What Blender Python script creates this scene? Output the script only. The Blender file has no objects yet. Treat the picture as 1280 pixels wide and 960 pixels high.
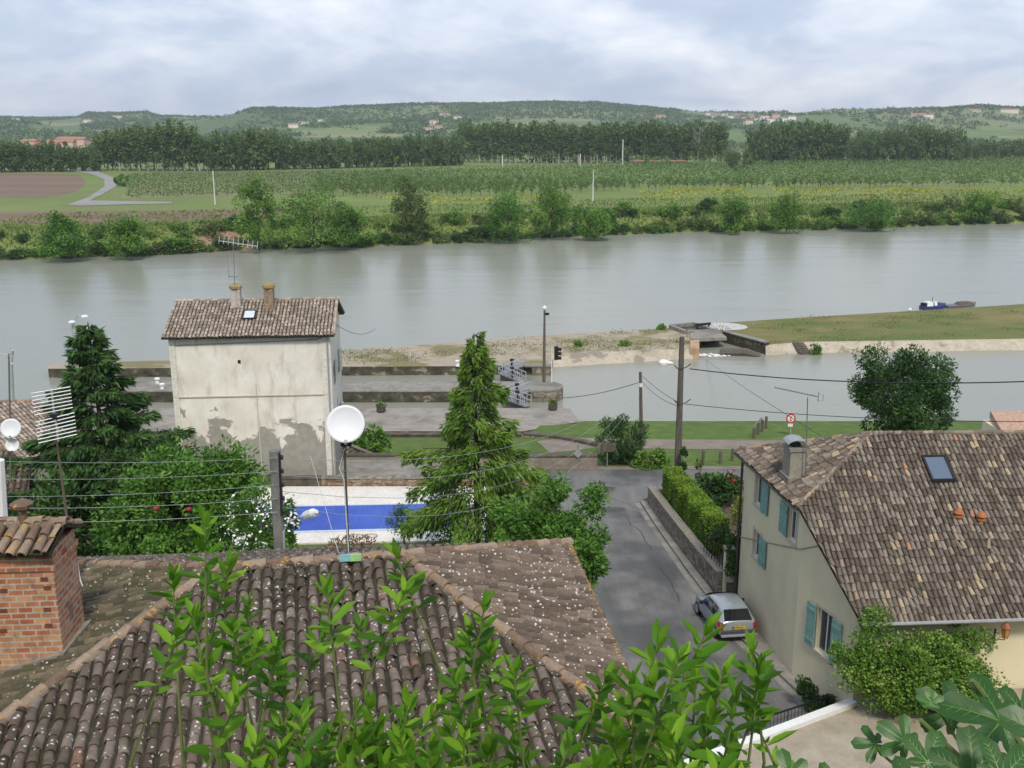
import bpy, bmesh, math, random
import numpy as np
from mathutils import Vector, Matrix, noise as mnoise
R = math.radians
random.seed(7); rng = np.random.default_rng(7)
S = bpy.context.scene
COL = S.collection

# ------------------------------------------------------------------ camera
FPX, PITCH, CAMH = 1244.0, R(14.2), 26.0
cam_d = bpy.data.cameras.new('camera'); cam = bpy.data.objects.new('camera', cam_d); COL.objects.link(cam)
cam_d.sensor_width = 36; cam_d.lens = 36 * FPX / 1280; cam_d.clip_end = 20000; cam_d.clip_start = 0.05
cam.location = (0, 0, CAMH); cam.rotation_euler = (R(90) - PITCH, 0, 0)
S.camera = cam
# ------------------------------------------------------------------ light
SUN_EL, SUN_AZ = R(52), R(172)          # azimuth clockwise from +y: the sun stands behind the viewer to the right
w = bpy.data.worlds.new('World'); S.world = w; w.use_nodes = True
nt = w.node_tree; nt.nodes.clear()
def wn(t, **k):
    n = nt.nodes.new(t)
    for a, b in k.items(): setattr(n, a, b)
    return n
sky = wn('ShaderNodeTexSky', sky_type='NISHITA', sun_disc=False, sun_elevation=SUN_EL, sun_rotation=SUN_AZ)
bg1 = wn('ShaderNodeBackground'); bg1.inputs[1].default_value = 0.09
tc = wn('ShaderNodeTexCoord'); sep = wn('ShaderNodeSeparateXYZ')
zc = wn('ShaderNodeMath', operation='MAXIMUM'); zc.inputs[1].default_value = 0.0
za = wn('ShaderNodeMath', operation='ADD'); za.inputs[1].default_value = 0.38
dv = wn('ShaderNodeVectorMath', operation='DIVIDE'); cb = wn('ShaderNodeCombineXYZ'); cx = wn('ShaderNodeCombineXYZ')
n1 = wn('ShaderNodeTexNoise'); n1.inputs['Scale'].default_value = 2.9; n1.inputs['Detail'].default_value = 8; n1.inputs['Roughness'].default_value = 0.58
n1.inputs['Distortion'].default_value = 0.25
n2 = wn('ShaderNodeTexNoise'); n2.inputs['Scale'].default_value = 0.45; n2.inputs['Detail'].default_value = 4
mx = wn('ShaderNodeMath', operation='MULTIPLY_ADD'); mx.inputs[1].default_value = 0.62
rp = wn('ShaderNodeValToRGB'); rp.color_ramp.elements[0].position = 0.40; rp.color_ramp.elements[1].position = 0.69
rp.color_ramp.elements[0].color = (0.36, 0.42, 0.55, 1); rp.color_ramp.elements[1].color = (0.92, 0.93, 0.97, 1)
e = rp.color_ramp.elements.new(0.535); e.color = (0.50, 0.57, 0.72, 1)
bg2 = wn('ShaderNodeBackground'); bg2.inputs[1].default_value = 0.68
mixs = wn('ShaderNodeMixShader'); mixs.inputs[0].default_value = 0.88
wo = wn('ShaderNodeOutputWorld')
L = nt.links.new
L(tc.outputs['Generated'], sep.inputs[0]); L(sep.outputs[2], zc.inputs[0]); L(zc.outputs[0], za.inputs[0])
L(sep.outputs[0], cb.inputs[0]); L(sep.outputs[1], cb.inputs[1]); cb.inputs[2].default_value = 0.35
for i in range(3): L(za.outputs[0], cx.inputs[i])
L(cb.outputs[0], dv.inputs[0]); L(cx.outputs[0], dv.inputs[1])
L(dv.outputs[0], n1.inputs['Vector']); L(dv.outputs[0], n2.inputs['Vector'])
mul = wn('ShaderNodeMath', operation='MULTIPLY'); mul.inputs[1].default_value = 0.44
L(n2.outputs[0], mul.inputs[0]); L(n1.outputs[0], mx.inputs[0]); L(mul.outputs[0], mx.inputs[2])
L(mx.outputs[0], rp.inputs[0]); L(rp.outputs[0], bg2.inputs[0])
L(sky.outputs[0], bg1.inputs[0]); L(bg1.outputs[0], mixs.inputs[1]); L(bg2.outputs[0], mixs.inputs[2]); L(mixs.outputs[0], wo.inputs[0])
sd = bpy.data.lights.new('sun', 'SUN'); sd.energy = 1.5; sd.angle = R(10); sd.color = (1.0, 0.93, 0.80)
so = bpy.data.objects.new('sun', sd); COL.objects.link(so)
sv = Vector((math.sin(SUN_AZ) * math.cos(SUN_EL), math.cos(SUN_AZ) * math.cos(SUN_EL), math.sin(SUN_EL)))
so.rotation_euler = sv.to_track_quat('Z', 'Y').to_euler()
S.view_settings.view_transform = 'Standard'; S.view_settings.look = 'None'
S.view_settings.exposure = 0.92; S.view_settings.gamma = 1; S.view_settings.use_curve_mapping = False
S.cycles.max_bounces = 6; S.cycles.diffuse_bounces = 2; S.cycles.glossy_bounces = 2; S.cycles.transmission_bounces = 3
S.cycles.volume_bounces = 0; S.cycles.transparent_max_bounces = 6; S.cycles.use_denoising = True

# ------------------------------------------------------------------ survey: photo directions to places on known levels
def ray(px, py):
    a = (px - 640) / FPX; b = (480 - py) / FPX
    return Vector((a, math.cos(PITCH) + b * math.sin(PITCH), -math.sin(PITCH) + b * math.cos(PITCH)))
def U(px, py, z):
    r = ray(px, py); t = (z - CAMH) / r.z
    return Vector((r.x * t, r.y * t, z))
def V(px, py, y):
    r = ray(px, py); t = y / r.y
    return Vector((r.x * t, y, CAMH + r.z * t))
def hitwall(px, py, p0, p1):               # -> distance along the wall from p0, height
    r = ray(px, py); d = Vector((p1[0] - p0[0], p1[1] - p0[1])); ln = d.length; d /= ln; n = Vector((-d.y, d.x))
    t = (p0[0] * n.x + p0[1] * n.y) / (r.x * n.x + r.y * n.y)
    return (r.x * t - p0[0]) * d.x + (r.y * t - p0[1]) * d.y, CAMH + r.z * t
def hitplane(px, py, o, n):
    r = ray(px, py); t = (Vector(o) - Vector((0, 0, CAMH))).dot(n) / r.dot(n)
    return Vector((0, 0, CAMH)) + r * t
def interp(xs, ys, x): return float(np.interp(x, xs, ys))

# ------------------------------------------------------------------ materials
MATS = {}
class NM:
    def __init__(s, name, rough=0.8):
        m = bpy.data.materials.new(name); m.use_nodes = True; s.m = m; s.t = m.node_tree
        s.b = s.t.nodes['Principled BSDF']; s.b.inputs['Roughness'].default_value = rough
        s.b.inputs['Specular IOR Level'].default_value = 0.3
        s.tc = s.t.nodes.new('ShaderNodeTexCoord'); MATS[name] = m
    def node(s, t, **k):
        n = s.t.nodes.new(t)
        for a, b in k.items(): setattr(n, a, b)
        return n
    def link(s, a, b): s.t.links.new(a, b)
    def noise(s, scale, detail=4, rough=0.6, stretch=None, dist=0):
        n = s.node('ShaderNodeTexNoise'); n.inputs['Scale'].default_value = scale; n.inputs['Detail'].default_value = detail
        n.inputs['Roughness'].default_value = rough; n.inputs['Distortion'].default_value = dist
        s.link(s.vec(stretch), n.inputs['Vector']); return n.outputs[0]
    def vec(s, stretch):
        if not stretch: return s.tc.outputs['Object']
        mp = s.node('ShaderNodeMapping'); mp.inputs['Scale'].default_value = stretch
        s.link(s.tc.outputs['Object'], mp.inputs[0]); return mp.outputs[0]
    def ramp(s, fac, stops, const=False):
        r = s.node('ShaderNodeValToRGB'); cr = r.color_ramp
        if const: cr.interpolation = 'CONSTANT'
        while len(cr.elements) < len(stops): cr.elements.new(0.5)
        for el, (p, c) in zip(cr.elements, stops):
            el.position = p; el.color = (c, c, c, 1) if isinstance(c, (int, float)) else (*c, 1)
        s.link(fac, r.inputs[0]); return r.outputs[0]
    def mix(s, fac, a, b, blend='MIX'):
        n = s.node('ShaderNodeMix', data_type='RGBA', blend_type=blend)
        for sock, v in ((n.inputs[0], fac), (n.inputs[6], a), (n.inputs[7], b)):
            if isinstance(v, (int, float)): sock.default_value = v
            elif isinstance(v, tuple): sock.default_value = (*v, 1)
            else: s.link(v, sock)
        return n.outputs[2]
    def attr(s, name):
        n = s.node('ShaderNodeAttribute', attribute_name=name); return n.outputs['Fac']
    def bump(s, h, strength=0.3, dist=0.02):
        n = s.node('ShaderNodeBump'); n.inputs['Strength'].default_value = strength; n.inputs['Distance'].default_value = dist
        s.link(h, n.inputs['Height']); s.link(n.outputs[0], s.b.inputs['Normal'])
    def color(s, c):
        if isinstance(c, tuple): s.b.inputs['Base Color'].default_value = (*c, 1)
        else: s.link(c, s.b.inputs['Base Color'])
def simple(name, c, rough=0.7, metal=0, var=0.15, scale=6, bump=0.0):
    k = NM(name, rough); k.b.inputs['Metallic'].default_value = metal
    lo = tuple(v * (1 - var) for v in c); hi = tuple(min(1, v * (1 + var)) for v in c)
    n = k.noise(scale); k.color(k.ramp(n, [(0.3, lo), (0.7, hi)]))
    if bump: k.bump(n, bump)
    return k.m
def patchy(name, stops, scale, rough=0.9, big=None, bump=0.3, fine=None, stretch=None, bdist=0.03):
    k = NM(name, rough); n = k.noise(scale, 6, 0.65, stretch); c = k.ramp(n, stops)
    if big:
        b = k.noise(big[0], 3); c = k.mix(k.ramp(b, [(0.4, 0.0), (0.6, 1.0)]), c, big[1]) if len(big) < 3 else k.mix(k.ramp(b, [(big[2], 0.0), (big[3], big[4])]), c, big[1])
    if fine:
        f = k.noise(fine, 2, 0.8); c = k.mix(0.55, c, k.ramp(f, [(0.3, 0.55), (0.7, 1.0)]), 'MULTIPLY')
        k.bump(f, bump, bdist)
    else: k.bump(n, bump, bdist)
    k.color(c); return k.m
def foliage(name, dark, mid, light, trans=0.25, rough=0.55, spec=0.25):
    k = NM(name, rough); c = k.ramp(k.attr('rnd'), [(0.0, dark), (0.5, mid), (1.0, light)])
    k.color(c); k.b.inputs['Specular IOR Level'].default_value = spec
    tr = k.node('ShaderNodeBsdfTranslucent'); k.link(k.mix(0.5, c, light), tr.inputs[0])
    ms = k.node('ShaderNodeMixShader'); ms.inputs[0].default_value = trans
    out = k.t.nodes['Material Output']
    k.link(k.b.outputs[0], ms.inputs[1]); k.link(tr.outputs[0], ms.inputs[2]); k.link(ms.outputs[0], out.inputs[0])
    return k.m
def tilemat(name, stops, lichen, lich_amt, orange=None, moss=None):
    k = NM(name, 0.9); r = k.attr('rnd'); c = k.ramp(r, stops)
    n = k.noise(9, 5, 0.7); c = k.mix(0.6, c, k.ramp(n, [(0.3, 0.45), (0.7, 1.15)]), 'MULTIPLY')
    if moss:
        m = k.noise(2.2, 5, 0.7); c = k.mix(k.ramp(m, [(0.50, 0.0), (0.64, 0.75)]), c, moss)
    if orange:
        o = k.noise(5.5, 5, 0.75); c = k.mix(k.ramp(o, [(orange[1], 0.0), (orange[1] + 0.05, 0.9)]), c, orange[0])
    v = k.node('ShaderNodeTexVoronoi'); v.inputs['Scale'].default_value = 9.5; k.link(k.tc.outputs['Object'], v.inputs['Vector'])
    n3 = k.noise(20, 3, 0.7); ad = k.node('ShaderNodeMath', operation='MULTIPLY_ADD'); ad.inputs[1].default_value = 0.8
    k.link(n3, ad.inputs[0]); k.link(v.outputs['Distance'], ad.inputs[2])
    n4 = k.noise(1.7, 4, .7); lm = k.node('ShaderNodeMath', operation='MULTIPLY_ADD'); lm.inputs[1].default_value = -0.62; k.link(n4, lm.inputs[0]); k.link(ad.outputs[0], lm.inputs[2]); lich_amt = lich_amt - .045
    c = k.mix(k.ramp(lm.outputs[0], [(lich_amt, 0.85), (lich_amt + 0.05, 0.0)]), c, lichen)
    k.color(c); k.bump(n, 0.5, 0.01); return k.m
def stonewall(name, cols, scale, mortar, rough=0.95, stretch=(1, 1, 1.8)):
    k = NM(name, rough); v = k.node('ShaderNodeTexVoronoi'); v.inputs['Scale'].default_value = scale
    nz = k.node('ShaderNodeTexNoise'); nz.inputs['Scale'].default_value = scale * 1.3; k.link(k.vec(stretch), nz.inputs['Vector'])
    ad = k.node('ShaderNodeVectorMath', operation='MULTIPLY_ADD'); ad.inputs[1].default_value = (0.5 / scale * 1.2,) * 3
    k.link(nz.outputs['Color'], ad.inputs[0]); k.link(k.vec(stretch), ad.inputs[2]); k.link(ad.outputs[0], v.inputs['Vector'])
    v2 = k.node('ShaderNodeTexVoronoi', feature='DISTANCE_TO_EDGE'); v2.inputs['Scale'].default_value = scale; k.link(ad.outputs[0], v2.inputs['Vector'])
    sp = k.node('ShaderNodeSeparateColor'); k.link(v.outputs['Color'], sp.inputs[0])
    c = k.ramp(sp.outputs[0], cols); n = k.noise(3.5, 6, 0.7)
    c = k.mix(0.7, c, k.ramp(n, [(0.3, 0.5), (0.7, 1.1)]), 'MULTIPLY')
    c = k.mix(k.ramp(v2.outputs['Distance'], [(0.0, 0.9), (0.07, 0.0)]), c, mortar); k.color(c)
    k.bump(k.ramp(v2.outputs['Distance'], [(0, 0.0), (0.12, 1.0)]), 0.6, 0.04); return k.m
def brickmat(name, c1, c2, mortar, bw, bh):
    k = NM(name, 0.9); b = k.node('ShaderNodeTexBrick'); b.offset = 0.5
    # box-like mapping: horizontal run is x+y of the object, vertical is z
    sp = k.node('ShaderNodeSeparateXYZ'); k.link(k.tc.outputs['Object'], sp.inputs[0])
    ad = k.node('ShaderNodeMath', operation='ADD'); k.link(sp.outputs[0], ad.inputs[0]); k.link(sp.outputs[1], ad.inputs[1])
    cb = k.node('ShaderNodeCombineXYZ'); k.link(ad.outputs[0], cb.inputs[0]); k.link(sp.outputs[2], cb.inputs[1])
    k.link(cb.outputs[0], b.inputs['Vector']); b.inputs['Scale'].default_value = 1
    b.inputs['Brick Width'].default_value = bw; b.inputs['Row Height'].default_value = bh; b.inputs['Mortar Size'].default_value = 0.014
    b.inputs['Color1'].default_value = (*c1, 1); b.inputs['Color2'].default_value = (*c2, 1); b.inputs['Mortar'].default_value = (*mortar, 1)
    n = k.noise(7, 6, 0.7); c = k.mix(0.7, b.outputs['Color'], k.ramp(n, [(0.3, 0.55), (0.7, 1.2)]), 'MULTIPLY')
    n2_ = k.noise(1.6, 4, 0.7); c = k.mix(k.ramp(n2_, [(0.58, 0.0), (0.68, 0.7)]), c, (0.13, 0.12, 0.10))
    k.color(c); k.bump(b.outputs['Fac'], -0.5, 0.01); return k.m

grass = patchy('grass', [(0.3, (0.07, 0.125, 0.02)), (0.7, (0.14, 0.21, 0.04))], 0.8, big=(0.12, (0.12, 0.14, 0.045), 0.5, 0.7, 0.5), fine=14, bump=0.5)
plain_m = patchy('plain_grass', [(0.3, (0.13, 0.195, 0.04)), (0.7, (0.21, 0.27, 0.07))], 0.03, big=(0.01, (0.20, 0.20, 0.08), 0.45, 0.7, 0.6), fine=0.6, bump=0.2)
lev_grass = patchy('levee_grass', [(0.3, (0.13, 0.15, 0.035)), (0.52, (0.20, 0.185, 0.065)), (0.75, (0.27, 0.22, 0.10))], 0.30, big=(0.06, (0.11, 0.16, 0.035), 0.48, 0.62, 0.75), fine=5, stretch=(0.5, 1.2, 1))
lev_stone = patchy('levee_stone', [(0.3, (0.33, 0.27, 0.19)), (0.7, (0.50, 0.43, 0.33))], 0.9, big=(0.16, (0.19, 0.175, 0.06), 0.50, 0.60, 0.8), fine=7, stretch=(0.6, 1.4, 1))
asphalt = patchy('asphalt', [(0.30, (0.12, 0.12, 0.118)), (0.5, (0.185, 0.18, 0.17)), (0.7, (0.245, 0.24, 0.225))], 0.35, rough=0.75, big=(0.22, (0.065, 0.065, 0.068), 0.50, 0.64, 0.65), fine=22, bump=0.12, bdist=0.01, stretch=(2.6, .45, 1))
gravel = patchy('gravel', [(0.3, (0.33, 0.28, 0.21)), (0.7, (0.50, 0.44, 0.34))], 1.2, fine=22, bump=0.5, bdist=0.02)
dirt = patchy('dirt_path', [(0.3, (0.20, 0.165, 0.13)), (0.7, (0.32, 0.27, 0.22))], 0.7, big=(0.3, (0.12, 0.13, 0.05), 0.55, 0.7, 0.5), fine=8)
soil = patchy('soil', [(0.3, (0.17, 0.115, 0.075)), (0.7, (0.25, 0.175, 0.12))], 0.05, fine=1.2, stretch=(0.2, 1, 1))
soil2 = patchy('garden_soil', [(0.3, (0.08, 0.06, 0.04)), (0.7, (0.16, 0.12, 0.085))], 2, fine=14)
meadow = patchy('meadow', [(0.3, (0.15, 0.21, 0.05)), (0.7, (0.21, 0.26, 0.07))], 0.03, fine=0.8)
vineground = patchy('vine_ground', [(0.3, (0.19, 0.20, 0.08)), (0.7, (0.27, 0.24, 0.12))], 0.06, fine=0.8)
lane = patchy('lane', [(0.3, (0.27, 0.26, 0.25)), (0.7, (0.37, 0.35, 0.33))], 0.1, fine=1)
yellowf = patchy('yellow_flowers', [(0.50, (0.12, 0.15, 0.04)), (0.60, (0.50, 0.46, 0.04))], 0.16, fine=2, stretch=(0.4, 1, 1))
hill_m = None
conc = patchy('concrete', [(0.3, (0.22, 0.205, 0.18)), (0.7, (0.36, 0.335, 0.295))], 1.3, big=(0.35, (0.15, 0.14, 0.115), 0.52, 0.68, 0.7), fine=11, bump=0.25)
slope_st = patchy('pale_masonry', [(0.3, (0.40, 0.35, 0.26)), (0.7, (0.60, 0.53, 0.42))], 1.0, big=(0.5, (0.16, 0.14, 0.11), 0.56, 0.64, 0.65), fine=6)
lockwall = patchy('lock_wall', [(0.33, (0.035, 0.03, 0.022)), (0.58, (0.11, 0.10, 0.07)), (0.66, (0.34, 0.30, 0.23))], 1.0, fine=7, stretch=(0.8, 0.8, 1.0))
ashlar = stonewall('ashlar', [(0.0, (0.16, 0.14, 0.11)), (1.0, (0.36, 0.32, 0.25))], 1.6, (0.09, 0.08, 0.06))
rubble = stonewall('rubble', [(0.0, (0.17, 0.14, 0.11)), (0.5, (0.30, 0.26, 0.20)), (1.0, (0.42, 0.37, 0.30))], 3.2, (0.12, 0.105, 0.085))
redstone = stonewall('red_rubble', [(0.0, (0.18, 0.10, 0.06)), (0.5, (0.32, 0.22, 0.14)), (1.0, (0.40, 0.34, 0.26))], 3.0, (0.13, 0.10, 0.07))
white_p = simple('white_paint', (0.78, 0.78, 0.76), 0.5, var=0.05)
deck = patchy('pool_deck', [(0.3, (0.74, 0.70, 0.64)), (0.7, (0.86, 0.83, 0.78))], 0.8, fine=6, bump=0.05)
poolcov = patchy('pool_cover', [(0.3, (0.03, 0.08, 0.40)), (0.7, (0.05, 0.12, 0.52))], 0.8, rough=0.4, fine=None, bump=0.3, bdist=0.1)
metal_g = simple('grey_metal', (0.32, 0.33, 0.34), 0.4, 0.7)
metal_d = simple('dark_metal', (0.03, 0.03, 0.032), 0.5, 0.3)
galva = simple('galvanised', (0.48, 0.50, 0.52), 0.45, 0.4)
white_m = simple('dish_white', (0.72, 0.73, 0.76), 0.4, var=0.03, scale=2)
black_m = simple('black', (0.015, 0.015, 0.015), 0.6)
rust = simple('rust', (0.16, 0.07, 0.035), 0.9, var=0.4)
woodpole = patchy('weathered_wood', [(0.3, (0.075, 0.065, 0.055)), (0.7, (0.19, 0.165, 0.135))], 3, fine=14, stretch=(3, 3, 0.3))
concpole = patchy('pole_concrete', [(0.3, (0.15, 0.15, 0.14)), (0.7, (0.28, 0.275, 0.26))], 2.5, fine=12)
bark = patchy('bark', [(0.3, (0.05, 0.038, 0.028)), (0.7, (0.13, 0.105, 0.08))], 4, fine=15, stretch=(2, 2, 0.4))
barkpale = simple('pale_bark', (0.42, 0.38, 0.33), 0.9, var=0.3, scale=1)
teal = simple('teal_paint', (0.21, 0.37, 0.33), 0.75, var=0.2)
glass = NM('window_glass', 0.08); glass.color((0.03, 0.035, 0.04)); glass.b.inputs['Specular IOR Level'].default_value = 0.8; glass = glass.m
skyglass = NM('skylight_glass', 0.1); skyglass.color((0.10, 0.14, 0.20)); skyglass.b.inputs['Specular IOR Level'].default_value = 1.0; skyglass = skyglass.m
creamwall = patchy('cream_render', [(0.3, (0.70, 0.62, 0.43)), (0.7, (0.80, 0.72, 0.52))], 0.45, bump=0.05, bdist=0.01, big=(0.35, (0.50, 0.44, 0.33), .5, .75, .5), stretch=(1, 1, 0.4))
oldwall = patchy('old_render', [(0.3, (0.30, 0.27, 0.22)), (0.7, (0.42, 0.38, 0.31))], 0.8, fine=9, bump=0.2)
terrac = simple('terracotta', (0.40, 0.15, 0.06), 0.8, var=0.2, scale=10)
stonetrim = simple('stone_trim', (0.55, 0.47, 0.38), 0.9, var=0.12)
brick_m = brickmat('chimney_brick', (0.42, 0.12, 0.06), (0.56, 0.30, 0.16), (0.46, 0.42, 0.35), 0.26, 0.105)
tile_near = tilemat('tiles_near', [(0.0, (0.085, 0.063, 0.047)), (0.35, (0.14, 0.106, 0.082)), (0.7, (0.19, 0.15, 0.12)), (0.985, (0.24, 0.195, 0.16)), (1.0, (0.27, 0.14, 0.09))],
    (0.62, 0.60, 0.56), 0.285, ((0.32, 0.20, 0.04), 0.70), (0.06, 0.055, 0.025))
tile_side = tilemat('tiles_side', [(0.0, (0.105, 0.076, 0.056)), (0.5, (0.17, 0.125, 0.095)), (1.0, (0.235, 0.18, 0.14))],
    (0.66, 0.64, 0.60), 0.285, ((0.32, 0.20, 0.04), 0.70))
tile_moss = tilemat('tiles_mossy', [(0.0, (0.06, 0.055, 0.035)), (0.5, (0.11, 0.095, 0.06)), (1.0, (0.19, 0.15, 0.10))],
    (0.50, 0.48, 0.40), 0.26, ((0.28, 0.20, 0.05), 0.68), (0.075, 0.08, 0.03))
tile_cap = tilemat('tiles_ridge', [(0.0, (0.18, 0.12, 0.085)), (0.6, (0.30, 0.22, 0.16)), (1.0, (0.36, 0.28, 0.21))],
    (0.50, 0.46, 0.38), 0.15, ((0.48, 0.26, 0.03), 0.57))
tile_right = tilemat('tiles_right', [(0.0, (0.11, 0.085, 0.065)), (0.35, (0.165, 0.13, 0.102)), (0.65, (0.22, 0.18, 0.145)), (0.88, (0.29, 0.245, 0.20)), (0.95, (0.36, 0.28, 0.19)), (0.99, (0.52, 0.40, 0.26)), (1.0, (0.42, 0.20, 0.12))],
    (0.50, 0.50, 0.48), 0.15, None)
tile_house = tilemat('tiles_lock_house', [(0.0, (0.24, 0.19, 0.15)), (0.5, (0.38, 0.31, 0.25)), (1.0, (0.54, 0.46, 0.37))], (0.5, 0.48, 0.44), 0.10, None)
under = patchy('moss_bed', [(0.3, (0.03, 0.026, 0.018)), (0.7, (0.07, 0.06, 0.04))], 5, fine=18)
mortar = simple('mortar', (0.25, 0.22, 0.18), 0.95, var=0.3)
# plaster with fallen patches for the lock house
k = NM('lock_house_plaster', 0.9)
sp_ = k.node('ShaderNodeSeparateXYZ'); k.link(k.tc.outputs['Object'], sp_.inputs[0])
base = k.ramp(k.noise(0.6, 5, 0.6), [(0.3, (0.66, 0.61, 0.52)), (0.7, (0.84, 0.80, 0.72))])
stn = k.ramp(k.noise(1.6, 7, 0.72, (1, 1, 0.28)), [(0.50, 0.0), (0.72, 0.65)]); base = k.mix(stn, base, (0.40, 0.34, 0.26))
hn = k.node('ShaderNodeMapRange'); hn.inputs['From Min'].default_value = 1.0; hn.inputs['From Max'].default_value = 6.2
hn.inputs['To Min'].default_value = 0.23; hn.inputs['To Max'].default_value = -0.21; k.link(sp_.outputs[2], hn.inputs[0])
pn = k.noise(0.55, 8, 0.62, (1, 1, 1.1), 0.4); ad = k.node('ShaderNodeMath', operation='ADD'); k.link(pn, ad.inputs[0]); k.link(hn.outputs[0], ad.inputs[1])
msk = k.ramp(ad.outputs[0], [(0.49, 0.0), (0.525, 1.0)])
gcol = k.ramp(k.noise(2.5, 5, 0.6), [(0.3, (0.27, 0.255, 0.215)), (0.7, (0.36, 0.34, 0.29))])
k.color(k.mix(msk, base, gcol)); k.bump(msk, -0.4, 0.02); plaster = k.m
# river water
def watermat(name, c, sx, rough=0.06):
    k = NM(name, rough); k.color(c); k.b.inputs['Specular IOR Level'].default_value = 0.5; k.b.inputs['IOR'].default_value = 1.33
    a = k.noise(1.0, 3, 0.6, (sx, 0.9, 1)); b = k.noise(0.09, 4, 0.6, (sx * 0.5, 0.9, 1), 0.5)
    n = k.node('ShaderNodeMath', operation='MULTIPLY_ADD'); n.inputs[1].default_value = 0.35; k.link(b, n.inputs[2])
    mm = k.node('ShaderNodeMath', operation='MULTIPLY'); k.link(a, mm.inputs[0]); k.link(k.ramp(b, [(0.35, 0.35), (0.65, 1.0)]), mm.inputs[1])
    k.link(mm.outputs[0], n.inputs[0]); k.bump(n.outputs[0], 0.6, 0.25); return k.m
river_m = watermat('river_water', (0.27, 0.275, 0.225), 0.5, 0.22)
# foliage
f_conif = foliage('leaf_spruce', (0.04, 0.085, 0.015), (0.11, 0.21, 0.025), (0.24, 0.37, 0.06))
f_fir = foliage('leaf_fir', (0.02, 0.055, 0.014), (0.05, 0.115, 0.028), (0.11, 0.21, 0.055))
f_bush = foliage('leaf_bush', (0.035, 0.09, 0.012), (0.085, 0.20, 0.025), (0.17, 0.33, 0.06))
f_round = foliage('leaf_round', (0.018, 0.05, 0.012), (0.042, 0.105, 0.022), (0.085, 0.175, 0.035))
f_pop = foliage('leaf_poplar', (0.05, 0.095, 0.022), (0.11, 0.18, 0.042), (0.185, 0.265, 0.075))
f_wood = foliage('leaf_wood', (0.045, 0.085, 0.022), (0.095, 0.16, 0.04), (0.17, 0.25, 0.07))
f_bright = foliage('leaf_bright', (0.05, 0.11, 0.015), (0.11, 0.23, 0.03), (0.20, 0.35, 0.06))
f_olive = foliage('leaf_olive', (0.05, 0.08, 0.02), (0.10, 0.145, 0.035), (0.165, 0.215, 0.065))
f_orch = foliage('leaf_orchard', (0.065, 0.125, 0.03), (0.125, 0.21, 0.055), (0.21, 0.30, 0.10))
f_ivy = foliage('leaf_ivy', (0.045, 0.11, 0.012), (0.11, 0.24, 0.028), (0.32, 0.42, 0.10))
f_vine = foliage('leaf_vine', (0.02, 0.05, 0.012), (0.045, 0.10, 0.02), (0.09, 0.17, 0.035))
f_hedge = foliage('leaf_hedge', (0.06, 0.12, 0.012), (0.13, 0.235, 0.02), (0.22, 0.33, 0.03), 0.15)
f_laurel = foliage('leaf_laurel', (0.018, 0.065, 0.006), (0.075, 0.20, 0.010), (0.23, 0.42, 0.03), 0.35, 0.5, 0.22)
f_fig = foliage('leaf_fig', (0.018, 0.07, 0.012), (0.045, 0.135, 0.022), (0.13, 0.27, 0.05), 0.3, 0.38, 0.4)
f_stem = simple('green_stem', (0.13, 0.16, 0.05), 0.6)
f_white = simple('petal_white', (0.8, 0.8, 0.76), 0.6)
f_red = simple('petal_red', (0.30, 0.03, 0.04), 0.6)
f_dry = foliage('dry_leaf', (0.12, 0.06, 0.025), (0.20, 0.11, 0.05), (0.30, 0.18, 0.09))

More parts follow.
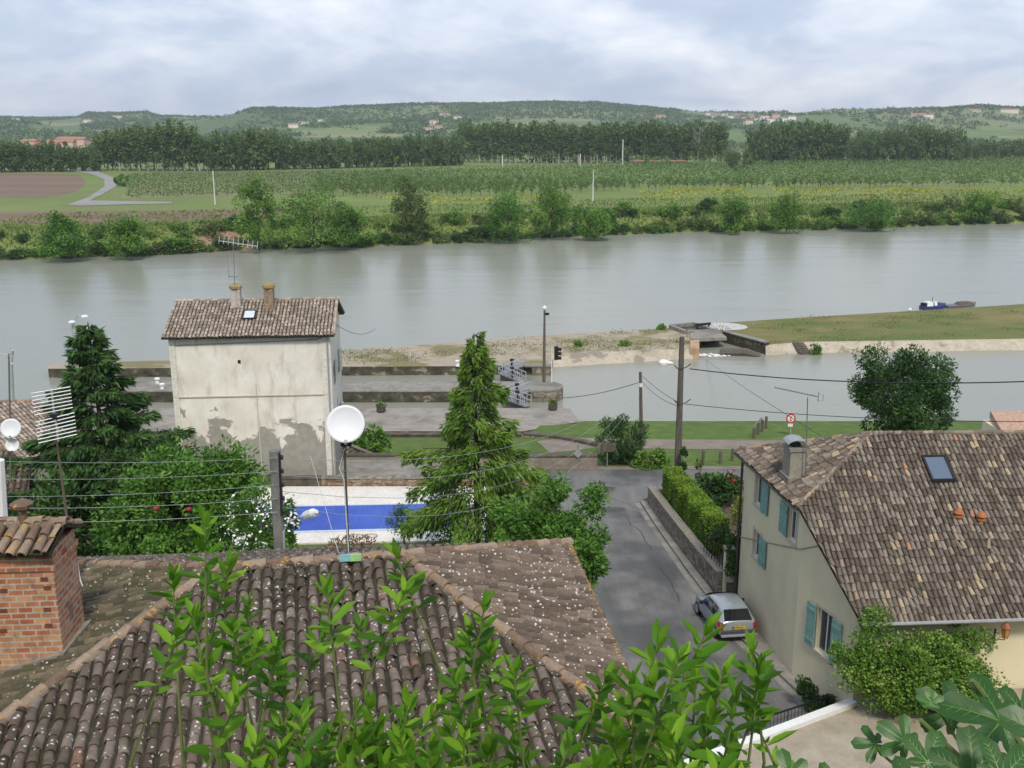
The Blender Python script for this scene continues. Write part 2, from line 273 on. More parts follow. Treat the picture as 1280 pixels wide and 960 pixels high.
# ------------------------------------------------------------------ builders
def tagp(o, label=None, cat=None, group=None, kind=None):
    for a, b in (('label', label), ('category', cat), ('group', group), ('kind', kind)):
        if b: o[a] = b
    return o
def thing(name, label, cat, loc=(0, 0, 0), group=None):
    o = bpy.data.objects.new(name, None); COL.objects.link(o); o.location = loc; o.empty_display_size = 0.3
    return tagp(o, label, cat, group)
def wloc(o):
    v = Vector((0, 0, 0))
    while o: v += Vector(o.location); o = o.parent
    return v
class MB:
    def __init__(s): s.v = []; s.f = []
    def add(s, vs, fs):
        n = len(s.v); s.v += [tuple(v) for v in vs]; s.f += [tuple(i + n for i in f) for f in fs]; return s
    def box(s, c, size, rot=0.0, taper=1.0):
        cx_, cy, cz = c; a, b, h = (t / 2 for t in size); vs = []
        for z, t in ((-h, 1), (h, taper)):
            for x, y in ((-a, -b), (a, -b), (a, b), (-a, b)):
                x *= t; y *= t
                vs.append((cx_ + x * math.cos(rot) - y * math.sin(rot), cy + x * math.sin(rot) + y * math.cos(rot), cz + z))
        return s.add(vs, [(0, 3, 2, 1), (4, 5, 6, 7), (0, 1, 5, 4), (1, 2, 6, 5), (2, 3, 7, 6), (3, 0, 4, 7)])
    def prism(s, pts, z0, z1):
        n = len(pts); f = (lambda z: z) if not callable(z1) else None
        area = sum(pts[i][0] * pts[(i + 1) % n][1] - pts[(i + 1) % n][0] * pts[i][1] for i in range(n))
        if area < 0: pts = pts[::-1]
        zt = [z1(p[0], p[1]) if callable(z1) else z1 for p in pts]; zb = [z0(p[0], p[1]) if callable(z0) else z0 for p in pts]
        vs = [(p[0], p[1], z) for p, z in zip(pts, zb)] + [(p[0], p[1], z) for p, z in zip(pts, zt)]
        return s.add(vs, [tuple(range(n))[::-1], tuple(range(n, 2 * n))] + [(i, (i + 1) % n, n + (i + 1) % n, n + i) for i in range(n)])
    def bar(s, p, q, w_, h_):
        p, q = Vector(p), Vector(q); d = (q - p).normalized(); sd_ = d.cross(Vector((0, 0, 1)))
        if sd_.length < 1e-4: sd_ = Vector((1, 0, 0))
        sd_.normalize(); u = sd_.cross(d); sd_ *= w_ / 2; u *= h_ / 2
        vs = [a + x * sd_ + y * u for a in (p, q) for x, y in ((-1, -1), (1, -1), (1, 1), (-1, 1))]
        return s.add(vs, [(0, 1, 2, 3), (7, 6, 5, 4), (0, 4, 5, 1), (1, 5, 6, 2), (2, 6, 7, 3), (3, 7, 4, 0)])
    def tube(s, pts, r, n=6, cap=True):
        pts = [Vector(p) for p in pts]; m = len(pts); rs = [r] * m if isinstance(r, (int, float)) else list(r)
        up = Vector((0.03, 0.02, 1)); vs = []
        for i, p in enumerate(pts):
            d = (pts[min(i + 1, m - 1)] - pts[max(i - 1, 0)]).normalized()
            a = d.cross(up)
            if a.length < 0.15: a = d.cross(Vector((1, 0, 0)))
            a.normalize(); b = d.cross(a)
            for k_ in range(n):
                t = 2 * math.pi * k_ / n; vs.append(p + rs[i] * (math.cos(t) * a + math.sin(t) * b))
        fs = [(i * n + k_, i * n + (k_ + 1) % n, (i + 1) * n + (k_ + 1) % n, (i + 1) * n + k_) for i in range(m - 1) for k_ in range(n)]
        if cap: fs += [tuple(range(n))[::-1], tuple(range((m - 1) * n, m * n))]
        return s.add(vs, fs)
    def lathe(s, prof, c=(0, 0, 0), n=16, axis=None):
        q = Vector(axis).to_track_quat('Z', 'Y') if axis is not None else None; c = Vector(c); vs = []
        for r_, z in prof:
            for k_ in range(n):
                t = 2 * math.pi * k_ / n; v = Vector((r_ * math.cos(t), r_ * math.sin(t), z))
                vs.append(c + (q @ v if q else v))
        m = len(prof)
        return s.add(vs, [(i * n + k_, i * n + (k_ + 1) % n, (i + 1) * n + (k_ + 1) % n, (i + 1) * n + k_) for i in range(m - 1) for k_ in range(n)]
                     + [tuple(range(n))[::-1], tuple(range((m - 1) * n, m * n))])
    def quad(s, *p): return s.add(p, [tuple(range(len(p)))])
    def build(s, name, mat, parent=None, smooth=False, bevel=0, **tg):
        off = wloc(parent) if parent else Vector((0, 0, 0))
        me = bpy.data.meshes.new(name); me.from_pydata([tuple(Vector(v) - off) for v in s.v], [], s.f)
        me.materials.append(mat); me.validate(); me.update()
        o = bpy.data.objects.new(name, me); COL.objects.link(o); o.parent = parent
        if smooth:
            for p in me.polygons: p.use_smooth = True
        if bevel:
            b = o.modifiers.new('bevel', 'BEVEL'); b.width = bevel; b.segments = 2; b.limit_method = 'ANGLE'
        return tagp(o, **tg)
def npmesh(name, verts, faces_flat, counts, mat, rnd=None, parent=None, smooth=False, off=None, **tg):
    if off is None: off = wloc(parent) if parent else Vector((0, 0, 0))
    me = bpy.data.meshes.new(name); verts = verts - np.array(off)
    me.vertices.add(len(verts)); me.vertices.foreach_set('co', verts.astype(np.float32).ravel())
    me.loops.add(len(faces_flat)); me.loops.foreach_set('vertex_index', faces_flat.astype(np.int32))
    me.polygons.add(len(counts)); st = np.concatenate([[0], np.cumsum(counts)[:-1]])
    me.polygons.foreach_set('loop_start', st.astype(np.int32)); me.polygons.foreach_set('loop_total', counts.astype(np.int32))
    if smooth: me.polygons.foreach_set('use_smooth', np.ones(len(counts), dtype=bool))
    me.update(calc_edges=True)
    if rnd is not None:
        a = me.attributes.new('rnd', 'FLOAT', 'FACE'); a.data.foreach_set('value', rnd.astype(np.float32))
    me.materials.append(mat)
    o = bpy.data.objects.new(name, me); COL.objects.link(o); o.parent = parent
    return tagp(o, **tg)
QUAD = (np.array([(0, 0, 0), (0.5, 0.45, 0), (0, 1, 0), (-0.5, 0.45, 0)], float), [(0, 1, 2, 3)])
LANCE = (np.array([(0, 0, 0), (0, .35, -.05), (0, .7, -.05), (0, 1, -.02), (-.42, .33, .06), (-.36, .68, .05), (.42, .33, .06), (.36, .68, .05)], float),
         [(0, 6, 1), (0, 1, 4), (1, 6, 7, 2), (1, 2, 5, 4), (2, 7, 3), (2, 3, 5)])
def nrm(a): return a / np.maximum(np.linalg.norm(a, axis=1, keepdims=True), 1e-6)
def inst(name, T, pos, axis, normal, length, width, rnd, mat, parent=None, **tg):
    TV, TF = T; N = len(pos); A = nrm(axis); B = nrm(np.cross(A, normal)); Nn = np.cross(B, A)
    length = np.broadcast_to(length, N)[:, None, None]; width = np.broadcast_to(width, N)[:, None, None]
    V_ = pos[:, None, :] + TV[None, :, 0:1] * B[:, None, :] * width + TV[None, :, 1:2] * A[:, None, :] * length + TV[None, :, 2:3] * Nn[:, None, :] * length
    nv = len(TV); flat = np.concatenate([np.array(f) for f in TF]); cnt = np.array([len(f) for f in TF])
    F_ = (flat[None, :] + nv * np.arange(N)[:, None]).ravel(); C_ = np.tile(cnt, N)
    return npmesh(name, V_.reshape(-1, 3), F_, C_, mat, np.repeat(rnd, len(TF)), parent, **tg)
def rdir(n, g=rng):
    return nrm(g.normal(size=(n, 3)))
def crown(c, rad, nc, nl, cr, g=rng, shell=0.55, flat=None, cut=None):
    """leaf positions in clumps spread through an ellipsoid; returns positions, outward directions, tone"""
    d = rdir(nc, g); rr = g.uniform(shell, 1.0, nc)[:, None]; cc = d * rr * np.array(rad)
    if cut is not None: cc[:, 2] = np.maximum(cc[:, 2], cut + g.uniform(0, 0.3, nc))
    sc = g.uniform(0.6, 1.3, nc); tone = g.uniform(0.15, 0.85, nc)
    idx = g.integers(0, nc, nl); o = rdir(nl, g) * (g.uniform(0.3, 1, nl) ** 0.5)[:, None] * (cr * sc[idx])[:, None]
    if flat: o[:, 2] *= flat
    p = cc[idx] + o; out = nrm(o * 0.6 / cr + cc[idx] / np.array(rad) * 0.7)
    return p + np.array(c), out, np.clip(tone[idx] + g.normal(0, 0.18, nl), 0, 1)
def put_leaves(name, p, out, tone, ln, wd, mat, parent=None, jit=0.9, T=QUAD, droop=0.0, g=rng, **tg):
    n = len(p); ax = nrm(out + rdir(n, g) * jit + np.array([0, 0, -droop])); nm = nrm(out + rdir(n, g) * 0.8 + np.array([0, 0, 0.6]))
    return inst(name, T, p, ax, nm, ln * g.uniform(0.65, 1.25, n), wd * g.uniform(0.7, 1.2, n), tone, mat, parent, **tg)
def dup(root, loc=None, rz=None, sc=None, **tg):
    r = root.copy(); COL.objects.link(r)
    if loc is not None: r.location = loc
    if rz is not None: r.rotation_euler = (0, 0, rz)
    if sc is not None: r.scale = sc if isinstance(sc, tuple) else (sc, sc, sc)
    for ch in list(root.children):
        c = ch.copy(); COL.objects.link(c); c.parent = r
        for g_ in list(ch.children):
            d = g_.copy(); COL.objects.link(d); d.parent = c
    return tagp(r, **tg)

def tiled(name, poly, mat, parent, w_=0.2, row=0.3, r=0.088, seed=1, seg=6, bed=True, bedmat=None, roofthick=0.12, lift=0.026):
    g = np.random.default_rng(seed); P = [Vector(p) for p in poly]; n = Vector((0, 0, 0))
    for i in range(len(P)):
        a, b = P[i], P[(i + 1) % len(P)]; n += Vector(((a.y - b.y) * (a.z + b.z), (a.z - b.z) * (a.x + b.x), (a.x - b.x) * (a.y + b.y)))
    n.normalize()
    if n.z < 0: n = -n; P = P[::-1]
    d = (Vector((0, 0, -1)) - n * n.dot(Vector((0, 0, -1)))).normalized(); e_ = n.cross(d).normalized(); o = sum(P, Vector()) / len(P); P = [p - n * (p - o).dot(n) for p in P]
    us = [(p - o).dot(e_) for p in P]; vs_ = [(p - o).dot(d) for p in P]
    nu = int((max(us) - min(us)) / w_) + 2; nv = int((max(vs_) - min(vs_)) / row) + 2
    iu, iv = np.meshgrid(np.arange(nu), np.arange(nv)); iu = iu.ravel(); iv = iv.ravel(); N = len(iu)
    coloff = g.uniform(-0.05, 0.05, nu + 1)
    u0 = min(us) + (iu - 0.5) * w_ + g.normal(0, 0.008, N); v1 = max(vs_) + 0.02 - (nv - 1 - iv) * row + coloff[iu] + g.normal(0, 0.01, N); v0 = v1 - row - 0.05
    slip = g.uniform(0, 1, N) < .025; v1 = v1 + slip * g.uniform(.03, .09, N); tilt = g.normal(0, 0.012, N) + slip * g.normal(0, .035, N); lf = g.uniform(0, 0.012, N) + .012 * (np.sin(u0 * 1.1 + seed) + np.sin(v1 * 1.4 + u0 * .5 + seed * 2))
    th = np.linspace(0, math.pi, seg + 1); cs, sn = np.cos(th), np.sin(th)
    def ring(vv, rad, hz, du):
        return (u0 + du)[:, None] + rad * cs[None, :], np.broadcast_to(vv[:, None], (N, seg + 1)), rad * sn[None, :] + hz[:, None]
    rings = [ring(v0, r * 0.82, lf, -tilt), ring(v1, r, lf + lift, tilt), ring(v1, r - 0.02, lf + lift - 0.004, tilt)]
    m = seg + 1; UU = np.concatenate([a for a, _, _ in rings], 1); VV = np.concatenate([b for _, b, _ in rings], 1); HH = np.concatenate([c for _, _, c in rings], 1)
    pos = np.array(o)[None, None] + UU[..., None] * np.array(e_) + VV[..., None] * np.array(d) + HH[..., None] * np.array(n)
    fs = [(k_, k_ + 1, m + k_ + 1, m + k_) for k_ in range(seg)] + [(m + k_, m + k_ + 1, 2 * m + k_ + 1, 2 * m + k_) for k_ in range(seg)]
    keep = []
    cen_u = u0; cen_v = (v0 + v1) / 2
    # cull tiles far outside the polygon
    ins = np.ones(N, bool); ctr = np.array(o)[None] + cen_u[:, None] * np.array(e_) + cen_v[:, None] * np.array(d)
    planes = []
    for i in range(len(P)):
        a, b = P[i], P[(i + 1) % len(P)]; on = (b - a).cross(n).normalized(); planes.append((a, on))
        ins &= ((ctr - np.array(a)) @ np.array(on)) < 0.45
    pos = pos[ins]; NN = len(pos); flat = np.array(fs).ravel()
    F_ = (flat[None] + 3 * m * np.arange(NN)[:, None]).ravel(); C_ = np.full(NN * len(fs), 4)
    ob = npmesh(name, pos.reshape(-1, 3), F_, C_, mat, np.repeat(g.uniform(0, 1, NN), len(fs)), parent)
    bm = bmesh.new(); bm.from_mesh(ob.data); off = wloc(parent) if parent else Vector((0, 0, 0))
    for a, on in planes:
        eave = abs(on.dot(d)) > 0.93
        co = a - off + on * (0.06 if eave else 0.0)
        bmesh.ops.bisect_plane(bm, geom=bm.verts[:] + bm.edges[:] + bm.faces[:], plane_co=co, plane_no=on, clear_outer=True)
    bm.to_mesh(ob.data); bm.free()
    for p in ob.data.polygons: p.use_smooth = False
    if bed:
        b_ = MB(); k_ = len(P); top = [p + n * 0.012 for p in P]; bot = [p - n * roofthick for p in P]
        b_.add(top + bot, [tuple(range(k_)), tuple(range(2 * k_ - 1, k_ - 1, -1))] + [(i, k_ + i, k_ + (i + 1) % k_, (i + 1) % k_) for i in range(k_)])
        b_.build('roof_bed', bedmat or under, parent)
    return ob, n, d
def caps(path, mat, parent, r=0.12, ln=0.42, seed=3, mort=True, name='ridge_tiles'):
    g = random.Random(seed); mb = MB(); bed_ = MB(); rn = []
    for a, b in zip(path[:-1], path[1:]):
        a, b = Vector(a), Vector(b); D = (b - a); n = max(1, int(D.length / ln)); D.normalize(); st = (b - a).length / n
        sd_ = D.cross(Vector((0, 0, 1))).normalized(); up = sd_.cross(D)
        for i in range(n):
            p = a + D * (i * st) + up * g.uniform(0, .012) + sd_ * g.uniform(-.012, .012); q = p + D * (st + 0.05) + up * 0.0
            vs = []
            for c_, rr, h in ((p, r * 0.86, 0.0), (q, r * 1.05, 0.02), (q, r * 1.05 - 0.022, 0.012)):
                for k_ in range(8):
                    t = math.pi * k_ / 7; vs.append(c_ + sd_ * math.cos(t) * rr + up * (math.sin(t) * rr + h + 0.015))
            mb.add(vs, [(k_, k_ + 1, 8 + k_ + 1, 8 + k_) for k_ in range(7)] + [(8 + k_, 9 + k_, 17 + k_, 16 + k_) for k_ in range(7)])
            rn += [g.random()] * 14
        bed_.bar(a + up * 0.01, b + up * 0.01, r * 1.9, 0.06)
    o = mb.build(name, mat, parent); at_ = o.data.attributes.new('rnd', 'FLOAT', 'FACE'); at_.data.foreach_set('value', rn)
    if mort: bed_.build('ridge_mortar', mortar, parent)
    return o
def wallholes(mb, p0, p1, zb, zt0, zt1, holes, depth=0.22):
    """wall face from p0 to p1 (outside on its right-hand side), with rectangular holes (s0,s1,z0,z1) and their reveals"""
    a, b = Vector((p0[0], p0[1])), Vector((p1[0], p1[1])); ln = (b - a).length; d = (b - a) / ln; inn = Vector((-d.y, d.x))
    cuts = sorted({0.0, ln} | {h[0] for h in holes} | {h[1] for h in holes})
    zt = lambda s_: zt0 + (zt1 - zt0) * s_ / ln
    P = lambda s_, z, k_=0: (a.x + d.x * s_ + inn.x * k_, a.y + d.y * s_ + inn.y * k_, z)
    for s0, s1 in zip(cuts[:-1], cuts[1:]):
        hs = sorted((h for h in holes if h[0] <= s0 + 1e-6 and h[1] >= s1 - 1e-6), key=lambda h: h[2]); z = zb
        for h in hs:
            mb.quad(P(s0, z), P(s1, z), P(s1, h[2]), P(s0, h[2])); z = h[3]
        mb.quad(P(s0, z), P(s1, z), P(s1, zt(s1)), P(s0, zt(s0)))
    for s0, s1, z0, z1 in holes:
        c_ = [(s0, z0), (s1, z0), (s1, z1), (s0, z1)]
        for i in range(4):
            (sa, za_), (sb, zb_) = c_[i], c_[(i + 1) % 4]
            mb.quad(P(sa, za_), P(sb, zb_), P(sb, zb_, depth), P(sa, za_, depth))
        mb.quad(P(s0, z0, depth), P(s1, z0, depth), P(s1, z1, depth), P(s0, z1, depth))
    return P

# ------------------------------------------------------------------ terrain: near side
LY = [-80, 1, 5, 9, 12, 30, 44, 50, 61.9, 62.1, 67.4, 67.9, 74, 79, 82, 88, 89.2, 100]
LZ = [24, 24, 19.5, 12, 7, 5.4, 4.4, 3.35, 3.3, 3.5, 3.4, 1.7, 1.5, 1.3, 0.7, 0.5, -1.0, -3]
RY = [-80, 1, 5, 9, 12, 30, 34, 38, 44, 50, 59, 66.6, 74, 80, 86, 87.3, 88.5, 100]
RZ = [24, 24, 19.5, 12, 7, 5.6, 5.2, 5.0, 4.6, 4.1, 3.3, 3.0, 1.9, 1.4, 0.8, 0.3, -0.8, -3]
ALLY = sorted(set(LY + RY))
def nz(x, y):
    t = min(1, max(0, (x - 0.5) / 2.0)); return (1 - t) * interp(LY, LZ, y) + t * interp(RY, RZ, y)
def grid_sheet(name, xs, ys, h, mat, smooth=True, **tg):
    X, Y_ = np.meshgrid(xs, ys); Z = np.array([[h(x, y) for x in xs] for y in ys]); v = np.stack([X, Y_, Z], -1).reshape(-1, 3)
    nx = len(xs); i, j = np.meshgrid(np.arange(len(ys) - 1), np.arange(nx - 1), indexing='ij'); a = (i * nx + j).ravel()
    f = np.stack([a, a + 1, a + nx + 1, a + nx], 1)
    return npmesh(name, v, f.ravel(), np.full(len(f), 4), mat, smooth=smooth, **tg)
grid_sheet('ground', [-160, -80, -40, -20, -10, 0.5, 2.5, 10, 20, 30, 60, 100, 160], ALLY, nz, grass, smooth=False, kind='structure')
def drape(name, pts, off, mat, hfun=nz, cuts=None, kind='structure'):
    bm = bmesh.new(); f = bm.faces.new([bm.verts.new((p[0], p[1], 0)) for p in pts]); bm.normal_update()
    if f.normal.z < 0: bmesh.ops.reverse_faces(bm, faces=[f])
    for y in (cuts if cuts is not None else ALLY):
        bmesh.ops.bisect_plane(bm, geom=bm.verts[:] + bm.edges[:] + bm.faces[:], plane_co=(0, y, 0), plane_no=(0, 1, 0))
    for x in (0.5, 2.5):
        bmesh.ops.bisect_plane(bm, geom=bm.verts[:] + bm.edges[:] + bm.faces[:], plane_co=(x, 0, 0), plane_no=(1, 0, 0))
    for v in bm.verts: v.co.z = hfun(v.co.x, v.co.y) + off
    me = bpy.data.meshes.new(name); bm.to_mesh(me); bm.free(); me.materials.append(mat)
    o = bpy.data.objects.new(name, me); COL.objects.link(o); o['kind'] = kind; return o
drape('road', [(2.6, 66.2), (40, 66.2), (40, 61.2), (9.3, 61.0), (8.1, 59.2), (8.35, 54), (8.9, 46.5), (9.3, 42.2), (9.75, 38.6), (10.6, 35.2), (11.0, 33.6), (11.0, 24), (3.0, 24), (3.2, 45), (3.4, 52), (2.6, 60)], 0.02, asphalt)
drape('path', [(3.0, 72.9), (6.5, 75.0), (12, 74.6), (40, 73.6), (90, 73.6), (90, 77.4), (40, 77.4), (12, 78.0), (5, 78.6), (2.0, 77.5)], 0.02, dirt)
def strip_(name, pts, wd, off, mat):
    L_ = [(x - wd / 2, y) for x, y in pts] + [(x + wd / 2, y) for x, y in pts[::-1]]; return drape(name, L_, off, mat)
dkasph = patchy('road_patch_asphalt', [(0.3, (0.075, 0.075, 0.075)), (0.7, (0.12, 0.12, 0.118))], 1.5, fine=22, bump=.1, bdist=.01)
drape('road_patch', [(4.2, 60.6), (6.6, 61.4), (6.9, 62.3), (5.2, 62.6), (4.1, 61.6)], 0.026, dkasph)
drape('road_patch', [(5.0, 56.9), (6.9, 57.2), (7.0, 58.0), (5.2, 58.1)], 0.026, dkasph)
crk = simple('crack', (.05, .05, .05), .9); gck = random.Random(8)
for x0, y0, n_, dx_ in ((6.9, 56, 12, .10), (5.0, 62.5, 10, .33), (4.4, 54, 12, -.02), (7.6, 47, 9, .04)):
    p_ = [(x0, y0)]
    for i in range(n_): p_.append((p_[-1][0] + dx_ + gck.uniform(-.13, .13), p_[-1][1] - gck.uniform(.3, .7)))
    strip_('road_crack', p_, .045, 0.031, crk)
# road edge: kerb strip along the garden wall and the cream house
kerb = MB()
kl = [(8.1, 59.2), (8.35, 54), (8.9, 46.5), (9.3, 42.2), (9.75, 38.6), (10.6, 35.2), (11.0, 33.6), (11.15, 30.5)]
for (x0, y0), (x1, y1) in zip(kl[:-1], kl[1:]):
    wd = 0.42
    kerb.prism([(x0, y0), (x0 + wd, y0 + .08), (x1 + wd, y1 + .08), (x1, y1)], lambda x, y: nz(x, y) - .2, lambda x, y: nz(x, y) + 0.13)
kerb.build('kerb', conc, kind='structure')
drape('gutter', [(8.05, 59.0), (8.3, 54), (8.85, 46.5), (9.25, 42.2), (9.7, 38.6), (10.55, 35.2), (10.95, 33.6), (11.1, 30.5), (10.8, 30.5), (10.65, 33.6), (10.25, 35.2), (9.4, 38.6), (8.95, 42.2), (8.55, 46.5), (8.0, 54), (7.75, 59.0)], 0.03, conc)
drape('pavement', [(9.9, 42.2), (10.15, 38.6), (11.0, 35.3), (11.4, 33.6), (11.55, 30.5), (12.6, 31.5), (11.3, 35.5), (10.5, 41.9)], 0.06, conc)
drape('verge', [(2.6, 66.3), (30, 66.3), (30, 67.5), (2.6, 67.4)], 0.02, dirt)
# terrace behind the pool with its beige strip
drape('courtyard', [(-25, 62.3), (1.5, 62.3), (1.5, 67.3), (-25, 67.3)], 0.02, conc)

# ------------------------------------------------------------------ water
wt = MB(); wt.quad((-1500, 70, 0), (1500, 70, 0), (1500, 700, 0), (-1500, 700, 0)); wt.build('river', river_m, kind='structure')

# ------------------------------------------------------------------ far side
BX = [-1500, -450, -107, -77, -62, -36, -8, 12, 45, 79, 152, 600, 1500]
BY = [160, 190, 208.8, 218.7, 227.9, 234.5, 245, 256.6, 269.2, 274.5, 298, 420, 600]
def bank_y(x): return interp(BX, BY, x) + 1.6 * mnoise.noise((x * 0.07, 0, 0)) + 0.8 * mnoise.noise((x * 0.3, 3, 0))
xs = sorted(set([-1500, -1000, -700, -450, -300, -200] + list(range(-150, 200, 3)) + [220, 300, 450, 700, 1000, 1500]))
prof = [(0, -1.2), (0.6, 0.1), (2.0, 1.0), (6, 3.4), (10, 4.6), (14, 5.0)]
vs = []; 
for x in xs:
    yb = bank_y(x); jz = mnoise.noise((x * .2, 1, 4)) * 0.4
    vs += [(x, yb + d - 1, z + (jz if 0 < i < 4 else 0)) for i, (d, z) in enumerate(prof)] + [(x, y, 5.0) for y in (640 if abs(x) > 900 else 400, 700, 1000, 1300)]
m = len(prof) + 4; mb = MB()
mb.add(vs, [(i * m + j, (i + 1) * m + j, (i + 1) * m + j + 1, i * m + j + 1) for i in range(len(xs) - 1) for j in range(m - 1)])
mb.build('plain', plain_m, smooth=False, kind='structure')
SKX = [-600, -200, 0, 60, 100, 112, 185, 200, 290, 320, 400, 460, 520, 600, 640, 700, 760, 800, 850, 900, 960, 1000, 1040, 1100, 1130, 1180, 1220, 1280, 1500, 2000]
SKY_ = [150, 148, 148, 149, 148, 143, 143, 147, 146, 138, 139, 135, 133.5, 134, 132, 131, 133.5, 136, 140.5, 142.5, 143, 142, 138, 138.5, 140, 138, 135.5, 139, 140, 144]
HY = 165.4
def px_of(x, y): return 640 + FPX * x / (y * math.cos(PITCH) + 5)
def hills_h(x, y):
    p = px_of(x, y); top = interp(SKX, SKY_, p) + 1.4 + 1.3 * mnoise.noise((p * .018, 8, 0)) + .7 * mnoise.noise((p * .06, 2, 0)); Rg = 3300 + 500 * mnoise.noise((p * 0.004, 5, 0))
    if p > 950: Rg = 2700
    hr = CAMH + (HY - top) / FPX * Rg / math.cos(PITCH)**2
    t = (y - 1250) / (Rg - 1250)
    if t <= 0: return 5.0
    if t <= 1:
        s_ = t * t * (3 - 2 * t); b = mnoise.noise((x / 420, y / 420, 2)) * 26 + mnoise.noise((x / 160, y / 200, 7)) * 7
        h = 5 + (hr - 5) * (0.35 * t + 0.65 * s_ ** 1.2) + b * math.sin(math.pi * min(1, t)) * 0.9
        lim = CAMH + (HY - top) / FPX * y / math.cos(PITCH)**2 - 2
        return min(max(5.0, h), max(5, lim))
    return max(5 + (hr - 5) * max(0, 1 - (t - 1) * 0.4), 5)
rr_ = list(np.linspace(1290, 4100, 60)) + [4600, 5600]; az = np.linspace(-0.95, 0.95, 230)
hv = [(a * r_, r_, hills_h(a * r_, r_) + (-0.5 if r_ < 1300 else 0)) for r_ in rr_ for a in az]; na = len(az)
k = NM('hill_fields', 0.95)
v = k.node('ShaderNodeTexVoronoi'); v.inputs['Scale'].default_value = 0.0045; k.link(k.vec((0.7, 1.2, 1)), v.inputs['Vector'])
sp2 = k.node('ShaderNodeSeparateColor'); k.link(v.outputs['Color'], sp2.inputs[0])
c = k.ramp(sp2.outputs[0], [(0.0, (0.09, 0.14, 0.04)), (0.35, (0.14, 0.20, 0.055)), (0.6, (0.19, 0.235, 0.08)), (0.8, (0.24, 0.25, 0.12)), (1.0, (0.11, 0.17, 0.05))])
c = k.mix(0.5, c, k.ramp(k.noise(0.02, 5, 0.6), [(0.3, 0.6), (0.7, 1.1)]), 'MULTIPLY'); k.color(c)
mb = MB(); mb.add(hv, [(i * na + j, i * na + j + 1, (i + 1) * na + j + 1, (i + 1) * na + j) for i in range(len(rr_) - 1) for j in range(na - 1)])
mb.build('hills', k.m, smooth=True, kind='structure')

def field(name, pix, off, mat, z=5.0):
    mb = MB(); P = [U(px, py, z) for px, py in pix]; mb.add([(p.x, p.y, z + off) for p in P], [tuple(range(len(P)))]); o = mb.build(name, mat, kind='structure')
    if o.data.polygons[0].normal.z < 0: o.data.flip_normals()
    return o
field('ploughed_field', [(-60, 247), (60, 246), (92, 240), (108, 229), (100, 219), (60, 217), (-60, 218)], 0.05, soil)
field('bare_strip', [(-60, 286), (0, 281), (200, 277), (352, 272), (352, 262), (200, 263), (-60, 266)], 0.05, soil)
field('lane', [(84, 256.5), (110, 247), (131, 233), (130, 224), (112, 217), (70, 212), (72, 210.5), (118, 213), (142, 222), (146, 233), (128, 243), (112, 251), (215, 252.5), (215, 254.5), (100, 257.5)], 0.10, lane)
field('vineyard_ground', [(150, 249), (420, 241), (560, 233), (560, 212), (420, 214), (170, 217)], 0.06, vineground)
field('meadow', [(430, 213.5), (860, 210), (860, 203), (430, 207)], 0.07, meadow)
pts = []
gg = random.Random(12)
while len(pts) < 3400:
    px = gg.uniform(470, 1290); 
    if px < 800: py = gg.gauss(251, 2.2) if px < 680 else 0
    else: py = (gg.gauss(239.5, 1.3) if gg.random() < .7 else gg.gauss(246, 3))
    if py < 232: continue
    q = U(px, py, 5)
    if mnoise.noise((q.x / 14, q.y / 9, 4)) > (.0 if px > 800 else .22): pts.append((q.x, q.y, 5.25))
pts = np.array(pts); put_leaves('yellow_flowers', pts, np.tile([0, 0, 1.], (len(pts), 1)), rng.uniform(0, 1, len(pts)), .75, .6, foliage('leaf_yellow', (.16, .20, .03), (.34, .36, .04), (.50, .46, .05)), kind='stuff')
field('river_mud', [(200, 318), (262, 314), (255, 303), (215, 305)], 0.02, soil, z=1.0) if False else None

# far tree variants
def far_tree(kind, seed):
    g = np.random.default_rng(seed); t = thing('poplar_tree' if kind == 'pop' else 'broadleaf_tree', '', 'tree')
    if kind == 'pop':
        H_, w_ = 27.0, 4.0; p, o, tn = crown((0, 0, 14.5), (w_, w_, 13), 70, 1300, 1.7, g, 0.3); ln = 1.3
    else:
        H_, w_ = 14.0, 5.2; p, o, tn = crown((0, 0, 7.6), (w_, w_, 6.6), 50, 1200, 1.7, g, 0.3); ln = 1.15
    put_leaves('crown', p, o, tn, ln, ln * 0.8, f_pop if kind == 'pop' else f_wood, t, g=g)
    MB().tube([(0, 0, -0.5), (0.1, 0, H_ * 0.35), (0, 0.1, H_ * 0.8)], [0.45, 0.3, 0.08], 5).build('trunk', barkpale if kind == 'pop' else bark, t)
    return t
pops = [far_tree('pop', 11 + i) for i in range(4)]; brs = [far_tree('br', 31 + i) for i in range(4)]
used = set()
def place_tree(kind, x, y, h, label, group, wf=1.0):
    pool = pops if kind == 'pop' else brs; H0 = 27.5 if kind == 'pop' else 14.0
    t = random.choice(pool); sc = h / H0; s3 = (sc * wf * random.uniform(0.85, 1.15), sc * wf * random.uniform(0.85, 1.15), sc)
    rz = random.uniform(0, 6.28)
    if t.name not in used:
        used.add(t.name); t.location = (x, y, 5); t.rotation_euler = (0, 0, rz); t.scale = s3; tagp(t, label, 'tree', group)
    else: dup(t, (x, y, 5), rz, s3, label=label, group=group, cat='tree')
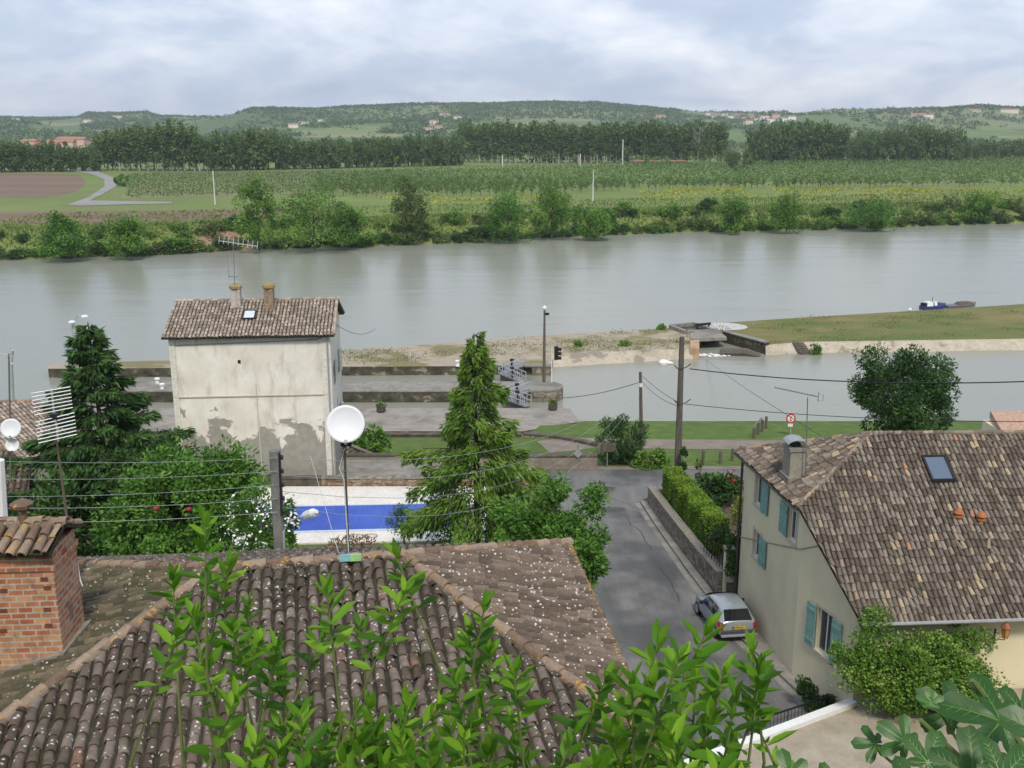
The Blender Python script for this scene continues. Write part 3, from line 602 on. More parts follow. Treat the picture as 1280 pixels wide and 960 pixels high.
def belt(kind, px0, px1, pyb0, pyb1, tops, step, rows, rowgap, label, group, wf=1.0, jit=0.3):
    for r_ in range(rows):
        px = px0 + random.uniform(0, step)
        while px < px1:
            pb = pyb0 + (pyb1 - pyb0) * (px - px0) / (px1 - px0); b = U(px, pb, 5)
            b.y += r_ * rowgap + random.uniform(-3, 3); b.x *= b.y / (b.y - r_ * rowgap)
            top = interp([q[0] for q in tops], [q[1] for q in tops], px); dist = b.y
            h = (pb - top + random.uniform(-7, 2.5)) / FPX * (dist * 0.985 + 5)
            place_tree(kind, b.x, b.y, h, label, group, wf); px += step * random.uniform(1 - jit, 1 + jit)
belt('pop', 578, 905, 203, 205, [(578, 152), (905, 153)], 8.2, 2, 9, 'tall slender poplar in the straight dark row across the middle of the plain', 'poplars in the middle row of the plain', 0.95, 0.2)
belt('pop', 122, 262, 213, 214, [(122, 166), (160, 160), (200, 152), (240, 155), (262, 170)], 9, 2, 12, 'tall olive green poplar in the clump left of the centre of the plain', 'poplars in the clump behind the vineyard', 1.1)
belt('br', 262, 578, 214, 207, [(262, 172), (330, 163), (365, 172), (430, 178), (578, 170)], 10.5, 2, 12, 'leafy green tree in the mixed belt left of the poplar row', 'trees in the mixed belt left of the poplar row', 0.75)
belt('br', -30, 122, 216, 214, [(-30, 185), (40, 178), (122, 183)], 13, 2, 14, 'low rounded tree in the belt beyond the ploughed field', 'trees beyond the ploughed field', 0.9)
belt('br', 942, 1060, 206, 205, [(942, 162), (985, 154), (1030, 156), (1060, 165)], 10.5, 2, 10, 'broad dark tree in the clump right of the bare tree', 'trees in the clump right of the bare tree', 0.62)
belt('br', 1060, 1195, 206, 204, [(1060, 172), (1090, 162), (1150, 158), (1195, 166)], 11, 2, 10, 'broad dark tree in the clump behind the right part of the orchard', 'trees behind the right part of the orchard', 0.62)
belt('br', 1195, 1300, 203, 200, [(1195, 180), (1300, 176)], 12, 2, 14, 'low green tree in the belt at the far right edge of the plain', 'trees at the far right edge of the plain', 0.9)
belt('br', 905, 942, 207, 207, [(905, 183), (942, 184)], 12, 1, 14, 'small round tree in the gap between two tree clumps', 'trees in the gap between two clumps', 0.8)
# pale bare-branched tree
b = U(872, 207, 5); t = thing('bare_tree', 'pale half bare tree standing right of the poplar row', 'tree', b)
mb = MB(); g = random.Random(4); mb.tube([b, b + Vector((0, 0, 12)), b + Vector((1, 0, 24))], [0.5, 0.3, 0.1], 6)
for i in range(22):
    z = g.uniform(8, 20); a = g.uniform(0, 6.28); l_ = g.uniform(4, 8); p0 = b + Vector((0, 0, z)); mb.tube([p0, p0 + Vector((math.cos(a) * l_ * .5, math.sin(a) * l_ * .5, l_ * .5)), p0 + Vector((math.cos(a) * l_ * .8, math.sin(a) * l_ * .8, l_))], [0.16, 0.1, 0.04], 4)
mb.build('trunk', barkpale, t)
p, o, tn = crown((b.x + 3, b.y, 18), (8, 6, 9), 40, 900, 2.0, rng, 0.6); put_leaves('crown', p, o, tn, 1.2, 1.0, f_olive, t)
# hillside woods: far-off masses
N = 26000; yy = 1300 + (3600 - 1300) * rng.uniform(0, 1, N) ** 0.8; aa = rng.uniform(-0.62, 0.62, N); xx = aa * yy; keep = []
hs = []
for x, y in zip(xx, yy):
    p = px_of(x, y); h = hills_h(x, y); topf = (CAMH + (HY - interp(SKX, SKY_, p)) / FPX * y)
    near_top = h > topf - 34 and (310 < p < 850 or 105 < p < 190)
    nval = mnoise.noise((x / 330, y / 520, 11)) + 0.35 * mnoise.noise((x / 110, y / 130, 3))
    if near_top or nval > (0.02 if p > 900 or p < 320 else 0.10) or random.random() < 0.012: keep.append(True)
    else: keep.append(False)
    hs.append(h)
keep = np.array(keep); C0 = np.stack([xx, yy, np.array(hs)], 1)[keep]; n = len(C0)
idx = np.repeat(np.arange(n), 9); tw = rng.uniform(0.7, 1.5, n); off = rdir(len(idx)) * rng.uniform(1, 5.5, len(idx))[:, None]; off[:, 2] = np.abs(off[:, 2]) * 0.75
off *= tw[idx][:, None]; P_ = C0[idx] + off + np.array([0, 0, 1.0]); tone = np.clip(rng.uniform(0.1, 0.7, n)[idx] + rng.normal(0, .15, len(idx)), 0, 1)
put_leaves('hillside_wood', P_, nrm(off), tone, 4.5, 4.0, f_wood, kind='stuff')
# low scrub far beyond the belts
N = 2600; yy = rng.uniform(720, 1290, N); xx = rng.uniform(-0.6, 0.6, N) * yy
msk = np.array([mnoise.noise((x / 90, y / 60, 21)) > 0.05 for x, y in zip(xx, yy)]); xx, yy = xx[msk], yy[msk]; n = len(xx)
idx = np.repeat(np.arange(n), 14); off = rdir(len(idx)) * rng.uniform(1, 4.5, len(idx))[:, None]; off[:, 2] = np.abs(off[:, 2])
P_ = np.stack([xx[idx], yy[idx], np.full(len(idx), 5.5)], 1) + off
put_leaves('distant_scrub', P_, nrm(off), rng.uniform(0, 0.9, len(idx)), 2.6, 2.2, f_wood, kind='stuff')

# far houses
def far_house(px, py, w_, d_, h_, wallm, roofm, label, dist=None, flat=False, group=None, cat='house'):
    if dist is None:
        r_ = ray(px, py); dist = 1300
        while dist < 3900:
            t = dist / r_.y
            if CAMH + r_.z * t <= hills_h(r_.x * t, dist) + h_ * 0.5: break
            dist += 12
        r2 = r_.x / r_.y * dist; z = hills_h(r2, dist)
    else: p = V(px, py, dist); r2 = p.x; z = 5.0
    t = thing('far_house', label, cat, (r2, dist, z), group); rt = random.uniform(-.4, .4)
    MB().box((r2, dist, z + h_ / 2 - 2), (w_, d_, h_ + 4), rt).build('wall', wallm, t)
    mb = MB(); hz = z + h_; c_, s_ = math.cos(rt), math.sin(rt); q = lambda x, y, zz: (r2 + x * c_ - y * s_, dist + x * s_ + y * c_, zz)
    a, b_ = w_ / 2 + .5, d_ / 2 + .5; rh = 0.1 if flat else d_ * 0.2
    mb.add([q(-a, -b_, hz), q(a, -b_, hz), q(a, b_, hz), q(-a, b_, hz), q(-a, 0, hz + rh), q(a, 0, hz + rh)], [(0, 1, 5, 4), (2, 3, 4, 5), (1, 2, 5), (3, 0, 4), (3, 2, 1, 0)])
    mb.build('roof', roofm, t); return t
cream = simple('far_cream', (0.72, 0.66, 0.52), 0.9, var=0.05, scale=0.1); whitew = simple('far_white', (0.8, 0.79, 0.76), 0.9, var=0.05, scale=0.1)
redroof = simple('far_red_roof', (0.36, 0.18, 0.12), 0.9, var=0.15, scale=0.2); pinkw = simple('far_pink', (0.62, 0.45, 0.36), 0.9, var=0.05, scale=0.1)
FH = [(381, 155, 22, 'white house on the left hillside, largest of its three neighbours', whitew), (367, 158, 18, 'pale house low on the left hillside beside the white one', cream), (401, 152, 14, 'small white house right of the pair on the left hillside', whitew),
      (545, 160, 26, 'large pink house lowest of the hamlet above the mixed belt', pinkw), (556, 144, 24, 'long cream house at the top of the hamlet', cream), (535, 163, 16, 'small house at the left foot of the hamlet', whitew), (572, 148, 16, 'white cottage at the right end of the hamlet', whitew), (542, 154, 18, 'pale house in the middle of the hamlet', cream),
      (825, 147, 22, 'pink roofed farmhouse on the ridge above the poplar row', pinkw), (1147, 145, 34, 'long pink roofed farmhouse on the right hill', pinkw), (1160, 146, 20, 'white wing beside the farmhouse on the right hill', whitew), (1218, 140, 24, 'cream house near the crest at the far right', cream), (1262, 139, 36, 'long low building on the crest at the far right', cream),
      (110, 152, 20, 'pale house below the wooded knoll at the left', cream), (147, 147, 22, 'cream farmhouse on the wooded knoll at the left', cream), (20, 150, 18, 'small pale house on the skyline at the far left', whitew)]
for px, py, w_, lb, wm in FH: far_house(px, py, w_, 11, 6.5, wm, redroof, lb)
for i, (px, py) in enumerate([(884, 143), (893, 146), (905, 144), (912, 147), (921, 146), (930, 149), (938, 147), (946, 150), (955, 148), (962, 151), (978, 150), (990, 148), (935, 153), (970, 146)]):
    far_house(px, py, random.uniform(14, 22), 11, 7, random.choice([cream, whitew, pinkw]), redroof, 'small pale house of the hill town right of the poplar row', group='houses of the hill town')
far_house(267, 172, 16, 12, 9, cream, whitew, 'cream block showing above the trees behind the vineyard', 780, True).location
far_house(245, 172, 9, 8, 7, whitew, redroof, 'small white house showing between the poplars', 800)
for i, px in enumerate([58, 78, 96, 112, 40, 86]):
    far_house(px, 187, random.uniform(14, 22), 10, 11 + (i % 3) * 2, pinkw, redroof, 'red roofed village house behind the belt beyond the ploughed field', 840 + i * 25, group='village houses beyond the ploughed field')
b = U(808, 207, 5); t = thing('barn', 'long low barn with a rusty brown roof beyond the orchard', 'barn', b)
MB().box((b.x + 8, b.y, 6.3), (32, 8, 2.6)).build('wall', simple('barn_wall', (0.3, 0.22, 0.17), 0.9), t)
MB().prism([(b.x - 9, b.y - 5), (b.x + 25, b.y - 5), (b.x + 25, b.y + 5), (b.x - 9, b.y + 5)], 7.6, 8.3).build('roof', redroof, t)
# utility posts on the plain
for px, pyb, pyt, lb in ((269, 256, 215, 'white concrete post standing at the corner of the vineyard'), (725, 209, 193, 'white post in front of the middle of the poplar row'), (778, 206, 176, 'tall grey post against the poplars'), (628, 210, 194, 'thin grey post before the left end of the poplar row'), (741, 252, 214, 'pale thin pole rising from the orchard edge')):
    b = U(px, pyb, 5); h = (pyb - pyt) / FPX * b.y; MB().tube([b, b + Vector((0, 0, h))], [0.28 * b.y / 420, 0.2 * b.y / 420], 6).build('utility_post', simple('post_white', (0.62, 0.62, 0.6)), label=lb, cat='post')

# orchard
def sapling(seed):
    g = np.random.default_rng(seed); t = thing('orchard_tree', '', 'tree'); p, o, tn = crown((0, 0, 2.2), (1.1, 1.1, 1.5), 14, 130, 0.55, g, 0.3)
    put_leaves('crown', p, o, tn, 0.5, 0.4, f_orch, t, g=g); MB().tube([(0, 0, -.2), (0, 0, 2.0)], [0.09, 0.05], 5).build('trunk', bark, t); return t
saps = [sapling(60 + i) for i in range(4)]; spots = []
ang = R(52); ux = Vector((math.sin(ang), math.cos(ang))); uy = Vector((ux.y, -ux.x))
for i in range(-120, 160):
    for j in range(-40, 140):
        q = ux * (i * 3.8) + uy * (j * 9.0) + Vector((0, 400)); d_ = q.y * math.cos(PITCH) + 21 * math.sin(PITCH)
        px = 640 + FPX * q.x / d_; py = 480 - FPX * (q.y * math.sin(PITCH) - 21 * math.cos(PITCH)) / d_
        if q.y < 250: continue
        top = interp([380, 470, 640, 800, 980, 1290], [222, 218, 213, 208, 206, 198], px); bot = interp([380, 640, 830, 980, 1290], [247, 246, 237, 236, 233], px)
        if 395 < px < 1295 and top < py < bot and random.random() < 0.93: spots.append((q.y, q.x))
spots.sort(); first = True
sg = 'young fruit trees in the orchard'; sl = 'young bushy fruit tree in the orchard rows on the plain'
for i, (y, x) in enumerate(spots[:300]):
    s_ = random.uniform(0.75, 1.25)
    if i < 4: saps[i].location = (x, y, 5); tagp(saps[i], sl, 'tree', sg)
    else: dup(random.choice(saps), (x, y, 5), random.uniform(0, 6.28), (s_, s_, s_ * 1.1), label=sl, group=sg, cat='tree')
rest = np.array([(x, y) for y, x in spots[300:]]); print('orchard', len(spots))
if len(rest):
    n = len(rest); idx = np.repeat(np.arange(n), 16); off = rdir(len(idx)) * np.array([1.1, 1.1, 1.5]) * rng.uniform(0.4, 1, (len(idx), 1)) * rng.uniform(0.7, 1.3, n)[idx][:, None]
    P_ = np.stack([rest[idx, 0], rest[idx, 1], np.full(len(idx), 7.1)], 1) + off
    put_leaves('orchard_rows', P_, nrm(off), rng.uniform(0, 1, len(idx)), 0.95, 0.7, f_orch, kind='stuff')
# vine rows converging away from the viewer
pts = []
for kx in range(0, 56):
    x0 = -190 + kx * 3.4; x1 = x0 + 26
    for s_ in np.arange(0, 1, 0.006):
        y = 318 + s_ * 240; x = x0 + (x1 - x0) * s_ - 20; d_ = y * math.cos(PITCH) + 5; px = 640 + FPX * x / d_
        py = 480 - FPX * (y * math.sin(PITCH) - 21 * math.cos(PITCH)) / d_
        if 158 < px < 560 and interp([150, 420, 560], [218, 215, 212], px) < py < interp([150, 420, 560], [248, 240, 232], px): pts.append((x, y, 5.6))
pts = np.repeat(np.array(pts), 3, 0); pts = pts + rng.normal(0, 1, pts.shape) * np.array([0.25, 0.6, 0.3])
put_leaves('vine_rows', pts, rdir(len(pts)), rng.uniform(0, 0.8, len(pts)), 0.8, 0.6, f_orch, kind='stuff')

# far bank shrubs
def shrub(seed, mat, h=3.0, rx=2.4, n=900, ln=0.42):
    g = np.random.default_rng(seed); t = thing('shrub', '', 'shrub'); p, o, tn = crown((0, 0, h * 0.48), (rx, rx, h * 0.56), 30, n, 0.62, g, 0.35)
    put_leaves('foliage', p, o, tn, ln, ln * 0.75, mat, t, g=g)
    mb = MB()
    for i in range(4): a = i * 1.6; mb.tube([(0, 0, -0.4), (math.cos(a) * .5, math.sin(a) * .5, h * .5), (math.cos(a) * rx * .6, math.sin(a) * rx * .6, h * .8)], [0.09, 0.06, 0.02], 4)
    mb.build('stems', bark, t); return t
shs = [(shrub(81, f_bright), 'bright'), (shrub(82, f_bright), 'bright'), (shrub(83, f_olive), 'olive'), (shrub(84, f_olive), 'olive'), (shrub(85, f_bush), 'dark'), (shrub(86, f_round), 'dark')]
LB = {'bright': 'bright green shrub on the far river bank', 'olive': 'olive green shrub on the far river bank', 'dark': 'dense darker green shrub on the far river bank'}
su = set(); sd_i = 0
x = -112.0
while x < 165:
    yb = bank_y(x)
    for k_ in range(2 if random.random() < .5 else 1):
        if -62 < x < -56 and k_ == 0: continue
        t, kd = random.choice(shs); sc = random.uniform(0.45, 1.2) * (1.1 if x < -60 else 1.0); d_ = random.uniform(-.3, 1.6) if k_ == 0 else random.uniform(4, 9)
        zz = interp([p[0] for p in prof], [p[1] for p in prof], d_ + 1) - 0.45; sc3 = (sc * 1.3, sc, sc * random.uniform(0.6, .95)) if k_ == 0 else (sc * 1.15, sc, sc * random.uniform(0.75, 1.15))
        xl = x + random.uniform(-1, 1)
        if t.name in su: dup(t, (xl, yb + d_, zz), random.uniform(0, 6.28), sc3, label=LB[kd], cat='shrub', group='shrubs along the far bank')
        else: su.add(t.name); t.location = (xl, yb + d_, zz); t.scale = sc3; tagp(t, LB[kd], 'shrub', 'shrubs along the far bank')
    x += random.uniform(1.4, 2.5)
# rough herbage on the bank
N = 30000; xx = rng.uniform(-125, 175, N); dd = np.where(rng.uniform(0, 1, N) < .8, rng.uniform(0, 20, N), rng.uniform(20, 60, N)); yb = np.interp(xx, BX, BY); zz = np.interp(dd + 1, [p[0] for p in prof], [p[1] for p in prof])
P_ = np.stack([xx, yb + dd, zz], 1); put_leaves('bank_herbage', P_, np.tile([0, 0, 1.0], (N, 1)), np.clip(rng.uniform(0, 1, N) * 0.6 + 0.4 * np.array([mnoise.noise((a * .07, b * .12, 5)) + .5 for a, b in zip(xx, dd)]), 0, 1), 0.75, 0.45, foliage('leaf_herb', (.07, .12, .02), (.15, .22, .045), (.25, .31, .08)), jit=0.6, kind='stuff')
def big_tree(name, c, rad, nc, nl, cr, ln, mat, label, cat='tree', base=None, lean=(0, 0), cut=None, seed=1, wd=0.75, trunk_r=0.2, barkm=None, shell=0.5, extra=None, nb=9, jit=0.9):
    g = np.random.default_rng(seed); rr2 = random.Random(seed); base = Vector(base if base is not None else (c[0] - lean[0], c[1] - lean[1], nz(c[0], c[1])))
    t = thing(name, label, cat, base); p, o, tn = crown(c, rad, nc, nl, cr, g, shell, cut=cut)
    if extra:
        for ec, er, en in extra:
            p2, o2, t2 = crown(ec, er, max(6, en // 60), en, cr * 0.8, g, 0.3); p = np.vstack([p, p2]); o = np.vstack([o, o2]); tn = np.concatenate([tn, t2])
    put_leaves('crown', p, o, tn, ln, ln * wd, mat, t, g=g, jit=jit)
    mb = MB(); cv = Vector(c); mid = base.lerp(cv, 0.55)
    mb.tube([base - Vector((0, 0, .3)), mid, cv, cv + Vector((0, 0, rad[2] * .5))], [trunk_r, trunk_r * .75, trunk_r * .5, trunk_r * .15], 7)
    for i in range(nb):
        d_ = Vector((rr2.gauss(0, 1), rr2.gauss(0, 1), rr2.uniform(-.2, .9))).normalized(); q = cv + Vector((d_.x * rad[0], d_.y * rad[1], d_.z * rad[2])) * .75
        s_ = mid.lerp(cv, rr2.uniform(0, .9)); mb.tube([s_, s_.lerp(q, .5) + Vector((0, 0, .15)), q], [trunk_r * .4, trunk_r * .25, trunk_r * .07], 5)
    mb.build('trunk', barkm or bark, t); return t
def bank_tree(px, pyt, pyb, wpx, mat, label, seed, extra=(0, 0)):
    b = U(px, pyb, 1.0); s_ = (b.y + 5) / FPX; h = (pyb - pyt) * s_; w_ = wpx * s_ / 2; b.y += 1.5
    big_tree('bank_tree', (b.x + extra[0], b.y + extra[1], 1 + h * .50), (w_, w_ * .9, h * .52), 40, 5600, w_ * .28 + .3, 0.46, mat, label, base=(b.x, b.y, 1.0), seed=seed, trunk_r=.22, shell=0.35)
for a in ((322, 228, 312, 50, f_bright, 'upright bright tree on the far bank, left of the largest one', 101), (392, 226, 312, 92, f_bright, 'largest bright green tree on the far bank', 102), (512, 226, 302, 40, f_olive, 'dark leaning willow on the far bank', 103),
          (432, 258, 308, 44, f_bush, 'low green tree at the right foot of the largest bank tree', 104), (636, 246, 300, 58, f_bush, 'round green tree at the middle of the far bank', 105), (690, 232, 296, 50, f_bright, 'tall green tree at the middle of the far bank', 106), (745, 262, 296, 44, f_bright, 'low bright bush right of the tall middle bank tree', 107),
          (915, 246, 289, 38, f_bright, 'bright green tree on the far bank right of the middle', 108), (985, 246, 288, 46, f_bright, 'broad bright tree at the water on the far bank', 109), (1090, 254, 285, 60, f_bush, 'wide dark bush on the right part of the far bank', 110), (1225, 243, 276, 36, f_bright, 'bright bush near the right end of the far bank', 111), (75, 272, 322, 60, f_bush, 'big rounded bush on the left part of the far bank', 112), (155, 276, 320, 44, f_bright, 'light green bush on the left part of the far bank', 113), (150, 218, 233, 16, f_bush, 'small round tree beside the bend of the far lane', 114), (210, 186, 212, 14, f_bush, 'x', 115)):
    if a[6] == 115: continue
    if a[6] == 114:
        b = U(152, 233, 5); big_tree('field_tree', (b.x, b.y, 7.6), (3, 3, 2.8), 14, 900, .9, .6, f_bush, a[5], base=b, seed=114); continue
    bank_tree(*a)
b = U(920, 214, 5); big_tree('field_tree', (b.x, b.y, 11), (8, 6, 6.5), 24, 1600, 1.8, 1.0, f_olive, 'pale green rounded tree at the edge of the orchard below the bare tree', base=b, seed=116)
b = U(486, 208, 5); big_tree('field_tree', (b.x, b.y, 9.5), (5, 4, 4.6), 20, 1000, 1.3, .9, f_bright, 'lighter green small tree before the mixed belt', base=b, seed=117)
b = U(820, 210, 5); big_tree('field_tree', (b.x, b.y, 7.5), (10, 4, 3.2), 20, 1000, 1.3, .9, f_bright, 'wide bright bush beside the rusty barn', base=b, seed=118)
# ------------------------------------------------------------------ levee, lock, quay
LZv = 1.0
outer_px = [(60, 455), (215, 450), (425, 438), (570, 428), (700, 418), (840, 410), (918, 402.5), (1000, 397), (1100, 391), (1200, 385), (1280, 380), (1500, 370)]
inner_w = [U(425, 458, LZv).y] * 2
O = [U(px, py, LZv) for px, py in outer_px]
notchA, notchB, notchC, notchD = U(867, 437, LZv), U(868, 419, LZv), U(903, 418, LZv), U(956, 432, LZv)
I = [U(60, 461, LZv), U(425, 458.5, LZv), U(689, 457, LZv), U(690, 443, LZv), U(780, 439.5, LZv), notchA, notchB, notchC, notchD, U(1005, 428.5, LZv), U(1280, 424.5, LZv), U(1500, 424.5, LZv)]
def solid(name, pts, z0, z1, mat, sidemat=None, **tg):
    o = MB().prism([(p.x, p.y) if isinstance(p, Vector) else p for p in pts], z0, z1).build(name, mat, **tg)
    if sidemat:
        o.data.materials.append(sidemat)
        for p in o.data.polygons:
            if abs(p.normal.z) < 0.5: p.material_index = 1
    return o
cutx = notchB; west = I[:7] + [notchB]
solid('levee', I[:7] + [U(872, 407.5, LZv)] + O[5::-1], -1.5, LZv, lev_stone, lockwall, kind='structure')
solid('levee_grassland', [U(872, 407.5, LZv), notchB] + I[7:] + O[:5:-1], -1.5, LZv, lev_grass, lockwall, kind='structure')
def slope(name, tops, bots, mat, label):
    mb = MB(); n = len(tops)
    vs = [(p.x, p.y, LZv + 0.02) for p in tops] + [(p.x, p.y - 0.15, -0.4) for p in bots] + [(p.x, p.y + 0.5, LZv + 0.02) for p in tops]
    mb.add(vs, [(i, n + i, n + i + 1, i + 1) for i in range(n - 1)] + [(2 * n + i, i, i + 1, 2 * n + i + 1) for i in range(n - 1)]); return mb.build(name, mat, label=label, cat='wall')
slope('masonry_slope', [U(690, 443, 1), U(780, 439.5, 1), U(866, 437, 1)], [U(692, 461, 0), U(780, 455, 0), U(866, 449, 0)], slope_st, 'pale stained masonry slope between the lock and the sluice')
slope('masonry_slope', [U(957, 432.5, 1), U(1005, 428.5, 1), U(1280, 424.5, 1), U(1500, 424.5, 1)], [U(957, 444, 0), U(1005, 442, 0), U(1280, 438.5, 0), U(1500, 438.5, 0)], slope_st, 'long pale masonry slope below the levee grass, right of the sluice')
# sluice
t = thing('sluice', 'old concrete sluice cut through the levee with a dark side wall', 'sluice', (notchA.x, notchA.y, 0))
mb = MB(); mb.prism([(notchC.x, notchC.y), (notchC.x + .5, notchC.y + .3), (notchD.x + .6, notchD.y + .3), (notchD.x, notchD.y - .3)], -1, 1.35); mb.build('side_wall', simple('dark_concrete', (0.07, 0.055, 0.045), 0.9, var=.5, scale=1), t)
MB().prism([(notchC.x - .1, notchC.y + .05), (notchC.x + .6, notchC.y + .4), (notchD.x + .7, notchD.y + .4), (notchD.x - .1, notchD.y - .35)], 1.35, 1.47).build('coping', conc, t)
MB().prism([(notchA.x - .5, notchA.y - .4), (notchA.x + .6, notchA.y - .4), (notchB.x + .6, notchB.y), (notchB.x - .5, notchB.y)], -1, 1.25).build('pier', simple('orange_stone', (0.42, 0.29, 0.18), 0.9, var=.3, scale=1), t)
a, b_ = U(862, 424, 1.3), U(905, 422, 1.3); mb = MB(); mb.prism([(a.x, a.y - .3), (b_.x + .3, b_.y - .3), (U(898, 414, 1.3).x, U(898, 414, 1.3).y), (U(868, 415, 1.3).x, U(868, 415, 1.3).y)], 1.02, 1.4); mb.build('deck_slab', conc, t)
P4 = [U(838, 408.5, 1.2), U(858, 416, 1.2), U(893, 414.5, 1.2), U(868, 405.5, 1.2)]; mb = MB()
for i in range(4): mb.bar(P4[i], P4[(i + 1) % 4], 0.5, 0.55)
mb.build('basin_curb', conc, t)
mb = MB(); mb.add([p + Vector((0, 0, -.12)) for p in P4], [(0, 1, 2, 3)]); mb.build('basin_pit', simple('dark_green_water', (0.02, 0.045, 0.04), 0.2), t)
MB().bar(U(870, 406, 1.9), U(888, 404.5, 1.9), .3, .3).bar(U(872, 409, 1.2), U(872, 405, 1.9), .2, .2).bar(U(886, 408, 1.2), U(886, 404.5, 1.9), .2, .2).build('winch_beam', metal_d, t)
mb = MB(); c0 = U(906, 408, 1.03); mb.add([(c0.x + 3.0 * math.cos(q), c0.y + 2.6 * math.sin(q), 1.03) for q in np.linspace(0, 6.28, 22)[:-1]], [tuple(range(21))]); mb.build('concrete_pad', simple('pad', (0.5, 0.47, 0.45), .9), label='round pale concrete pad on the levee beside the sluice', cat='pad')
mb = MB(); c0 = U(932, 443, 0.15); mb.tube([c0 + Vector((-3, .6, .1)), c0 + Vector((0, 0, .25)), c0 + Vector((1.6, -.6, -.1))], [.5, .55, .35], 8); mb.build('driftwood_log', woodpole, label='grey log lying in the water at the mouth of the sluice', cat='log')
g = random.Random(3); mb = MB(); c0 = U(884, 444, 0.05)
for i in range(60):
    x, y = g.uniform(-1.6, 2.6), g.gauss(0, .4); mb.lathe([(0.02, -.03), (g.uniform(.08, .28), 0), (0.02, .06)], (c0.x + x, c0.y + y, .05), 6)
mb.build('foam', white_p, kind='stuff')
c0 = U(829, 454, 0.1); t = thing('buoy', 'small white float on the basin below the masonry slope', 'buoy', c0); MB().lathe([(0.1, -.3), (.5, -.1), (.55, .15), (.3, .4), (.05, .45)], c0, 12).build('body', white_p, t); MB().tube([c0 + Vector((.3, 0, .1)), c0 + Vector((1.1, -.1, .02))], [.3, .1], 8).build('tail', white_p, t)
# ladder on the slope with weeds
t0, t1 = U(998, 428.6, 1.1), U(1008, 442.5, 0.05); t = thing('slope_steps', 'narrow dark steps down the pale masonry slope', 'steps', t0); mb = MB()
for i in range(7): q = t0.lerp(t1, i / 6); mb.box((q.x, q.y - .12, q.z), (1.3, .22, .16))
mb.build('tread', simple('step_dark', (.12, .10, .08), .9), t); mb = MB(); mb.bar(t0 + Vector((-.7, -.1, .1)), t1 + Vector((-.7, -.2, .1)), .12, .2); mb.build('side_rail', woodpole, t)
P_, o_, tn_ = crown((t1.x + .9, t1.y + .1, .5), (.7, .6, .8), 10, 350, .3, rng, .3); put_leaves('weed_clump', P_, o_, tn_, .35, .2, f_bright, label='tuft of weeds growing beside the slope steps', cat='plant')
# tufts on the levee
g = np.random.default_rng(5); C_ = []
for i in range(110):
    px = g.uniform(430, 1275); top = np.interp(px, [p[0] for p in outer_px], [p[1] for p in outer_px]) + 1.5; bot = np.interp(px, [425, 690, 860, 955, 1280], [455, 441, 436, 430, 423])
    if bot > top: q = U(px, g.uniform(top, bot), LZv); C_.append((q.x, q.y, LZv))
C_ = np.array(C_); idx = np.repeat(np.arange(len(C_)), 60); off = g.normal(0, 1, (len(idx), 3)) * np.array([1.0, .8, 0.05]); off[:, 2] = np.abs(off[:, 2])
put_leaves('levee_weeds', C_[idx] + off, np.tile([0, 0, 1.], (len(idx), 1)), g.uniform(0, 1, len(idx)), .16, .10, f_olive, jit=.8, kind='stuff')
for px, py, s_ in ((725, 433, .7), (780, 432, .6), (826, 411.5, .5)):
    q = U(px, py, LZv); P_, o_, tn_ = crown((q.x, q.y, 1.2), (s_ * 1.1, s_, .3), 16, 450, .35, rng, .1); put_leaves('weed_clump', P_, o_, tn_, .25, .15, f_bright, label={725: 'green weed clump on the levee near the signal', 780: 'green weed clump halfway between signal and sluice', 826: 'green weed clump at the river edge left of the sluice'}[px], cat='plant')

PZ = 1.07
pn, pf = U(425, 490, PZ).y, U(425, 478.5, PZ).y; xr = 3.3; rad = (pf - pn) / 2
nose = [(xr + rad * math.sin(a), (pn + pf) / 2 - rad * math.cos(a)) for a in np.linspace(0.0, math.pi, 12)]
t = thing('lock_pier', 'long stone pier between the two lock chambers with a rounded nose', 'pier', (xr, pn, 0))
MB().prism([(-46, pn), (xr - 3.2, pn), (xr - 3.2, pf), (-46, pf)], -1.2, PZ).build('wall', lockwall, t)
MB().prism([(-46, pn - .06), (xr - 3.2, pn - .06), (xr - 3.2, pf + .06), (-46, pf + .06)], PZ, PZ + .14).build('coping', conc, t)
MB().prism([(xr - 3.2, pn + .35), (xr - 1.5, pn + .35), (xr - 1.5, pn)] + nose[1:-1] + [(xr - 1.5, pf), (xr - 3.2, pf)], -1.2, PZ + .02).build('nose', ashlar, t)
MB().prism([(xr - 3.2, pn)] + nose + [(xr - 3.2, pf)], PZ + .02, PZ + .16).build('nose_coping', conc, t)
qf = U(425, 510, 1.0).y
solid('quay', [(-60, qf), (U(712, 508.5, 1).x, qf), (U(725, 527.5, 1).x, U(725, 527.5, 1).y), (U(690, 532, 1).x, U(690, 532, 1).y), (1.0, 82.2), (-60, 82.2)], -1.2, 1.0, patchy('quay_stone', [(0.3, (0.26, 0.235, 0.20)), (0.7, (0.40, 0.365, 0.32))], 0.8, big=(0.4, (0.17, 0.15, 0.12), .52, .66, .6), fine=5, stretch=(.6, 1, 1)), lockwall, kind='structure')
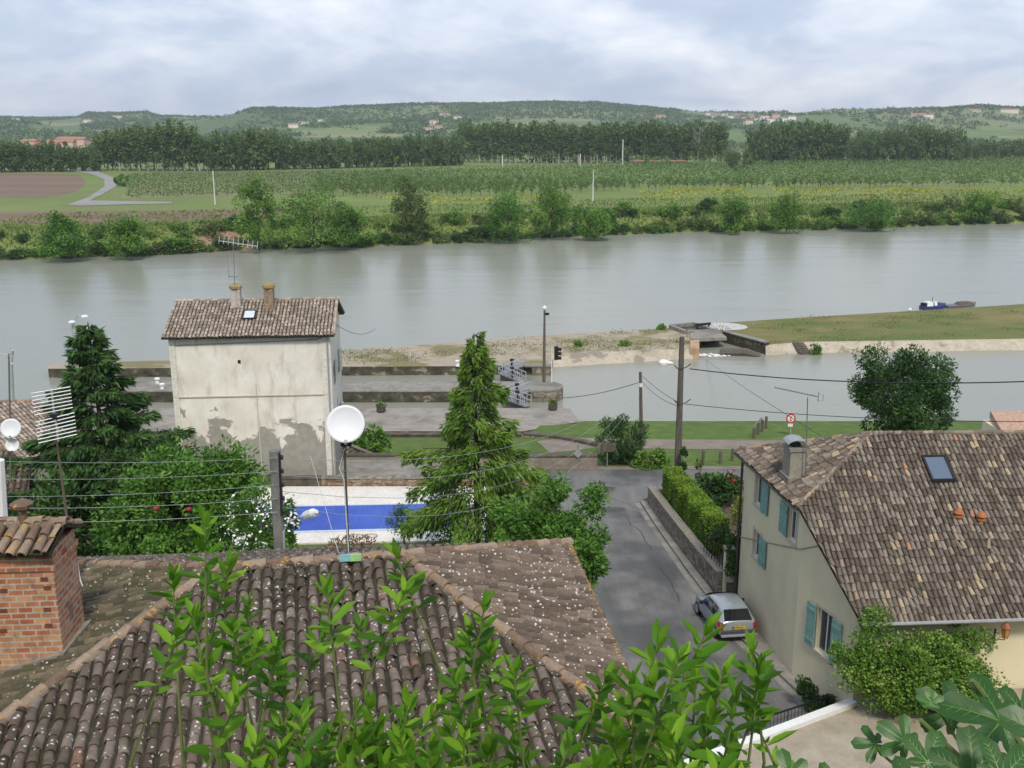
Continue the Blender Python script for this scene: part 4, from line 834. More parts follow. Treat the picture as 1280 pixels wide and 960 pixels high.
# far lock wall face with stone piers at its end
t = thing('lock_wall_end', 'blocky stone end of the far lock wall beside the gate recess', 'wall', (2, I[2].y, 0))
yb = I[2].y
for x0, x1 in ((0.2, 1.2), (2.2, 4.35)): MB().prism([(x0, yb - .45), (x1, yb - .45), (x1, yb + .2), (x0, yb + .2)], -1.2, .95).build('stone_block', ashlar, t)
MB().prism([(-1, yb - .55), (4.4, yb - .55), (4.4, yb + .6), (-1, yb + .6)], .95, 1.12).build('coping', conc, t)
def gate(label, xh, y0, y1, apex):
    t = thing('lock_gate', label, 'lock gate', (xh, (y0 + y1) / 2, 0)); ym = (y0 + y1) / 2
    for ya in (y0, y1):
        a, b_ = Vector((xh, ya, 0)), Vector((apex, ym, 0)); MB().bar(a + Vector((0, 0, .1)), b_ + Vector((0, 0, .1)), .35, 1.9).build('gate_leaf', woodpole, t)
        MB().bar(a + Vector((0, 0, 1.15)), b_ + Vector((0, 0, 1.15)), .7, .1).build('walkway', metal_g, t)
        mb = MB()
        d = (b_ - a).normalized(); sdv = Vector((-d.y, d.x, 0)) * .38
        for s_ in (-1, 1):
            for h in (1.65, 2.15): mb.tube([a + sdv * s_ + Vector((0, 0, h)), b_ + sdv * s_ + Vector((0, 0, h))], .045, 5)
            for k_ in range(6):
                q = a.lerp(b_, k_ / 5) + sdv * s_; mb.tube([q + Vector((0, 0, 1.2)), q + Vector((0, 0, 2.17))], .04, 5)
        mb.build('railing', galva, t)
        q = a.lerp(b_, .5); MB().lathe([(.12, 0), (.12, .8), (.22, .85), (.22, 1.1), (.05, 1.15)], (q.x, q.y, 1.2), 8).build('winding_gear', metal_d, t)
gate('lock gate with grey railings between the quay and the pier', 1.5, qf, pn, -.5)
gate('lock gate with grey railings between the pier and the far lock wall', 1.1, pf, yb - .5, -1.1)
def lpost(px, pyb, pyt, z, r, mat, name, label, cat, head):
    b = U(px, pyb, z); tp = V(px + (px - 640) * 0.0, pyt, b.y); t = thing(name, label, cat, b); top = Vector((b.x, b.y, tp.z))
    MB().tube([b, b.lerp(top, .5), top], [r, r * .8, r * .55], 8).build('post', mat, t); head(t, top, b); return t
def head_lamp(t, top, b): MB().lathe([(.08, 0), (.22, .12), (.26, .3), (.1, .42), (.04, .5)], top, 10).build('lamp_head', white_m, t); MB().bar(top + Vector((-.1, 0, -.35)), top + Vector((.45, -.1, -.35)), .12, .25).build('bracket', metal_d, t)
lpost(680, 477.5, 388, PZ + .16, .17, woodpole, 'lamp_post', 'tall dark lamp post standing on the rounded nose of the pier', 'lamp post', head_lamp)
def head_sig(t, top, b):
    MB().box(top + Vector((.45, 0, -.7)), (.42, .4, 1.35)).build('signal_box', black_m, t); mb = MB()
    for dz in (-.25, -.7, -1.15):
        s2 = MB().lathe([(.17, 0), (.19, .32)], top + Vector((.62, -.1, dz)), 8, axis=(1, -.3, -.1)); mb.add(s2.v, s2.f)
    mb.build('signal_visor', black_m, t)
lpost(689.5, 478, 433, PZ + .16, .055, white_p, 'traffic_signal', 'black traffic signal on a thin white post on the pier nose', 'traffic signal', head_sig)
for px, py, lb in ((476.5, 515, 'squat stone tub of plants on the quay right of the lock house'), (691, 512.5, 'squat stone tub of plants at the end of the quay')):
    b = U(px, py, 1.0); t = thing('planter', lb, 'planter', b); MB().lathe([(.32, 0), (.42, .15), (.42, .5), (.46, .55), (.40, .6)], b, 12).build('tub', simple('tub', (.08, .07, .055), .9), t)
    P_, o_, tn_ = crown((b.x, b.y, 1.7), (.4, .4, .2), 8, 260, .15, rng, .3); put_leaves('plants', P_, o_, tn_, .16, .1, f_bright, t)
for px, py, lb in ((203, 487, 'white mooring bollard on the pier left of the lock house, nearer one'), (197, 480, 'white mooring bollard on the pier left of the lock house, farther one'), (572, 457.5, 'white mooring bollard on the far lock wall beside the tall spruce')):
    b = U(px, py, 1.12); MB().lathe([(.26, 0), (.2, .1), (.17, .4), (.28, .48), (.28, .62), (.1, .68)], b, 12).build('mooring_bollard', white_p, smooth=False, label=lb, cat='bollard')
# double lamp at the left behind the fir
b = U(100, 500, 1.0); b.z = 1.0; tp = V(99, 410, b.y); t = thing('double_lamp', 'double armed street lamp rising behind the left fir', 'street lamp', b)
MB().tube([b, (b.x, b.y, tp.z)], [.14, .07], 7).build('post', galva, t)
for px, py in ((106, 396), (90, 403)):
    q = V(px, py, b.y - .2); mb = MB(); mb.tube([(b.x, b.y, tp.z - .1), ((b.x + q.x) / 2, b.y, max(tp.z, q.z) + .2), q], .05, 6); arm = mb.build('arm', galva, t); MB().lathe([(.03, -.12), (.35, 0), (.3, .12), (.05, .2)], q, 10).build('lamp_head', white_m, arm)
# low walls, grass edges and stairs between the quay and the pool
def lowwall(name, p0, p1, th, z0, z1, mat, copm, label, cop=.12):
    t = thing(name, label, 'wall', (p0[0], p0[1], z0)); MB().bar((p0[0], p0[1], (z0 + z1) / 2), (p1[0], p1[1], (z0 + z1) / 2), th, z1 - z0).build('wall', mat, t)
    if cop: MB().bar((p0[0], p0[1], z1 + cop / 2), (p1[0], p1[1], z1 + cop / 2), th + .12, cop).build('coping', copm, t)
darkc = patchy('dark_coping', [(0.3, (0.07, 0.06, 0.045)), (0.7, (0.17, 0.15, 0.12))], 1.5, fine=9)
a, b_ = U(455, 541, 1.4), U(562, 541, 1.4); lowwall('stone_wall', (a.x, a.y), (0.8, b_.y), .45, .6, 1.25, darkc, darkc, 'low dark stone wall along the near edge of the quay', .1)
pts = [U(655, 543, 1.5), U(690, 546, 1.6), U(715, 550, 1.7), U(752, 558, 1.9)]; t = thing('curved_wall', 'low curved dark wall along the grass beside the tow path', 'wall', pts[0])
mb = MB(); mb2 = MB()
for a, b_ in zip(pts[:-1], pts[1:]): mb.bar((a.x, a.y, a.z - .35), (b_.x, b_.y, b_.z - .35), .4, .9); mb2.bar((a.x, a.y, a.z + .13), (b_.x, b_.y, b_.z + .13), .52, .12)
mb.build('wall', rubble, t); mb2.build('coping', darkc, t)
a, b_ = U(632, 586, 3.0), U(746, 585, 3.0); lowwall('stone_wall', (a.x - 2, a.y), (b_.x, b_.y + .1), .5, 1.5, 3.9, patchy('old_wall', [(0.3, (0.20, 0.16, 0.13)), (0.7, (0.36, 0.31, 0.26))], 1.2, big=(.5, (.13, .13, .07), .5, .65, .6), fine=8), darkc, 'old stone wall along the far side of the cross road', .1)
a, b_ = V(425, 573, 67.6), V(640, 573, 67.6); lowwall('stone_wall', (a.x, 67.6), (1.8, 67.6), .35, 1.6, 3.62, oldwall, darkc, 'low dark coped wall right of the lock house', .14)
a, b_ = V(352, 592, 62), V(560, 592, 62); lowwall('retaining_wall', (a.x - 10, 62.0), (a.x + 2.6, 62.0), .4, 3.1, 3.95, darkc, darkc, 'short grey retaining wall behind the pool', .08)
lowwall('retaining_wall', (a.x + 2.62, 62.0), (1.8, 62.0), .4, 3.1, 3.95, redstone, rubble, 'reddish rubble retaining wall behind the pool', .08)
t = thing('stone_stairs', 'stone stairs with dark stubby balusters beside the lock house', 'stairs', (-10.6, 69, 1.6)); mb = MB(); mb2 = MB()
s0, s1 = V(428, 560, 69.0), V(470, 577, 69.0)
for i in range(9):
    q = s0.lerp(s1, i / 8.0); mb.box((q.x, 69.4, (q.z + .8) / 2), (.42, 1.5, max(.2, q.z - .8)))
    mb2.lathe([(.09, 0), (.14, .15), (.06, .35), (.12, .5), (.12, .56)], (q.x, 68.75, q.z), 8)
mb.build('steps', oldwall, t); mb2.build('balusters', darkc, t)
MB().bar(s0 + Vector((0, -.25, .6)), s1 + Vector((0, -.25, .6)), .2, .1).build('handrail', conc, t)
b = U(466, 570, 2.0); big_tree('shrub', (b.x, 70.2, 3.3), (1.5, 1.3, 1.5), 18, 1500, .5, .3, f_bush, 'rounded shrub beside the stone stairs right of the lock house', 'shrub', base=(b.x, 70.2, 1.7), seed=131)

# ------------------------------------------------------------------ pool
pz = 3.3
def quadz(pix, z): return [(U(px, py, z).x, U(px, py, z).y) for px, py in pix]
t = thing('swimming_pool', 'garden pool with a pale paved surround and a bright blue cover', 'pool', U(430, 645, pz))
dk = quadz([(300, 611), (596, 606), (606, 664), (300, 679)], pz); cv_ = quadz([(318, 639), (585, 631), (590, 661), (318, 675)], pz)
cvx0, cvx1 = cv_[0][0], cv_[1][0]; cv_ = [(cvx0, 57.9), (cvx1, 58.6), (cvx1 + .1, 54.6), (cvx0 - .1, 53.7)]
dk = [(cvx0 - 2, 61.75), (cvx1 + 1.2, 61.75), (cvx1 + 1.2, 52.9), (cvx0 - 2, 52.2)]
MB().prism(dk, 2.6, pz + .14).build('surround', deck, t)
MB().prism([(x * .999, y) for x, y in cv_], pz + .16, pz + .20).build('cover', poolcov, t)
mb = MB()
for i in range(4): p, q = Vector((*cv_[i], pz + .17)), Vector((*cv_[(i + 1) % 4], pz + .17)); mb.bar(p, q, .16, .1)
mb.build('rim', simple('pool_rim', (.55, .62, .7), .5), t)
mb = MB()
for i in range(1, 8): a = Vector((*cv_[0], pz + .215)).lerp(Vector((*cv_[1], pz + .215)), i / 8); b_ = Vector((*cv_[3], pz + .215)).lerp(Vector((*cv_[2], pz + .215)), i / 8); mb.bar(a, b_, .025, .01)
mb.build('cover_seam', simple('seam', (.12, .2, .55), .5), t)
drape('lawn', [(-14, 44), (0.4, 44), (0.4, 52.4), (-14, 51.9)], 0.012, patchy('lawn_grass', [(.3, (.03, .075, .015)), (.7, (.055, .12, .022))], 2, fine=12))
mb = MB(); q = U(443, 671, pz + .2)
mb.tube([q + Vector((.5 * math.cos(a) * (1 + .2 * math.sin(3 * a)), .35 * math.sin(a), .02)) for a in np.linspace(0, 11, 40)], .025, 5); mb.tube([q + Vector((.9 + .4 * math.cos(a), .1 + .25 * math.sin(a), .03)) for a in np.linspace(0, 9, 30)], .025, 5)
mb.build('hose', simple('hose', (.3, .28, .25), .6), label='coiled hose lying on the near edge of the pool surround', cat='hose')

# ------------------------------------------------------------------ lock house (white, old plaster)
HB, HE, HR = 3.4, 13.45, 14.95
rf, lf = Vector((-11.75, 63.0)), Vector((-21.9, 62.15)); sdv = Vector((-0.62, 7.2)); rb, lb_ = rf + sdv, lf + sdv
t = thing('lock_house', 'tall white lock house with flaking plaster, standing between the pool and the lock', 'house', ((rf.x + lf.x) / 2, (rf.y + lb_.y) / 2, HB))
mb = MB(); P = wallholes(mb, lf, rf, HB, HE, HE, [])
mb.quad((lb_.x, lb_.y, HB), (lf.x, lf.y, HB), (lf.x, lf.y, HE), ((lf.x + lb_.x) / 2, (lf.y + lb_.y) / 2, HR), (lb_.x, lb_.y, HE))
holes = [(1.2, 2.1, 9.6, 11.2), (4.6, 5.5, 9.6, 11.2), (1.2, 2.1, 5.6, 7.2), (4.6, 5.6, 4.6, 7.2)]
mb2_ = MB(); wallholes(mb2_, rf, rb, HB, HE, HE, holes)
mb.add(mb2_.v, mb2_.f); mb.quad((rf.x, rf.y, HE), (rb.x, rb.y, HE), ((rf.x + rb.x) / 2, (rf.y + rb.y) / 2, HR)); mb.quad((rb.x, rb.y, HB), (lb_.x, lb_.y, HB), (lb_.x, lb_.y, HE), (rb.x, rb.y, HE))
mb.build('wall', plaster, t)
dside = (rb - rf).normalized()
for (s0, s1_, z0, z1) in holes:
    q = rf + dside * ((s0 + s1_) / 2); wn_ = MB().box((q.x - .05, q.y, (z0 + z1) / 2), (.1, s1_ - s0 - .04, z1 - z0 - .04)).build('window', glass, t)
    MB().box((q.x + .06, q.y + .75 + .1, (z0 + z1) / 2), (.05, .5, z1 - z0)).build('shutter', simple('pale_shutter', (.5, .55, .5), .7), t)
fd = (rf - lf).normalized(); fn = Vector((fd.y, -fd.x))
def FW(s_, z, k_=0.0): q = lf + fd * s_ + fn * k_; return Vector((q.x, q.y, z))
s_, z = hitwall(300, 495, lf, rf)
MB().bar(FW(.1, z, .03), FW(10.1, z, .03), .08, .07).build('string_course', stonetrim, t)
s2_, z2 = hitwall(320, 480, lf, rf); MB().bar(FW(s2_, z2, .03), FW(s2_ + .05, HB, .03), .06, .06).build('wall_pipe', stonetrim, t)
MB().bar(FW(.02, HB, .05), FW(.02, HE, .05), .5, .1) ; mb = MB(); mb.bar(FW(.2, HB, .025), FW(.2, HE - .02, .025), .36, .07); mb.build('corner_band', simple('corner_white', (.66, .63, .56), .9), t)
mb = MB(); mb.bar(FW(9.85, HB, .025), FW(9.85, HE - .02, .025), .5, .07); mb.build('corner_band', MATS['corner_white'], t)
s3, z3 = hitwall(300, 428, lf, rf); mb = MB(); mb.tube([FW(.1, z3 - .1, .06), FW(5, z3 - .0, .06), FW(9.3, z3 + .1, .06), FW(9.9, z3 + .35, .06)], .035, 5); mb.build('wall_cable', simple('cable_grey', (.25, .24, .22), .6), t)
mb = MB(); mb.tube([FW(10.0, HE - .1, .15), FW(10.0, HE - .7, .12), FW(10.0, HB, .12)], .055, 7); mb.build('downpipe', simple('zinc', (.35, .36, .36), .5, .3), t)
s4, z4 = hitwall(299, 452, lf, rf); MB().box(FW(s4, z4, .01), (.18, .05, .2)).build('vent_hole', black_m, t)
s4, z4 = hitwall(235, 560, lf, rf); MB().box(FW(s4, z4, .02), (.35, .06, .28)).build('wall_plate', rust, t)
ov = .32; EV = .12
def RP(u, v_, z): q = lf + (rf - lf).normalized() * u + dside * v_; return Vector((q.x, q.y, z))
Lh = (rf - lf).length; Dh = sdv.length; sl = (HR - HE) / (Dh / 2); ze = HE - sl * .45 + .1
tiled('roof', [RP(-ov, -.45, ze), RP(Lh + ov, -.45, ze), RP(Lh + ov - .1, Dh / 2, HR + .1), RP(-ov + .1, Dh / 2, HR + .1)], tile_house, t, .235, .36, .1, 21, 5, roofthick=.1)
tiled('roof', [RP(-ov, Dh + .45, ze), RP(Lh + ov, Dh + .45, ze), RP(Lh + ov - .1, Dh / 2, HR + .1), RP(-ov + .1, Dh / 2, HR + .1)], tile_house, t, .235, .36, .1, 22, 4, roofthick=.1)
caps([RP(-ov, Dh / 2, HR + .1), RP(Lh + ov, Dh / 2, HR + .1)], tile_house, t, .12, .4, 5)
caps([RP(Lh + ov - .02, -.4, ze + .03), RP(Lh + ov - .1, Dh / 2, HR + .12)], tile_house, t, .11, .4, 6, name='verge_tiles')
caps([RP(Lh + ov - .02, Dh + .4, ze + .03), RP(Lh + ov - .1, Dh / 2, HR + .12)], tile_house, t, .11, .4, 7, name='verge_tiles')
def chim(px0, px1, pyb, pyt, v_, name, mat, capm, parent):
    yd = (lf.y + rf.y) / 2 + v_; a, b_ = V(px0, pyb, yd), V(px1, pyb, yd); tp = V(px0, pyt, yd); wd = b_.x - a.x; cx_ = (a.x + b_.x) / 2
    MB().box((cx_, yd, (a.z - .6 + tp.z) / 2), (wd, wd, tp.z - a.z + .6), .06).build(name, mat, parent)
    c = MB().lathe([(wd * .45, 0), (wd * .72, .06), (wd * .72, .22), (wd * .5, .3), (wd * .42, .34), (wd * .3, .3)], (cx_, yd, tp.z - .02), 10).build('chimney_cap', capm, parent); return Vector((cx_, yd, tp.z))
capyel = patchy('lichen_cap', [(.4, (.22, .18, .13)), (.6, (.38, .26, .07))], 4)
cA = chim(290.5, 302, 385, 361, 2.9, 'chimney', simple('pale_chimney', (.45, .42, .38), .9, var=.35, scale=4), capyel, t)
chim(331.5, 343, 384, 360, 2.9, 'chimney', simple('brown_chimney', (.28, .20, .14), .9, var=.4, scale=4), capyel, t)
def skylight(parent, o_, n_, d_, cx_, wd, hh, fm, gm):
    e_ = n_.cross(d_).normalized(); c = Vector(cx_) + n_ * .10
    mb = MB()
    for s_ in (-1, 1):
        mb.bar(c + e_ * s_ * wd / 2 - d_ * hh / 2, c + e_ * s_ * wd / 2 + d_ * hh / 2, .08, .14); mb.bar(c + d_ * s_ * hh / 2 - e_ * (wd / 2 + .04), c + d_ * s_ * hh / 2 + e_ * (wd / 2 + .04), .08, .14)
    f_ = mb.build('skylight', fm, parent); g_ = c + n_ * .03
    MB().quad(*[g_ + e_ * a * wd / 2 + d_ * b * hh / 2 for a, b in ((-1, 1), (1, 1), (1, -1), (-1, -1))]).build('pane', gm, f_)
n_ = (RP(Lh, 0, HE) - RP(0, 0, HE)).cross(RP(0, Dh / 2, HR) - RP(0, 0, HE)).normalized(); d_ = (RP(0, 0, HE) - RP(0, Dh / 2, HR)).normalized()
skylight(t, None, n_, d_, hitplane(312, 395, RP(0, 0, HE + .15), n_), .75, .95, metal_d, simple('bright_pane', (.6, .66, .7), .15))
# its aerial
b = cA + Vector((-.05, -.2, -.5)); tp = V(291, 297, b.y); t = thing('tv_aerial', 'long slender television aerial on the left chimney of the lock house', 'aerial', b)
MB().tube([b, V(293, 340, b.y), tp], [.03, .025, .02], 6).build('mast', metal_g, t)
p0, p1 = V(274, 301, b.y), V(322, 308, b.y - .6); mb = MB(); mb.bar(p0, p1, .045, .045)
for i in range(9): q = p0.lerp(p1, i / 8.0); mb.tube([q + Vector((0, -.15, -.14)), q + Vector((0, .15, .32))], .014, 4)
mb.build('boom', simple('alu', (.62, .63, .64), .35, .4), t)
mb = MB(); q = V(292, 346, b.y); mb.bar(q + Vector((-.35, 0, .02)), q + Vector((.3, 0, -.02)), .05, .05); mb.tube([q + Vector((-.3, 0, -.1)), q + Vector((-.3, 0, 1.6))], .012, 4); mb.build('dipole', metal_g, t)

# ------------------------------------------------------------------ foreground house
def RU(px, py, z): return U(px, py, z)
RL, RR = Vector((-5.58, 17.34, 18)), Vector((-2.13, 17.93, 18)); F1 = Vector((2.25, 13.5, 16.8)); B1 = U(710, 680, 16.8)
E2 = RL + (Vector((-9.2, 11.0, 16.8)) - RL) * 1.6; K2 = RL + (U(20, 704.5, 16.3) - RL) * 1.12
t = thing('tiled_house', 'nearest house, seen as a mossy hipped roof of dark canal tiles below the viewpoint', 'house', (-3.5, 16, 5))
foot = [(F1.x - .35, F1.y + .35), (B1.x - .35, B1.y - .35), (K2.x + .5, K2.y - .4), (E2.x + .5, E2.y + .5)]
def rz_plane(a, b, c):
    n = (b - a).cross(c - a); return lambda x, y: a.z - (n.x * (x - a.x) + n.y * (y - a.y)) / n.z
MB().prism(foot, 4.0, lambda x, y: 15.9).build('wall', oldwall, t)
ob, nA, dA = tiled('roof', [E2, F1, RR, RL], tile_near, t, .205, .30, .088, 31, 8)
tiled('roof', [F1, B1, RR], tile_side, t, .205, .30, .088, 32, 7)
tiled('roof', [K2, E2, RL], tile_moss, t, .205, .30, .088, 33, 7)
tiled('roof', [B1, K2, RL, RR], tile_near, t, .205, .30, .088, 34, 5)
caps([E2, RL], tile_cap, t, .115, .42, 41); caps([RR, F1], tile_cap, t, .115, .42, 42); caps([RL, RR], tile_cap, t, .12, .42, 43); caps([RR, B1], tile_cap, t, .12, .4, 44); caps([K2, RL], tile_cap, t, .11, .42, 45)
caps([B1 + Vector((0, 0, -.02)), F1 + Vector((0, 0, -.02))], tilemat('tiles_orange_edge', [(0, (.24, .17, .09)), (1, (.40, .28, .12))], (.5, .46, .36), .16, ((.5, .28, .03), .50)), t, .075, .2, 46, False, name='edge_tiles')
dist = rz_plane(K2, E2, RL)
# brick chimney on it
cy = 15.1; xr_ = V(67, 760, cy).x; ztop = V(67, 692, cy).z; zb_ = dist(xr_ - .5, cy)
dpt = 1.05; wd = 2.2; rot = R(4)
cxc, cyc = xr_ - wd / 2, cy + dpt / 2
ch = MB().box((cxc, cyc, (zb_ - .7 + ztop) / 2), (wd, dpt, ztop - zb_ + .7), rot).build('chimney', brick_m, t)
MB().box((cxc, cyc, ztop - .28), (wd + .07, dpt + .07, .10), rot).build('brick_band', brick_m, ch)
MB().prism([(cxc - wd / 2 - .05, cy - .06), (xr_ + .1, cy - .06), (xr_ + .1, cy + dpt + .06), (cxc - wd / 2 - .05, cy + dpt + .06)], lambda x, y: dist(x, y) - .2, lambda x, y: dist(x, y) + .16).build('flashing', mortar, ch)
zr_ = ztop + .30; A_ = [Vector((cxc - wd / 2 - .12, cy - .12, ztop + .02)), Vector((xr_ + .1, cy - .12, ztop + .02)), Vector((xr_ + .1, cyc, zr_)), Vector((cxc - wd / 2 - .12, cyc, zr_))]
tiled('cap_tiles', A_, tile_cap, ch, .19, .34, .085, 51, 6, roofthick=.05); A2 = [Vector((A_[0].x, cy + dpt + .12, ztop + .02)), Vector((A_[1].x, cy + dpt + .12, ztop + .02)), A_[2], A_[3]]
tiled('cap_tiles', A2, tile_cap, ch, .19, .34, .085, 52, 6, roofthick=.05); caps([A_[3], A_[2]], tile_cap, ch, .1, .35, 53, name='cap_ridge')
for px, py in ((52, 727), (56, 738), (56, 765), (3, 740), (3, 765), (3, 790), (58, 785)):
    q = V(px, py, cy - .02); MB().box((q.x, cyc - dpt / 2 + (q.x - cxc) * math.tan(rot) + .043, q.z), (.12, .10, .075), rot).build('vent_brick', MATS.get('hollow_brick') or simple('hollow_brick', (.16, .06, .04), .9), ch)
b = V(46, 690, cy + .8); MB().lathe([(.075, -.2), (.075, .30), (.17, .34), (.19, .40), (.10, .45)], Vector((b.x, cy + .5, zr_ - .02)), 10).build('chimney_pot', tile_cap, ch)

# grid aerial on this roof
b = hitplane(98, 712, RL, Vector((0, 0, 1)).lerp(Vector((0, 0, 1)), 0)); yb_ = 18.9; b = V(97, 712, yb_); tp = V(66, 516, yb_ - .6)
t = thing('grid_aerial', 'grid panel television aerial on a leaning mast beside the brick chimney', 'aerial', b)
MB().tube([b - Vector((0, 0, .2)), V(84, 650, yb_ - .15), V(72, 560, yb_ - .4), tp], [.03, .028, .022, .02], 7).build('mast', simple('rusty_mast', (.22, .17, .14), .6, .3), t)
mt_w = simple('mast_tape', (.6, .5, .48), .7); MB().tube([V(88, 668, yb_ - .1), V(96, 706, yb_)], [.036, .036], 7).build('tape', mt_w, t)
alu = MATS['alu']
for (cx0, cy0, cx1, cy1) in ((40, 497, 89, 517), (46, 526, 94, 544)):
    pass
mb = MB()
for i in range(7): yy_ = i / 6; mb.tube([V(39 + yy_ * 4, 492 + yy_ * 27, yb_ - .8), V(88 + yy_ * 3, 483.5 + yy_ * 26, yb_ - .5)], .012, 4)
mb.tube([V(64, 486, yb_ - .6), V(68, 520, yb_ - .6)], .02, 4); mb.build('panel', alu, t)
mb = MB()
for i in range(7): yy_ = i / 6; mb.tube([V(44 + yy_ * 4, 528 + yy_ * 26, yb_ - .8), V(93 + yy_ * 3, 516 + yy_ * 27, yb_ - .5)], .012, 4)
mb.tube([V(69, 521, yb_ - .6), V(73, 552, yb_ - .6)], .02, 4); mb.build('panel', alu, t)
MB().box(V(68, 520, yb_ - .62), (.12, .12, .10)).build('clamp', metal_d, t)
mb = MB(); mb.tube([V(97, 705, yb_ - .05), V(100, 724, yb_ - .5), V(107, 742, yb_ - .8), V(104, 758, yb_ - 1.2), V(97, 766, yb_ - 1.6)], .012, 5); mb.build('aerial_cable', simple('white_cable', (.6, .6, .58), .5), label='pale loop of cable hanging on the mossy roof below the grid aerial', cat='cable')
# dish on the ridge
yb_ = 17.95; b = V(436, 702, yb_); tp = V(430.5, 556, yb_); t = thing('satellite_dish', 'large white satellite dish on a mast at the ridge of the nearest house', 'satellite dish', b)
MB().tube([b - Vector((0, 0, .1)), V(434, 650, yb_), tp], [.026, .026, .022], 8).build('mast', simple('dark_mast', (.12, .11, .10), .5, .4), t)
for i, py in enumerate((588, 625, 655)): MB().lathe([(.03, -.02), (.03, .02)], V(432 + i, py, yb_), 8).build('collar', metal_g, t)
c0 = V(432, 530, yb_ - .12); ax = Vector((.12, -1.0, .42)).normalized(); rd = .355
profd = [(0.0, -.06), (.1, -.056), (.2, -.038), (.3, -.010), (rd - .012, .012), (rd, .020), (rd, .032), (.3, .004), (.2, -.024), (.1, -.042), (.02, -.046)]
mb = MB(); mb.lathe([(max(r_, .002), z) for r_, z in profd], c0, 40, axis=ax); d0 = mb.build('reflector', white_m, t, smooth=True)
low = c0 + Vector((0, -.05, -.33)); mb = MB(); mb.box(low + Vector((.02, .05, -.02)), (.16, .16, .12)); mb.box(tp + Vector((0, 0, .03)), (.12, .10, .1)); mb.build('bracket', metal_d, t)
mb = MB(); lnb = c0 + Vector((.06, -.42, -.22)); mb.tube([low, low.lerp(lnb, .5) + Vector((0, 0, -.06)), lnb], .012, 6); arm = mb.build('feed_arm', metal_g, t); MB().lathe([(.03, -.04), (.035, .03), (.02, .05)], lnb, 8, axis=(c0 - lnb)).build('receiver_horn', galva, arm)
mb = MB(); mb.tube([V(431, 560, yb_ - .03), V(424, 585, yb_ - .05), V(430, 600, yb_ - .04), V(436, 695, yb_ - .04), V(430, 712, yb_ - .3), V(424, 730, yb_ - .7), V(422, 742, yb_ - 1.0), V(430, 746, yb_ - 1.1)], .011, 5); mb.build('cable', MATS['white_cable'], t)
q = V(438, 697, 17.5); MB().box(q, (.40, .02, .14), R(8)).build('base_plate', simple('plate_cyan', (.25, .52, .60), .5), t); MB().box(q + Vector((.10, -.012, 0)), (.2, .02, .13), R(8)).build('base_patch', simple('plate_green', (.36, .62, .25), .5), t)
MB().tube([V(438, 742, yb_ - 1.1), V(388, 570, 26)], .006, 4).build('guy_wire', MATS['white_cable'], label='thin pale wire rising from the near roof past the street lamp', cat='wire')
# ------------------------------------------------------------------ cream house on the right
hA, hB, hC, hD, hE_, hF = (10.35, 41.9), (11.1, 35.5), (12.25, 31.9), (27.5, 33.0), (27.5, 42.3), (10.9, 42.2)
t = thing('cream_house', 'cream rendered house with teal shutters and a large mottled tile roof, right of the road', 'house', (18, 38, 5))
ZA, ZC = 12.2, 9.75; rdg_y, rdg_z = 38.4, 14.2
def holewall(px0, px1, pyt, pyb, p0, p1):
    s0, za_ = hitwall(px0, pyt, p0, p1); s1_, zb2 = hitwall(px1, pyb, p0, p1); return (min(s0, s1_), max(s0, s1_), zb2, za_)
LenAB = math.dist(hA, hB); LenBC = math.dist(hB, hC)
# windows on the road side
h1 = holewall(945.5, 951.5, 591, 621, hA, hB); h2 = holewall(988, 995.5, 634, 668, hA, hB); h3 = holewall(943, 947.5, 661, 686, hA, hB)
h1 = (h1[0], h1[0] + .85, h1[3] - 1.35, h1[3]); h2 = (h2[1] - .8, h2[1], h2[3] - 1.3, h2[3]); h3 = (h3[0], h3[0] + .8, h3[3] - 1.2, h3[3])
h4 = holewall(1023, 1033, 758, 812, hB, hC); h4 = (h4[0], h4[0] + .95, h4[3] - 1.75, h4[3])
print('holes', h1, h2, h3, h4, LenAB, LenBC)
mb = MB()
PA = wallholes(mb, hA, hB, 4.0, ZA, ZA, [h1, h3, h2]); PB = wallholes(mb, hB, hC, 4.0, ZA, ZC, [h4]); wallholes(mb, hC, hD, 4.0, ZC, ZC, [])
mb.quad((*hD, 4), (*hE_, 4), (*hE_, ZA), (hD[0], rdg_y, rdg_z - .1), (*hD, ZC)); mb.quad((*hE_, 4), (*hF, 4), (*hF, ZA), (*hE_, ZA)); mb.quad((*hF, 4), (*hA, 4), (*hA, ZA), (*hF, ZA))
mb.build('wall', creamwall, t)
